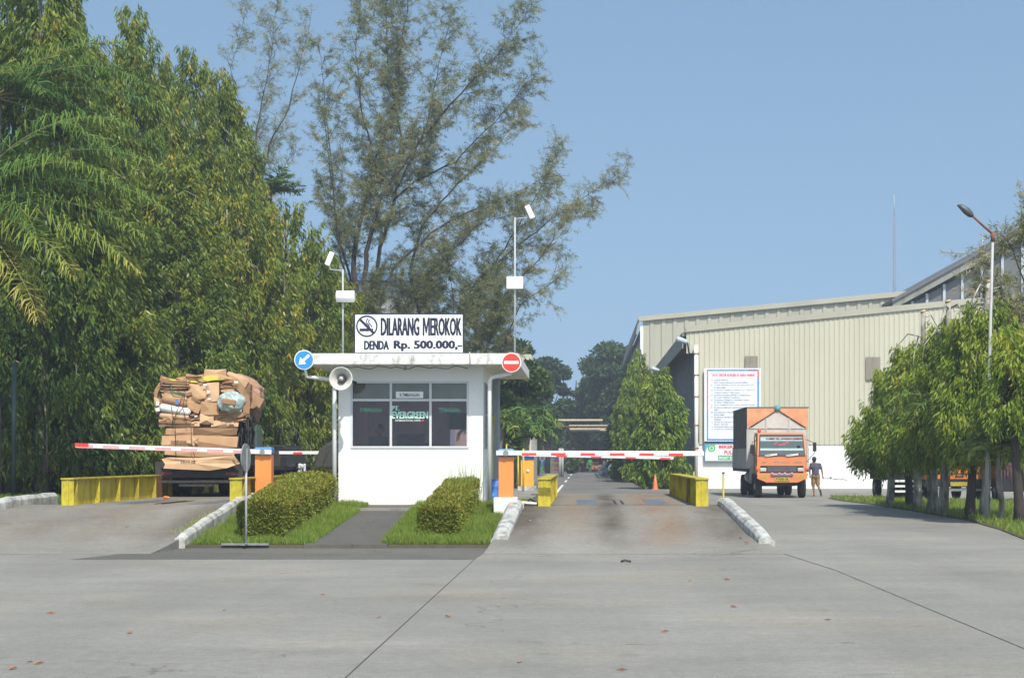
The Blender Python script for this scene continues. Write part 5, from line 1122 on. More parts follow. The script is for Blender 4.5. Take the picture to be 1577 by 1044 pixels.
# rubble and rows beside far road
Yr = 195
def rubble(name, x0, x1, y0, y1, h, m, label, n, sz, kind=None, seed=0):
    r = random.Random(seed); b = MB()
    for i in range(n):
        u = r.random(); x = x0 + (x1 - x0) * u; y = r.uniform(y0, y1); e = math.sin(math.pi * u) ** .5; z = r.uniform(0, h * e); s = sz * r.uniform(.4, 1.2)
        b.cbox((x, y, z + s * .2), (s, s * .8, s * .5), Matrix.Rotation(r.uniform(0, 3), 3, 'Z') @ Matrix.Rotation(r.uniform(-.6, .6), 3, 'X'))
    o = b.build(name, m); tag(o, label, 'rubble'); return o
BR = M('orange_brick', (.42, .20, .11), .9, .3, 2)
o = rubble('rubble_heap', gx(882, 216), gx(932, 216), 214, 221, 1.0, BR, 'heap of orange brick rubble at the far end of the road', 260, .6, seed=3)
o = rubble('scrap_heap', gx(930, 170), gx(952, 170), 168, 174, 1.1, M('grey_scrap', (.32, .34, .36), .7, .4, 2), 'grey heap of scrap sheets right of the far brick rubble', 90, .8, seed=5)
t = thing('boundary_wall', (gx(880, 230), 230, 0), 'pale wall closing the far end of the road', 'wall')
b = MB(); b.box(-40, 12, 230, 230.4, 0, 2.2); b.build('wall', M('far_pale_wall', (.55, .54, .50), .8), t)
b = MB()
for i in range(12): b.box(-40 + i * 4.5, -39.5 + i * 4.5, 229.8, 230, 0, 2.4)
b.build('pier', M('far_pier', (.42, .25, .2), .8), t)
t = thing('low_fence', (gx(858, 190), 190, 0), 'low red-brown rail fence left of the far brick rubble', 'fence')
b = MB()
for z in (.5, 1.1): b.box(gx(846, 190), gx(864, 190), 190, 190.1, z, z + .12)
for i in range(6): b.box(gx(846 + i * 3.5, 190), gx(846.8 + i * 3.5, 190), 189.95, 190.15, 0, 1.4)
b.build('rails', M('red_brown_rail', (.30, .12, .08), .7), t)
def bench(x, y, label):
    t = thing('bench', (x, y, 0), label, 'bench', 'grey benches under the trees right of the far road')
    b = MB(); b.box(x - .9, x + .9, y, y + .5, .45, .53); b.build('seat', GALV, t)
    for k in (-.8, .7):
        b = MB(); b.box(x + k, x + k + .1, y + .05, y + .45, .01, .448); b.build('leg', DKMETAL, t)
bench(gx(968, 130), 130, 'grey bench nearer the camera under the dark trees'); bench(gx(962, 150), 150, 'grey bench behind the other one under the dark trees')
t = thing('parked_motorcycles_cover', (gx(948, 160), 160, 0), 'pale cloth bundle on a crate under the dark trees', 'bundle')
b = MB(); b.cap((gx(944, 160), 160, .7), (gx(951, 160), 160, .9), .5, .35, 10); b.build('cloth', PAPER, t)
b = MB(); b.box(gx(940, 160), gx(955, 160), 159.8, 160.6, 0, .5); b.build('crate', DKMETAL, t)

# ------------------------------------------------------------ people
def person(label, loc, rz, J, shirt, bottom, hat=None, helmet=None, fine=False, long_trousers=True, barefoot=False, group=None, foot=None, sc=1):
    """J: joint dict in metres, x right, y forward, z up; a body grown from tapered limbs into one remeshed surface"""
    t = thing('person', (0, 0, 0), label, 'person', group)
    V = Vector; vox = .010 if fine else .022; n = 12 if fine else 8
    def blob(name, caps, m, vx=None, parent=None, sm=6):
        b = MB(); [b.cap(a, c, r1, r2, n) for a, c, r1, r2 in caps]
        o = b.build(name, m, parent or t); q = o.modifiers.new('remesh', 'REMESH'); q.mode = 'VOXEL'; q.voxel_size = vx or vox; q.use_smooth_shade = True
        q = o.modifiers.new('smooth', 'SMOOTH'); q.factor = .5; q.iterations = sm if fine else 2; return o
    g = {k: V(v) for k, v in J.items()}
    hd = g['head']; fwd = (g.get('look', V((0, 1, 0)))).normalized(); rt = fwd.cross(V((0, 0, 1))).normalized()
    C = [(g['pelvis'], g['chest'], .13, .145), (g['pelvis'] + V((-.07, 0, 0)), g['pelvis'] + V((.07, 0, 0)), .115, .115), (g['chest'] + V((-.08, 0, 0)), g['chest'] + V((.08, 0, 0)), .11, .11),
         (g['ls'], g['rs'], .062, .062), (g['neck'] - V((0, 0, .06)), hd - V((0, 0, .06)), .055, .05), (hd + V((0, 0, .035)) - fwd * .012, hd + V((0, 0, -.02)), .092, .085), (hd + V((0, 0, -.03)) + fwd * .02, hd + V((0, 0, -.08)) + fwd * .045, .062, .045)]
    C.append((hd + fwd * .088 + V((0, 0, .01)), hd + fwd * .108 - V((0, 0, .02)), .010, .015))
    for s in (-1, 1): C.append((hd + rt * s * .088 + V((0, 0, -.02)), hd + rt * s * .093 + V((0, 0, .02)), .014, .018))
    for s in 'lr':
        sh, el, wr = g[s + 's'], g[s + 'e'], g[s + 'w']; C += [(sh, el, .050, .040), (el, wr, .040, .027)]
        d = (wr - el).normalized(); pal = wr + d * .075; C.append((wr + d * .01, pal, .030, .034))
        if fine:
            side = d.cross(V((0, 1, 0))).normalized() if abs(d.y) < .9 else V((1, 0, 0))
            lat = side.cross(d).normalized()
            for k, ln in enumerate((.062, .072, .068, .052)):
                o0 = pal + lat * (-.027 + .018 * k) + d * .01; mid = o0 + d * ln * .5 + side * .006; C += [(o0, mid, .0095, .009), (mid, mid + d * ln * .38 + side * .018, .009, .0075)]
            tb = wr + d * .03 - lat * .032; C += [(wr + d * .02, tb, .016, .013), (tb, tb + d * .04 - lat * .012, .012, .009)]
        hp, kn, an = g[s + 'h'], g[s + 'k'], g[s + 'a']; C += [(hp, kn, .085, .056), (kn, kn.lerp(an, .35), .054, .056), (kn.lerp(an, .35), an, .056, .036)]
        fd = g.get(s + 'f', V((0, 1, 0))).normalized(); C.append((an - V((0, 0, .03)) - fd * .04, an + fd * .13 - V((0, 0, .045)), .034, .027))
    body = blob('body', C, SKIN)
    S = [(g['pelvis'] - V((0, 0, .02)), g['chest'], .152, .165), (g['pelvis'] + V((-.06, 0, -.03)), g['pelvis'] + V((.06, 0, -.03)), .135, .135), (g['chest'] + V((-.09, 0, 0)), g['chest'] + V((.09, 0, 0)), .128, .128), (g['ls'], g['rs'], .078, .078)]
    for s in 'lr': S.append((g[s + 's'], g[s + 's'].lerp(g[s + 'e'], .62 if fine else 1.0), .067, .066)); 
    if not fine:
        for s in 'lr': S.append((g[s + 'e'], g[s + 'w'], .055, .045))
    blob('shirt', S, shirt)
    T = [(g['pelvis'] + V((-.06, 0, -.05)), g['pelvis'] + V((.06, 0, -.05)), .140, .140)]
    for s in 'lr':
        if long_trousers: T += [(g[s + 'h'], g[s + 'k'], .105, .078), (g[s + 'k'], g[s + 'a'], .076, .062)]
        else: T += [(g[s + 'h'], g[s + 'k'].lerp(g[s + 'h'], .05), .108, .090)]
    blob('trousers' if long_trousers else 'shorts', T, bottom)
    if helmet:
        blob('helmet', [(hd + V((0, 0, .05)), hd + V((0, 0, .07)), .12, .11)], helmet); 
    elif hat:
        blob('cap', [(hd + V((0, 0, .055)) - fwd * .01, hd + V((0, 0, .065)) - fwd * .01, .104, .10), (hd + V((0, 0, .05)) - fwd * .09, hd + V((0, 0, .045)) - fwd * .15, .022, .018), (hd + V((0, 0, .05)) - fwd * .09 + rt * .04, hd + V((0, 0, .045)) - fwd * .14 + rt * .03, .018, .016), (hd + V((0, 0, .05)) - fwd * .09 - rt * .04, hd + V((0, 0, .045)) - fwd * .14 - rt * .03, .018, .016)], hat)
        blob('hair', [(hd + V((0, 0, .0)) - fwd * .03, hd + V((0, 0, -.03)) - fwd * .035, .085, .07)], HAIR)
    else: blob('hair', [(hd + V((0, 0, .055)) - fwd * .022, hd + V((0, 0, .02)) - fwd * .04, .097, .082)], HAIR)
    if fine:
        b = MB()
        for s in (-1, 1): b.cap(hd + fwd * .083 + rt * s * .033 + V((0, 0, .015)), hd + fwd * .086 + rt * s * .033 + V((0, 0, .015)), .011, .011, 8)
        b.build('eyes', M('dark_eye', (.02, .015, .01), .2), t)
        b = MB(); b.cap(hd + fwd * .085 + rt * .02 - V((0, 0, .055)), hd + fwd * .085 - rt * .02 - V((0, 0, .055)), .009, .009, 8); b.build('mouth', M('lip', (.22, .08, .06), .5), t)
    for s in 'lr':
        an = g[s + 'a']; fd = g.get(s + 'f', V((0, 1, 0))).normalized(); up = V((0, 0, 1)) if abs(fd.z) < .5 else V((0, 1, 0))
        if foot and not (barefoot and s == 'l'):
            b = MB(); side = fd.cross(up).normalized(); nrm = side.cross(fd)
            b.cap(an - fd * .05 - nrm * .066, an + fd * .16 - nrm * .066, .038, .042, 10); b.build('sandal' if fine else 'shoe', foot, t)
    t.location = loc; t.rotation_euler = (0, 0, rz); t.scale = (sc,) * 3; return t
STAND = dict(pelvis=(0, 0, .95), chest=(0, 0, 1.28), ls=(-.18, 0, 1.40), rs=(.18, 0, 1.40), neck=(0, 0, 1.46), head=(0, .01, 1.60), le=(-.24, -.02, 1.12), re=(.24, -.02, 1.12), lw=(-.25, .06, .88), rw=(.25, .06, .88), lh=(-.09, 0, .90), rh=(.09, 0, .90), lk=(-.10, .02, .49), rk=(.10, .02, .49), la=(-.10, 0, .085), ra=(.10, 0, .085))
# man walking beside the truck: back to camera, left knee forward, right foot lifted behind
WALK = dict(pelvis=(0, 0, .94), chest=(-.01, .03, 1.27), ls=(-.19, .03, 1.39), rs=(.18, .01, 1.38), neck=(-.02, .05, 1.45), head=(-.06, .07, 1.58), look=(-.55, .8, -.15),
            le=(-.25, .06, 1.12), lw=(-.22, .16, .90), re=(.27, -.06, 1.13), rw=(.31, -.03, .88), lh=(-.09, 0, .89), rh=(.09, 0, .89), lk=(-.09, .08, .48), la=(-.06, .0, .08), rk=(.11, .03, .49), ra=(.17, -.30, .20), rf=(.1, -.25, -.95), lf=(-.1, 1, 0))
Ym = 74.0
person('man in navy cap, slate shirt and khaki shorts walking beside the orange box truck', (gx(1256, Ym), Ym, 0), 0, WALK, GREYCL, KHAKI, hat=CAPB, fine=True, long_trousers=False, barefoot=True, foot=BLACK)
t = thing('twig_branch', (gx(1262, Ym), Ym - .1, .8), 'thin leafy twig trailing from the hand of the man', 'twig')
b = MB(); r = random.Random(9); p0 = Vector((gx(1256, Ym) + .33, Ym - .05, .80)); pts = [p0 + Vector((i * .16, r.uniform(-.02, .02), -.01 * i + r.uniform(-.02, .02))) for i in range(7)]; b.tube(pts, .010, 5)
for i in range(26): q = pts[r.randint(2, 6)]; b.tube([q, q + Vector((r.uniform(-.05, .2), r.uniform(-.1, .1), r.uniform(-.1, .1)))], .008, 4)
b.build('twig', BARKD, t)
# clerk inside booth, seated
SIT = dict(pelvis=(0, 0, .50), chest=(0, .04, .86), ls=(-.18, .05, .98), rs=(.18, .05, .98), neck=(0, .06, 1.05), head=(.0, .09, 1.19), look=(0, 1, -.1), le=(-.24, .16, .74), lw=(-.14, .38, .74), re=(.24, .16, .74), rw=(.14, .38, .74), lh=(-.09, .0, .48), rh=(.09, 0, .48), lk=(-.11, .42, .48), rk=(.11, .42, .48), la=(-.11, .42, .09), ra=(.11, .42, .09))
person('seated clerk in green shirt behind the booth window', (gx(590, 38.2), 38.2, 1.09), 2.2, SIT, M('dull_green_shirt', (.06, .12, .06), .8), DKCL, fine=True, foot=BLACK)
t = thing('clerk_stool', (gx(590, 38.2), 38.2, .69), 'stool under the seated clerk in the booth', 'stool')
b = MB(); b.cyl((gx(590, 38.2), 38.2, 1.02), (gx(590, 38.2), 38.2, 1.09), .18, 20); b.build('seat', BLACK, t)
b = MB(); b.cyl((gx(590, 38.2), 38.2, .70), (gx(590, 38.2), 38.2, 1.02), .03, 10); b.cyl((gx(590, 38.2), 38.2, .685), (gx(590, 38.2), 38.2, .70), .2, 16); b.build('stem', STEEL, t); t.location.z += .39
# far workers
def far(x, Y, label, shirt, bot, helmet=None, rz=0, hat=None, j=None):
    J = dict(STAND); J.update(j or {})
    return person(label, (gx(x, Y), Y, .01), rz, J, shirt, bot, hat=hat, helmet=helmet, foot=BLACK, group='workers on the far road')
step = dict(lk=(-.1, .12, .5), la=(-.09, .16, .09), rk=(.1, .02, .49), ra=(.1, -.2, .12))
far(908.5, 196, 'worker in green overalls walking away in the middle of the far road', GRNCL, M('dark_green_trousers', (.02, .12, .03), .8), j=step)
far(899.5, 205, 'person in a dark shirt standing before the brick rubble', DKCL, DKCL)
far(880, 210, 'worker in green with yellow helmet left of the brick rubble', GRNCL, GRNCL, helmet=M('yellow_helmet', (.8, .5, .03), .4), rz=.6)
far(829.5, 200, 'worker in green farthest left in the group by the far road', GRNCL, GRNCL)
far(834.5, 208, 'worker in blue shirt behind the greens of the far group', BLUCL, GRNCL)
far(840.5, 196, 'worker in blue with white helmet in the far group', BLUCL, M('blue_trousers', (.07, .10, .25), .8), helmet=WHITEP, j=step)
far(846.5, 203, 'worker in green right of the white helmeted one', GRNCL, GRNCL, rz=1.0)
# ------------------------------------------------------------ vegetation
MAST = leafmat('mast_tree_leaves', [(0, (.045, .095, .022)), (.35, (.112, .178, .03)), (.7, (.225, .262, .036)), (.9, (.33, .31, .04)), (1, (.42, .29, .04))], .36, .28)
MASTR = leafmat('fresh_mast_tree_leaves', [(0, (.07, .14, .022)), (.4, (.16, .255, .03)), (.8, (.30, .36, .045)), (1, (.42, .36, .06))], .4, .32)
PALM = leafmat('palm_leaflets', [(0, (.05, .11, .035)), (.5, (.11, .20, .04)), (.85, (.24, .29, .05)), (1, (.42, .35, .09))], .35, .2)
CASU = leafmat('grey_green_needles', [(0, (.12, .14, .06)), (.5, (.23, .245, .11)), (.8, (.33, .31, .155)), (1, (.40, .32, .18))], .6, .25)
BROAD = leafmat('broad_leaves', [(0, (.03, .06, .025)), (.5, (.06, .115, .035)), (1, (.13, .18, .04))], .5, .25)
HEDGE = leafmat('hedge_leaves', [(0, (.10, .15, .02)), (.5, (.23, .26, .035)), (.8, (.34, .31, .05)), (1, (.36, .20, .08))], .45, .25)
GRASS = leafmat('grass_blades', [(0, (.10, .165, .025)), (.5, (.22, .32, .05)), (.85, (.36, .41, .10)), (1, (.46, .40, .18))], .5, .35)

def norm(a): return a / np.maximum(np.linalg.norm(a, axis=1, keepdims=True), 1e-9)
def leaves(base, direc, L, W, rng, fold=.0, roll=None):
    """one folded 4-gon per leaf: base, side, tip, side"""
    n = len(base); d = norm(direc); up = rng.normal(size=(n, 3)); s = norm(np.cross(d, up)); nn = np.cross(s, d)
    L = np.broadcast_to(L, (n,))[:, None]; W = np.broadcast_to(W, (n,))[:, None]
    mid = base + d * L * .42 + nn * L * fold
    V = np.stack([base, mid + s * W / 2, base + d * L, mid - s * W / 2], 1).reshape(-1, 3)
    return V, np.arange(4 * n).reshape(-1, 4)
def mastcloud(seed, H, R, z0, ncl, k, prof, Ls=(.18, .30), W=.058, tintbias=0, hole=.0, yell=.05, depth=(.45, 1.08), dv=13):
    rng = np.random.default_rng(seed); nb = max(40, int(ncl / dv)); t = rng.random(nb * 4); keep = rng.random(nb * 4) < (.2 + prof(t)) / (.2 + prof(np.linspace(0, 1, 50)).max()); t = t[keep][:nb]; nb = len(t)
    th = rng.random(nb) * 2 * np.pi
    lump = 1 + .12 * np.sin(3 * th + 9 * t + seed) + .10 * np.sin(5 * th - 17 * t + 2 * seed) + .08 * np.sin(2 * th + 31 * t)
    lump = 1 + (lump - 1) * np.clip(1.6 - 1.4 * t, .2, 1)
    rr = R * prof(t) * lump * np.clip(1 - rng.random(nb) ** 2 * (1 - depth[0]), 0, 1) * depth[1] * rng.uniform(.82, 1.08, nb)
    z = z0 + (H - z0) * t; kk = 13; n = nb * kk
    c = np.repeat(np.stack([rr * np.cos(th), rr * np.sin(th), z], 1), kk, 0); th = np.repeat(th, kk); t = np.repeat(t, kk); q = np.tile(np.arange(kk), nb) / kk
    bs = np.repeat(np.clip(R * .13, .12, .30) * np.clip(1.25 - .6 * t[::kk], .5, 1) * rng.uniform(.7, 1.3, nb), kk)[:, None]
    c = c + rng.normal(size=(n, 3)) * bs * [.62, .62, .4] + np.stack([np.cos(th) * .22 * (1 - q), np.sin(th) * .22 * (1 - q), -q * .85 + .25], 1) * np.clip(R / 1.6, .5, 1.2)
    # drooping tassels
    out = np.stack([np.cos(th), np.sin(th), np.zeros(n)], 1)
    base = np.repeat(c, k, 0); o = np.repeat(out, k, 0); m = len(base); j = np.tile(np.arange(k), n) / k
    base = base + rng.normal(size=(m, 3)) * [.05, .05, .04] + np.stack([np.zeros(m), np.zeros(m), -.32 * j], 1) * rng.uniform(.6, 1.3, (m, 1)) + o * .1 * (1 - j)[:, None]
    d = o * rng.uniform(.0, .8, (m, 1)) + rng.normal(size=(m, 3)) * [.45, .45, .2] + np.array([0, 0, -1.05])
    V, F = leaves(base, d, rng.uniform(*Ls, m), W * rng.uniform(.8, 1.2, m), rng, .06)
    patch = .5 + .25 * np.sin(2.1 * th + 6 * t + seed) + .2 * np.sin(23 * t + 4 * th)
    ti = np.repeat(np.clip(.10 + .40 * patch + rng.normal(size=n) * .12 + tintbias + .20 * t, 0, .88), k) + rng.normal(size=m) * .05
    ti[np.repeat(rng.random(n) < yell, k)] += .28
    return V, F, np.clip(ti, 0, 1)
def trunkmesh(H, r0, r1, seed, m, parent, lean=0, top=None, limbs=0, R=1, z0=0, stubs=0):
    r = random.Random(seed); b = MB(); pts = []; n = 9
    for i in range(n + 1):
        q = i / n; pts.append((lean * q * H + .05 * math.sin(q * 7 + seed), .05 * math.cos(q * 6 + seed), q * H - .1 * (i == 0)))
    b.tube(pts, [r0 * 1.35] + [r0 + (r1 - r0) * i / n for i in range(1, n + 1)], 10)
    for i in range(limbs):
        q = r.uniform(z0 / H, .97); a = r.uniform(0, 6.28); p = Vector((lean * q * H, 0, q * H)); l = R * r.uniform(.5, .9) * (1.1 - q * .6)
        b.tube([p, p + Vector((math.cos(a) * l * .5, math.sin(a) * l * .5, l * .25)), p + Vector((math.cos(a) * l, math.sin(a) * l, -l * .1)), p + Vector((math.cos(a) * l * 1.1, math.sin(a) * l * 1.1, -l * .9))], [.035, .028, .018, .008], 5)
    return b.build('trunk', m, parent)
narrow = lambda t: np.interp(t, [0, .15, .42, .70, .86, .95, 1], [.85, 1.0, .95, .58, .31, .19, .03])
dome = lambda t: np.clip(1 - np.clip((t - .55) / .45, 0, 1) ** 2.2, .0, 1) ** .7 * .95 + .05
# --- four crown variants for the left row
def make_mast(seed, H, R, z0, ncl, k, prof, m, bark, label, loc, grp, **kw):
    t = thing('mast_tree', (0, 0, 0), label, 'tree', grp)
    V, F, ti = mastcloud(seed, H, R, z0, ncl, k, prof, **kw); npmesh('crown', V, F, m, t, ti)
    trunkmesh(H * .95, .17, .03, seed, bark, t, limbs=26, R=R, z0=z0)
    t.location = loc; return t
GL_ = 'mast trees in the left row'
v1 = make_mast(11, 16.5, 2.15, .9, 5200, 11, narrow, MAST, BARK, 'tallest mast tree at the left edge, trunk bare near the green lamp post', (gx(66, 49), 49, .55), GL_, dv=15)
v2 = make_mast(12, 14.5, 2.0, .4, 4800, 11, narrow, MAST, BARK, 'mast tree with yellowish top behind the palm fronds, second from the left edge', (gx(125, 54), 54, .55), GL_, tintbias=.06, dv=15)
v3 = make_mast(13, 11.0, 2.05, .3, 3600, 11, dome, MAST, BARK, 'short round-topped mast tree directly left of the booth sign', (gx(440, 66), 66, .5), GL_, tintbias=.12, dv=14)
def mast(src, x, Y, H0, ytop, rz, label, w=1.0):
    h = gz(ytop, Y) - .55; s = h / H0; return copy_tree(src, (gx(x, Y), Y, .55), rz, (w, w, s), label)
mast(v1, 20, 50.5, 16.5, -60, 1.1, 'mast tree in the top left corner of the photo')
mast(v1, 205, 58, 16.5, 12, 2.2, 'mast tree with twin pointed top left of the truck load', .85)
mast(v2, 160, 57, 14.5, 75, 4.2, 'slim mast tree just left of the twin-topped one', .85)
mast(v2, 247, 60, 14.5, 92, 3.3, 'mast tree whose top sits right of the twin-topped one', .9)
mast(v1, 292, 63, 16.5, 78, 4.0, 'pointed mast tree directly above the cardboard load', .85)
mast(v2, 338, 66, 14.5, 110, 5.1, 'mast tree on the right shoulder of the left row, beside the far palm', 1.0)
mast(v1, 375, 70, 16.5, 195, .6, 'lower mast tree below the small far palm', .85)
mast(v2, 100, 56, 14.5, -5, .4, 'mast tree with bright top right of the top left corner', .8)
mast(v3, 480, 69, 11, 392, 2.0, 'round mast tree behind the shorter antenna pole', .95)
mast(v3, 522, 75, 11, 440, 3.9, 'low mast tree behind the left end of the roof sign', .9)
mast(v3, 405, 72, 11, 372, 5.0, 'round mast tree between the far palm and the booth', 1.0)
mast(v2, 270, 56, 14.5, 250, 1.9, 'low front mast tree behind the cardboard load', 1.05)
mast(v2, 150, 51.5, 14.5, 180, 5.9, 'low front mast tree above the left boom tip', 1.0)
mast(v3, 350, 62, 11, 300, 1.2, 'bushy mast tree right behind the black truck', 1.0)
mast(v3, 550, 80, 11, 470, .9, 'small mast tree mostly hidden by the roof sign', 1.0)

# --- palms
def frond(rng, p0, az, elev, L, droop, W, Vs, Fs, Ts, rach, lw=.045, tint=.4, hang=.7, n=64):
    P = []; p = np.array(p0, float); e = elev
    N = 14; d = L / N
    for i in range(N + 1):
        P.append(p.copy()); p = p + d * np.array([math.cos(az) * math.cos(e), math.sin(az) * math.cos(e), math.sin(e)]); e -= droop / N * (.5 + i / N)
    P = np.array(P); rach.append([tuple(q) for q in P])
    u = np.linspace(.12, .99, n); idx = u * N; i0 = np.minimum(idx.astype(int), N - 1); f = (idx - i0)[:, None]
    base = P[i0] * (1 - f) + P[i0 + 1] * f; tan = norm(P[i0 + 1] - P[i0]); side = norm(np.cross(tan, [0, 0, 1.0]))
    ln = W * 1.12 * np.sin(np.pi * np.clip(.12 + u * .86, 0, 1)) ** .6 * rng.uniform(.78, 1.1, n)
    for s in (-1, 1):
        d1 = norm(side * s + tan * rng.uniform(.35, .65, (n, 1)) + np.array([0, 0, .18]) + rng.normal(size=(n, 3)) * .17)
        d2 = norm(d1 * .7 + np.array([0, 0, -hang]) * rng.uniform(.6, 1.3, (n, 1)) + rng.normal(size=(n, 3)) * .22)
        w = norm(np.cross(d1, np.array([0, 0, 1.0]) + rng.normal(size=(n, 3)) * .5)) * lw / 2; l = ln[:, None]
        m = base + d1 * l * .5; tip = m + d2 * l * .5
        V = np.stack([base - w * .4, base + w * .4, m + w, m - w, tip + w * .1, tip - w * .1], 1).reshape(-1, 3)
        k = sum(len(v) for v in Vs); a = np.arange(n) * 6 + k
        F = np.concatenate([np.stack([a, a + 1, a + 2, a + 3], 1), np.stack([a + 3, a + 2, a + 4, a + 5], 1)])
        Vs.append(V); Fs.append(F); tt = np.clip(tint + rng.normal(size=n) * .08 + (.25 * u ** 3), 0, 1); Ts.append(np.concatenate([tt, tt]))
def palm(loc, H, fr, label, grp=None, r=.16, seed=1, lw=.045, n=64):
    rng = np.random.default_rng(seed); t = thing('palm_tree', (0, 0, 0), label, 'palm', grp); Vs, Fs, Ts, R_ = [], [], [], []
    for (az, el, L, dr, W, ti, hang) in fr: frond(rng, (0, 0, H), math.radians(az), math.radians(el), L, dr, W, Vs, Fs, Ts, R_, lw, ti, hang, n)
    npmesh('crown', np.concatenate(Vs), np.concatenate(Fs), PALM, t, np.concatenate(Ts))
    b = MB()
    for q in R_: b.tube(q, [max(.006, .035 * (1 - i / 15)) * (lw / .045) ** .5 for i in range(len(q))], 5)
    b.build('frond_stalks', M('palm_stalk', (.22, .20, .07), .5), t)
    b = MB(); b.tube([(.05 * math.sin(i), .04 * math.cos(i), H * i / 8) for i in range(9)], [r * (1.3 if i == 0 else 1) * (1 + .08 * (i % 2)) for i in range(9)], 12); b.build('trunk', BARK, t)
    t.location = loc; return t
rr = random.Random(21)
def ring(n, L, el, seed, W=.85, tint=.35, hang=.8, dr=1.5):
    r = random.Random(seed); return [(360 * i / n + r.uniform(-12, 12), el + r.uniform(-18, 18), L * r.uniform(.85, 1.1), dr * r.uniform(.8, 1.2), W, tint + r.uniform(-.15, .15), hang) for i in range(n)]
Ypm = 42
# fronds reach right (az 0 = +x); the crown sits at the left frame edge
palm((gx(-60, Ypm), Ypm, .5), gz(315, Ypm) - .5, ring(12, 3.4, 30, 1) + [(-12, 52, 5.3, 1.5, 1.0, .45, .9), (4, 40, 5.6, 1.5, 1.0, .4, .9), (-20, 30, 5.0, 1.3, 1.0, .5, 1.0), (-5, 8, 5.0, .9, 1.0, .55, 1.0), (-25, -12, 4.4, .8, .9, .7, 1.1), (-30, -35, 4.2, .6, .9, .85, 1.1), (0, 22, 5.6, 1.2, 1.0, .4, .9), (-10, -4, 5.2, .8, 1.0, .68, 1.0)], 'big feather palm whose fronds hang in at the left edge', 'feather palms on the left', seed=2, lw=.036, n=84)
palm((gx(-10, 47), 47, .5), gz(150, 47) - .5, ring(12, 3.0, 30, 4) + [(-10, 40, 5.0, 1.3, .9, .55, .9), (0, 12, 5.4, .9, .95, .35, .8), (-15, 25, 5.4, 1.3, .95, .3, .8), (10, 0, 5.2, .9, .9, .3, .8), (-12, -15, 5.0, .6, .9, .45, .9)], 'taller feather palm behind, fronds crossing the mast trees near the top left', 'feather palms on the left', seed=3, lw=.036, n=84)
palm((gx(412, 78), 78, .5), gz(300, 78) - .5, ring(15, 1.8, 38, 7, .62, .4, .25, .8), 'small far palm poking out right of the left tree row', seed=4, lw=.07, n=30)
for i, (x, Y, yt, lb) in enumerate(((770, 80, 655, 'palm clump directly behind the near orange barrier'), (795, 90, 648, 'palm right of the clump behind the near barrier'), (812, 105, 662, 'low palm by the far road left of the pipe bridge'), (838, 226, 672, 'small far palm under the left part of the pipe bridge'), (868, 228, 676, 'farthest small palm beyond the pipe bridge'))):
    palm((gx(x, Y), Y, 0), gz(yt, Y), ring(14, 2.6, 30, 30 + i, .7, .42, .8, 1.7), lb, 'palms left of the far road', seed=30 + i, lw=.09, n=26)

# --- casuarinas
def casu(name_label, limbs, Y, seed, needle_n, tint=.45, rbase=.16, dens=1.0, grp=None, base=None, cat='tree'):
    rng = np.random.default_rng(seed); r = random.Random(seed); bx = base[0]; t = thing('casuarina_tree', (gx(bx, Y), Y, base[1]), name_label, cat, grp)
    b = MB(); tw = []
    for (pts, r0, spread, dn) in limbs:
        P = [Vector((gx(x, Y), Y + dy, gz(y, Y))) for x, y, dy in pts]
        Q = []
        for i in range(len(P) - 1):
            n = max(2, int((P[i + 1] - P[i]).length / .5))
            for k in range(n):
                q = P[i].lerp(P[i + 1], k / n); Q.append(q + Vector((r.uniform(-.05, .05), r.uniform(-.05, .05), r.uniform(-.04, .04))))
        Q.append(P[-1]); n = len(Q)
        b.tube(Q, [max(.010, r0 * .72 * (1 - i / n) ** 1.1) for i in range(n)], 6)
        for i in range(1, n):
            u = i / n
            if u < dn[0]: continue
            for _ in range(2 if r.random() < dn[1] * dens else 1):
                if r.random() > dn[1] * 1.7 * dens: continue
                d = (Q[i] - Q[i - 1]).normalized(); a = Vector((r.gauss(0, 1), r.gauss(0, 1), r.gauss(.1, .6))).normalized(); dd = (d * .8 + a * .75).normalized(); L = spread * r.uniform(.5, 1.15) * (1.15 - .6 * u)
                S = [Q[i]]; p = Q[i].copy(); m = max(3, int(L / .28))
                for k in range(m): p = p + dd * L / m; dd = (dd + Vector((r.gauss(0, .14), r.gauss(0, .14), r.gauss(.0, .12)))).normalized(); S.append(p.copy())
                b.tube(S, [max(.005, .018 * (1 - k / m)) for k in range(len(S))], 4, caps=False)
                for k in range(1, len(S)):
                    for _ in range(3):
                        e = (dd * .5 + Vector((r.gauss(0, .8), r.gauss(0, .8), r.gauss(-.05, .6)))).normalized(); l2 = r.uniform(.3, .8); tw.append((S[k], S[k] + e * l2)); 
                        if r.random() < .35: b.tube([S[k], S[k] + e * l2], [.005, .003], 3, caps=False)
    b.build('trunk', BARKD, t)
    A = np.array([list(p) for p, q in tw]); B = np.array([list(q) for p, q in tw]); n = needle_n; m = len(tw)
    n = int(n * 2.7); u = rng.random((m, n, 1)); base_ = (A[:, None] * (1 - u) + B[:, None] * u + rng.normal(size=(m, n, 3)) * .03).reshape(-1, 3)
    d = np.repeat(norm(B - A), n, 0) * .6 + rng.normal(size=(m * n, 3)) * .45 + np.array([0, 0, -.25])
    V, F = leaves(base_, d, rng.uniform(.10, .26, m * n), .019, rng); ti = np.repeat(np.clip(tint + rng.normal(size=m) * .2, 0, 1), n)
    org = np.array([gx(bx, Y), Y, base[1]]); npmesh('crown', V - org, F, CASU, t, ti); return t
Yc_ = 78
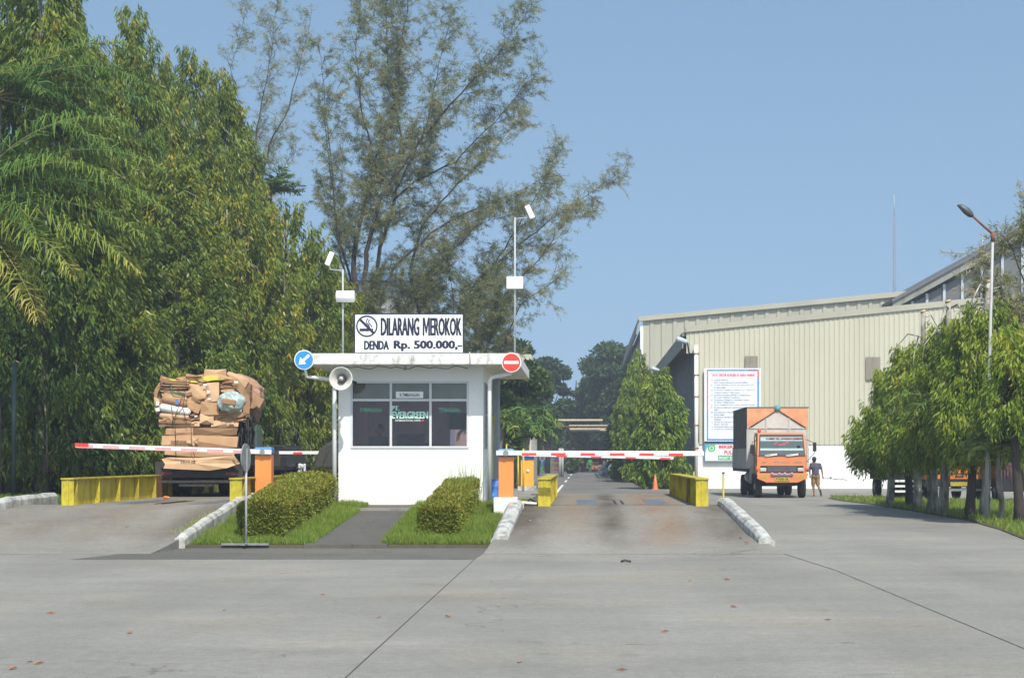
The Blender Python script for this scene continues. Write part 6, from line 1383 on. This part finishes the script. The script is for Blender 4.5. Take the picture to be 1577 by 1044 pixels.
casu('big wispy casuarina with several dark stems rising behind the roof sign', [
    ([(560, 640, 0), (550, 480, 0), (543, 400, 0), (556, 330, .5), (570, 260, .5), (600, 170, 1), (615, 60, 1), (632, -40, 1)], .26, 2.5, (.32, 1.05)),
    ([(568, 640, 0), (562, 470, -.5), (566, 390, -.5), (590, 310, -1), (640, 235, -1), (700, 170, -1.5), (770, 100, -2), (812, 40, -2)], .25, 2.3, (.38, .9)),
    ([(578, 640, 0), (576, 460, .5), (584, 380, .5), (606, 300, 1), (612, 200, 1.5), (590, 90, 2), (585, -20, 2)], .22, 2.4, (.35, 1.0)),
    ([(560, 560, 0), (535, 430, 1), (510, 340, 1.5), (500, 240, 2), (488, 110, 2), (478, 40, 2)], .12, 1.6, (.25, .5)),
    ([(575, 500, 0), (600, 410, 1), (660, 355, 1), (720, 320, 1), (790, 290, 1.5), (850, 260, 1.5)], .13, 1.8, (.2, .7)),
    ([(550, 480, 0), (530, 400, -1), (520, 300, -1.5), (510, 210, -2), (530, 150, -2)], .09, 1.6, (.3, .6)),
    ([(600, 300, 1), (650, 200, 1), (670, 110, 1), (690, 20, 1)], .09, 1.8, (.1, .6)),
    ([(580, 260, 0), (560, 170, -1), (552, 80, -1), (560, 10, -1)], .07, 1.5, (.1, .6)),
    ([(606, 300, 1), (640, 280, 0), (700, 250, 0), (760, 190, 0), (830, 110, 0)], .08, 1.7, (.1, .6)),
], Yc_, 5, 16, .40, dens=1.0, base=(565, 0.), grp='casuarinas behind the booth')
casu('casuarina leaning right with drooping sprays behind the taller antenna pole', [
    ([(660, 640, 0), (650, 500, 0), (630, 420, 0), (650, 350, 0), (690, 300, 0), (760, 230, 0), (800, 180, 0)], .2, 2.0, (.25, .75)),
    ([(680, 640, 0), (690, 500, 1), (740, 420, 1), (800, 370, 1.5), (860, 320, 2), (920, 280, 2), (962, 252, 2)], .15, 1.7, (.25, .8)),
    ([(690, 600, 0), (720, 480, -1), (770, 400, -1), (830, 300, -1), (852, 240, -1)], .13, 1.8, (.2, .7)),
    ([(700, 620, 0), (750, 490, 0), (790, 440, 0), (830, 400, 0), (870, 340, 0), (900, 330, 0)], .12, 1.5, (.2, .8)),
    ([(620, 640, 0), (600, 520, 0), (640, 440, -1), (690, 400, -1), (740, 350, -1), (800, 330, -1)], .12, 2.0, (.2, .9)),
    ([(760, 620, 0), (780, 520, 0), (800, 470, 0), (845, 440, 0), (860, 400, 0)], .10, 1.4, (.2, .9)),
], 84, 6, 15, .55, dens=1.05, base=(670, 0.), grp='casuarinas behind the booth')
casu('low dense dark casuarina scrub right behind the roof sign', [
    ([(600, 640, 0), (585, 540, 0), (575, 470, 0), (570, 430, 0)], .15, 2.0, (.3, 1.3)),
    ([(640, 640, 0), (640, 540, 1), (640, 460, 1), (655, 420, 1)], .15, 2.0, (.3, 1.3)),
    ([(690, 640, 0), (700, 540, 0), (700, 460, 0), (690, 410, 0)], .15, 2.0, (.3, 1.3)),
    ([(730, 640, 0), (745, 560, 0), (760, 490, 0), (770, 440, 0)], .14, 2.0, (.3, 1.3)),
    ([(720, 640, 1), (725, 540, 2), (730, 480, 2), (735, 430, 2)], .14, 2.2, (.3, 1.3)),
], 75, 7, 26, .18, dens=1.6, base=(660, 0.), grp='casuarinas behind the booth')
casu('pale thin casuarina behind the left row near the far palm', [
    ([(392, 640, 0), (390, 420, 0), (388, 300, 0), (396, 200, 0), (415, 100, 0), (428, -10, 0)], .2, 1.9, (.4, .7)),
    ([(390, 400, 0), (380, 270, 1), (362, 180, 1), (350, 100, 1), (375, 10, 1)], .1, 1.7, (.1, .55)),
    ([(392, 330, 0), (420, 230, -1), (450, 170, -1), (478, 60, -1), (485, 20, -1)], .1, 1.7, (.1, .55)),
    ([(392, 440, 0), (410, 340, -1), (440, 270, -1), (455, 235, -1)], .08, 1.6, (.1, .6)),
], 92, 8, 11, .5, dens=.9, base=(392, 0.), grp='casuarinas behind the booth')

# --- broad trees
def broadcloud(seed, W, D, H, z0, nl, per, Ls, Wd, tint=.45, flat=.55):
    rng = np.random.default_rng(seed); c = []; rad = []
    while len(c) < nl:
        p = rng.uniform(-1, 1, 3)
        if (p ** 2).sum() < 1 and (p ** 2).sum() > .12: c.append(p * [W / 2, D / 2, (H - z0) / 2] + [0, 0, (H + z0) / 2]); rad.append(rng.uniform(.12, .24) * W)
    Vs, Ts, Fs = [], [], []; k = 0
    for p, r in zip(c, rad):
        d = norm(rng.normal(size=(per, 3))); d[:, 2] = np.where(d[:, 2] < -.4, -d[:, 2], d[:, 2]); b = p + d * r * rng.uniform(.55, 1.08, (per, 1)) * [1, 1, flat]
        q = d * .6 + rng.normal(size=(per, 3)) * .6 + [0, 0, -.25]
        V, F = leaves(b, q, rng.uniform(*Ls, per), Wd, rng, .1); Vs.append(V); Fs.append(F + k); k += len(V); Ts.append(np.clip(np.full(per, tint + rng.normal() * .12) + rng.normal(size=per) * .1, 0, 1))
    return np.concatenate(Vs), np.concatenate(Fs), np.concatenate(Ts), c
def broad(x, Y, ytop, wpx, label, seed, z0=1.5, nl=60, per=260, tint=.4, m=None, grp='broad-leaved trees at the far end', D=None, Ls=(.35, .6)):
    H = gz(ytop, Y); W = wpx * Y / FPX; t = thing('broadleaf_tree', (0, 0, 0), label, 'tree', grp)
    V, F, ti, c = broadcloud(seed, W, D or W, H, z0, nl, per, Ls, Ls[0] * .8, tint); npmesh('crown', V, F, m or BROAD, t, ti)
    b = MB(); b.tube([(0, 0, -.1), (.1, 0, H * .3), (0, .1, H * .6)], [.3, .22, .1], 8); r = random.Random(seed)
    for p in r.sample(c, min(14, len(c))): b.tube([(0, 0, H * r.uniform(.15, .5)), (p[0] * .5, p[1] * .5, p[2] * .8), tuple(p)], [.12, .07, .03], 5)
    b.build('trunk', BARKD, t); t.location = (gx(x, Y), Y, 0); return t
Z = (.0, 0)
broad(843, 190, 555, 66, 'dark broad tree left of the gap in the far tree line', 1, z0=4, tint=.3)
broad(815, 170, 560, 60, 'dark tree behind the cream office building', 2, z0=4, tint=.25)
broad(950, 200, 518, 92, 'tallest broad tree right of the sky gap, by the farther warehouse', 3, z0=3, nl=90, tint=.35)
broad(925, 215, 575, 70, 'lower broad tree left of the tallest far one', 4, tint=.35)
broad(985, 190, 530, 60, 'broad tree close behind the eave of the farther warehouse', 5, tint=.3)
broad(870, 235, 625, 80, 'low bluish tree filling the bottom of the sky gap', 6, z0=.5, tint=.3)
broad(905, 225, 640, 70, 'low tree behind the pipe bridge supports', 7, z0=.5, tint=.2)
broad(826, 165, 622, 56, 'mid green round tree left of the pipe bridge', 8, z0=4, tint=.45)
broad(795, 95, 555, 95, 'bright green tree just right of the booth under the roof corner', 9, z0=2.4, nl=90, per=320, tint=.62, Ls=(.2, .36), grp='leafy trees behind the booth')
broad(770, 88, 600, 70, 'leafy green tree seen between booth pipe and near barrier', 10, z0=1, per=300, tint=.7, Ls=(.2, .34), grp='leafy trees behind the booth')
broad(780, 130, 515, 80, 'darker tree crown rising above the right end of the booth roof', 12, z0=2, tint=.5, Ls=(.28, .45), grp='leafy trees behind the booth')
broad(962, 140, 640, 40, 'dark low tree beside the chute of the pipe bridge', 13, z0=.6, nl=40, tint=.25, grp='dark trees right of the far road')
broad(955, 165, 650, 44, 'dark bush tree behind the benches', 14, z0=.3, nl=40, tint=.15, grp='dark trees right of the far road')
broad(475, 95, 560, 130, 'leafy tree filling in behind the motorcycles', 15, z0=.3, nl=70, tint=.6, Ls=(.25, .4), grp='leafy trees behind the booth')
broad(30, 66, 300, 330, 'deep green tree mass behind the left fence', 16, z0=.5, nl=90, per=300, tint=.15, D=6, Ls=(.25, .4), grp='trees behind the left fence')
broad(240, 84, 420, 330, 'dark tree behind the fence above the long girder', 17, z0=.5, nl=90, per=300, tint=.15, D=6, Ls=(.25, .4), grp='trees behind the left fence')
# bush near road end
broad(878, 185, 700, 24, 'small bush at the end of the far road beside the worker with the yellow helmet', 18, z0=.1, nl=20, per=120, tint=.8, grp='broad-leaved trees at the far end')
# vine-draped snags
for i, (x, yt, w, lb) in enumerate(((893, 578, 10, 'tallest vine-draped leaning snag in the far sky gap'), (903, 582, 8, 'vine-draped snag just right of the tallest one'), (880, 598, 12, 'lower vine-draped snag left of the tallest one'))):
    Y = 205; H = gz(yt, Y); t = thing('vine_snag', (0, 0, 0), lb, 'tree', 'vine-draped snags in the far gap')
    V, F, ti = mastcloud(40 + i, H, w * Y / FPX * .8, 1, 900, 8, lambda t: (1 - t) * .9 + .12, Ls=(.3, .5), W=.2, tintbias=-.1); V[:, 0] += (V[:, 2] / H) ** 2 * (.8 if i != 2 else 1.0); npmesh('crown', V, F, BROAD, t, ti); trunkmesh(H * .95, .2, .06, i, BARKD, t); t.location = (gx(x - 6, Y), Y, 0)
# mast trees right of the far road
GR = 'mast trees beside the near warehouse wall'
r1 = make_mast(21, 6.6, 1.02, .8, 2600, 11, lambda t: np.clip(1 - np.clip((t - .45) / .55, 0, 1) ** 1.8, 0, 1) * .9 + .08, MASTR, BARKD, 'full bright mast tree beside the side wall of the near warehouse', (gx(1017, 91.3), 91.3, 0), GR, Ls=(.25, .4), W=.09)
copy_tree(r1, (gx(990, 116), 116, 0), 1.3, (.95, .95, 1.26), 'taller slim mast tree left of the full bright one')
copy_tree(r1, (gx(968, 122), 122, 0), 2.7, (.9, .9, 1.1), 'mast tree at the left end beside the far road lamp bracket')
copy_tree(r1, (gx(982, 128), 128, 0), 4.0, (.9, .9, 1.5), 'tall mast tree rising in front of the farther warehouse edge')
# --- right-hand pollarded trees
MASTR2 = leafmat('yellow_green_mast_leaves', [(0, (.09, .17, .025)), (.4, (.20, .30, .035)), (.8, (.36, .42, .05)), (1, (.46, .40, .07))], .4, .4)
def poll(x, yb, ytop, R, seed, label, cl=(590, 745), pale=True, cut=True, nc=2000, sk=None):
    R *= .86
    Y = 1.6 * FPX / (yb - 706); X = gx(x, Y); H = gz(ytop, Y); t = thing('mast_tree', (0, 0, 0), label, 'tree', 'topped mast trees on the right grass strip')
    zt, zb = gz(cl[0], Y), gz(cl[1], Y) + .95
    pr = lambda t: np.clip(.98 - t * .85, 0, 1) * np.clip(.75 + t * 2.5, 0, 1) + .05
    V, F, ti = mastcloud(seed, zt + .5, R, zb - .0, nc, 11, pr, Ls=(.13, .25), W=.048, tintbias=.12, depth=(.25, 1.05)); npmesh('crown', V, F, MASTR2, t, ti)
    r = random.Random(seed); b = MB(); pts = []
    for i in range(10): q = i / 9; pts.append((.06 * math.sin(q * 6 + seed) - .15 * (1 - q) * (seed % 2), .05 * math.cos(q * 5 + seed), q * H - .1 * (i == 0)))
    b.tube(pts, [.17, .13, .12, .11, .105, .10, .095, .09, .085, .08], 10)
    for i in range(26):
        q = r.uniform(.55, .98); a = r.uniform(0, 6.28); p = Vector((0, 0, q * H)); l = R * r.uniform(.5, .95)
        b.tube([p, p + Vector((math.cos(a) * l * .4, math.sin(a) * l * .4, .1)), p + Vector((math.cos(a) * l * .75, math.sin(a) * l * .75, -.35)), p + Vector((math.cos(a) * l * .85, math.sin(a) * l * .85, -1.1))], [.03, .024, .015, .008], 5)
    tr = b.build('trunk', BARKP if pale else BARKD, t)
    if cut:
        b = MB(); b.cyl((pts[-1][0], pts[-1][1], H), (pts[-1][0] - .02, pts[-1][1], H + .07), .095, 10, .08); b.build('cut_top', CUTW, tr)
    t.location = (X, Y, .04); return t
poll(1375, 779, 610, 1.55, 51, 'topped mast tree farthest left on the right grass strip, leaning crown', (598, 748), nc=2300)
poll(1398, 781, 560, 1.2, 52, 'thin dark-trunked tree second from the left on the grass strip', (560, 740), pale=False, cut=False)
poll(1420, 784, 483, 1.5, 53, 'topped mast tree whose cut top is lowest and leftmost', (560, 742), nc=2500)
poll(1441, 788, 560, 1.0, 54, 'slim pale-trunked tree between two thicker topped trees', (580, 735), cut=False, nc=1300)
poll(1463, 791, 468, 1.6, 55, 'thick pale-trunked topped mast tree in front of the bright orange truck', (520, 738), nc=3000)
poll(1495, 797, 540, 1.2, 56, 'dark-trunked tree in front of the right end of the bright orange truck', (520, 735), pale=False, cut=False, nc=2000)
poll(1523, 797, 437, 1.6, 57, 'tallest topped mast tree beside the street lamp pole', (500, 738), nc=3000)
poll(1566, 805, 560, 1.0, 58, 'dark leaning trunk nearest the right edge of the photo', (540, 705), pale=False, cut=False, nc=1300)
# small palms and right-edge tree
for i, (x, Y, yt, L, lb) in enumerate(((1430, 50, 650, 1.7, 'palm fronds among the topped trees, left one'), (1455, 47, 630, 1.6, 'palm fronds among the topped trees, right one'), (1540, 43, 688, 1.1, 'small yellowish palm at the foot of the right-edge trees'))):
    palm((gx(x, Y), Y, .05), gz(yt, Y), ring(14, L, 25, 60 + i, .5, .62, .7, 1.7), lb, 'small palms on the right grass strip', r=.07, seed=60 + i, lw=.04, n=36)
casu('airy olive tree at the right edge in front of the grey hall', [
    ([(1570, 780, 0), (1575, 650, 0), (1570, 560, 0), (1552, 480, 0), (1525, 410, 0)], .1, 1.3, (.3, 1.0)),
    ([(1600, 700, 0), (1590, 560, 0), (1585, 450, 0), (1560, 380, 0), (1572, 345, 0)], .1, 1.3, (.2, 1.0)),
    ([(1575, 640, 0), (1560, 560, 0), (1545, 500, 0), (1520, 455, 0)], .08, 1.2, (.2, 1.1)),
    ([(1610, 700, 0), (1600, 520, 0), (1600, 420, 0), (1590, 370, 0)], .1, 1.4, (.2, 1.1)),
    ([(1590, 700, 0), (1575, 620, 0), (1555, 600, 0), (1545, 560, 0)], .08, 1.3, (.2, 1.4)),
    ([(1600, 640, 0), (1580, 560, 0), (1560, 520, 0), (1550, 500, 0)], .08, 1.3, (.2, 1.4)),
], 46, 71, 14, .62, dens=.85, base=(1572, .05))

# --- hedges
def hedge(poly, z0a, z0b, h, label, seed, n):
    """poly: 4 ground corners (near-left, near-right, far-right, far-left)"""
    rng = np.random.default_rng(seed); P = np.array(poly, float)
    t = thing('hedge', (P[:, 0].mean(), P[:, 1].mean(), z0a), label, 'hedge', 'clipped hedges before the booth'); org = np.array([P[:, 0].mean(), P[:, 1].mean(), z0a])
    u = rng.random((n, 3)); face = rng.random(n)
    f = face < .42; u[f, 2] = 1 - rng.random(f.sum()) ** 2 * .12
    f = (face >= .42) & (face < .55); u[f, 1] = rng.random(f.sum()) ** 2 * .05
    f = (face >= .55) & (face < .76); u[f, 0] = rng.random(f.sum()) ** 2 * .12
    f = (face >= .76) & (face < .97); u[f, 0] = 1 - rng.random(f.sum()) ** 2 * .12
    f = face >= .97; u[f, 1] = 1
    a, v, w = u.T
    rnd_ = 1 - .10 * (2 * a - 1) ** 6
    lo = P[0][None] * (1 - a)[:, None] + P[1][None] * a[:, None]; hi = P[3][None] * (1 - a)[:, None] + P[2][None] * a[:, None]
    xy = lo * (1 - v)[:, None] + hi * v[:, None]; z = z0a + (z0b - z0a) * v + w * h * rnd_ * (1 + .04 * np.sin(xy[:, 0] * 5) + .05 * np.sin(xy[:, 1] * 4))
    ctr = P.mean(0); bul = 1 + .04 * np.sin(xy[:, 1] * 6 + z * 8)
    B = np.stack([ctr[0] + (xy[:, 0] - ctr[0]) * bul, xy[:, 1], z], 1) - org + rng.normal(size=(n, 3)) * .015
    # outward normals bias
    d = np.stack([(a - .5) * 1.2, (v - .5) * .6 - .2, (w - .2) * 1.0], 1) + rng.normal(size=(n, 3)) * .6
    V, F = leaves(B, d, rng.uniform(.045, .075, n), .028, rng, .1)
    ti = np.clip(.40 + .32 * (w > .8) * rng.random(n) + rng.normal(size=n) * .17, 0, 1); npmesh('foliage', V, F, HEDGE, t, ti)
    return t
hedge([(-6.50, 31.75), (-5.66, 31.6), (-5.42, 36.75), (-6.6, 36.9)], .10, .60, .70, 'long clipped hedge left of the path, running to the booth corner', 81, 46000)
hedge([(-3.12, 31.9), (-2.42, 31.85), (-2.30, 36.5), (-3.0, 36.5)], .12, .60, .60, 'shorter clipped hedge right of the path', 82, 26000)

# --- grass
def grassarea(name, poly, zf, n, hl, seed, label, w=.009, tint=.45, clump=1.0, lean=.35, ff=None):
    rng = np.random.default_rng(seed); P = np.array(poly, float); lo, hi = P.min(0), P.max(0); q = rng.uniform(lo, hi, (int(n * 2.2), 2))
    ins = np.zeros(len(q), bool); j = len(P) - 1
    for i in range(len(P)):
        c = ((P[i, 1] > q[:, 1]) != (P[j, 1] > q[:, 1])) & (q[:, 0] < (P[j, 0] - P[i, 0]) * (q[:, 1] - P[i, 1]) / (P[j, 1] - P[i, 1] + 1e-12) + P[i, 0]); ins ^= c; j = i
    q = q[ins][:n]; m = len(q); nz = np.sin(q[:, 0] * 3.1 + seed) * np.sin(q[:, 1] * 2.3) * .5 + np.sin(q[:, 0] * 7.7) * np.sin(q[:, 1] * 6.1 + seed) * .5
    h = rng.uniform(*hl, m) * (1 + .45 * clump * nz); z = zf(q[:, 0], q[:, 1])
    B = np.stack([q[:, 0], q[:, 1], z], 1); d = rng.normal(size=(m, 3)) * [lean, lean, 0] + [0, 0, 1]
    V, F = leaves(B, d, h, w, rng, .05); ti = np.clip(tint + .15 * nz + rng.normal(size=m) * .15, 0, 1)
    o = npmesh(name, V, F, GRASS, None, ti); return tag(o, label, 'grass', kind='stuff')
zi = lambda x, y: np.clip(.05 + (y - 31.05) / 5.55 * .57, .05, .62)
grassarea('grass', [(-7.25, 31.1), (-5.0, 31.1), (-4.68, 36.6), (-4.75, 36.9), (-7.1, 36.9)], zi, 52000, (.07, .17), 1, 'bright grass around the long hedge')
grassarea('grass', [(-3.74, 31.1), (-1.75, 31.1), (-1.62, 36.6), (-3.62, 36.6)], zi, 38000, (.08, .19), 2, 'bright grass around the shorter hedge')
grassarea('tall_grass', [(-2.9, 34.6), (-2.25, 34.8), (-2.2, 36.3), (-2.9, 36.3)], zi, 130, (.7, 1.15), 3, 'tall grass stalks sticking out of the shorter hedge', w=.014, tint=.55, lean=.16)
grassarea('grass', GP, lambda x, y: x * 0 + .02, 130000, (.08, .24), 4, 'long grass under the topped trees on the right', w=.022, tint=.5)
grassarea('grass', [(4.3, 93), (6.0, 93), (6.0, 190), (4.3, 190)], lambda x, y: x * 0 + .04, 16000, (.1, .25), 5, 'grass verge along the near warehouse side wall', w=.05, tint=.4)
grassarea('weeds', [(-12.7, 32), (-7.6, 35), (-12, 35.4)][:0] or [(-7.75, 31.5), (-7.55, 31.5), (-7.4, 35), (-7.55, 35)], lambda x, y: (y - 29.2) / 6.4 * .66 * 1.0, 260, (.05, .16), 6, 'sparse weeds along the kerb of the left ramp', w=.01, tint=.8)
grassarea('weeds', [(-1.5, 35.7), (-1.15, 35.7), (-1.1, 37.5), (-1.5, 37.5)], lambda x, y: x * 0 + .64, 500, (.06, .2), 7, 'weeds around the white pipe at the barrier foot', w=.012, tint=.7)
grassarea('grass', [(-24, 36), (-12.2, 38), (-12.4, 46), (-24, 46)], lambda x, y: x * 0 + .58, 24000, (.06, .18), 8, 'dark green grass and weeds on the raised left bank', w=.03, tint=.2)  # low tint gives this grass a darker green
# plant tufts above the hedge end
t = thing('croton_plant', (gx(496, 38.5), 38.5, .62), 'reddish green leafy plant poking up left of the booth pole', 'plant')
rng = np.random.default_rng(5); n = 160; V, F = leaves(rng.normal(size=(n, 3)) * [.16, .16, .06] + [0, 0, .62], rng.normal(size=(n, 3)) + [0, 0, .4], .2, .05, rng, .1); npmesh('leaves', V, F, HEDGE, t, rng.uniform(.4, 1, n))
b = MB(); b.tube([(gx(496, 38.5), 38.5, .6), (gx(496, 38.5), 38.5, 1.2)], .02, 5); b.build('stem', BARKD, t)
# --- litter and leaves on the forecourt
LF = M('dry_orange_leaf', (.45, .16, .05), .8, .3)
lv = None; r = random.Random(31)
for i, (x, y) in enumerate(((497, 916), (690, 950), (583, 951), (200, 975), (60, 1022), (45, 1020), (958, 1032), (1120, 893), (1062, 895), (1275, 955), (800, 1020), (1130, 935), (345, 940), (1024, 973), (1150, 847), (1148, 832), (1141, 844), (78, 945), (1095, 802), (20, 1030))):
    Y = EYE * FPX / (y - 706)
    if lv is None:
        b = MB(); b.add([(-.05, 0, .004), (0, -.022, .016), (.05, 0, .006), (0, .022, .018)], [(0, 1, 2), (0, 2, 3)]); lv = b.build('fallen_leaf', LF); tag(lv, 'small dry orange leaf lying on the concrete forecourt', 'leaf', 'fallen leaves'); o = lv
    else: o = lv.copy(); col.objects.link(o)
    zz_ = .006 if Y > 29.2 or abs(x - 500) < 0 else .004
    if 29.2 < Y < 35.6 and -1.5 < gx(x, Y) < 3: zz_ += .66 * (Y - 29.2) / 6.4
    o.location = (gx(x, Y), Y, zz_); o.rotation_euler = (0, 0, r.uniform(0, 6)); o.scale = (r.uniform(.7, 1.3),) * 3
Y = EYE * FPX / (866 - 706)
b = MB(); b.tube([(gx(957, Y), Y, .02), (gx(962, Y), Y + .05, .035), (gx(971, Y), Y - .02, .02)], .018, 6); tag(b.build('rubber_scrap', BLACK), 'black strip of rubber lying on the concrete before the ramp', 'litter')
for x, y, lb in ((815, 799, 'flattened white paper scrap left of the right ramp centre'), (837, 799, 'tiny white paper scrap right of the other one on the ramp')):
    Y = 33.2; b = MB(); b.add([(-.06, -.03, .012), (.05, -.04, .02), (.06, .03, .012), (-.04, .04, .03)], [(0, 1, 2, 3)]); o = tag(b.build('paper_scrap', PAPER), lb, 'litter', 'paper scraps'); o.location = (gx(x, Y), Y, .42); o.scale = (1, 1, 1) if x < 820 else (.6, .8, .7); o.rotation_euler = (0, 0, x)
t = thing('orange_cap', (gx(257, 41), 41, .67), 'small orange-yellow object on the deck beside the loaded truck', 'litter')
b = MB(); b.cap((gx(257, 41) - .05, 41, .71), (gx(257, 41) + .05, 41, .70), .04, .03, 8); b.build('body', AMBER, t)

# ------------------------------------------------------------ haze
b = MB(); b.box(-430, 430, -45, 630, -1.5, 40)
hz = b.build('haze', []); hm = bpy.data.materials.new('haze_air'); hm.use_nodes = True; hn = hm.node_tree.nodes; hl = hm.node_tree.links
for q in list(hn):
    if q.type != 'OUTPUT_MATERIAL': hn.remove(q)
pv = hn.new('ShaderNodeVolumePrincipled'); pv.inputs['Color'].default_value = (.80, .88, 1, 1); pv.inputs['Density'].default_value = .0011; pv.inputs['Anisotropy'].default_value = .2
hl.new(pv.outputs[0], hn['Material Output'].inputs['Volume']); hz.data.materials.append(hm); hz['kind'] = 'stuff'
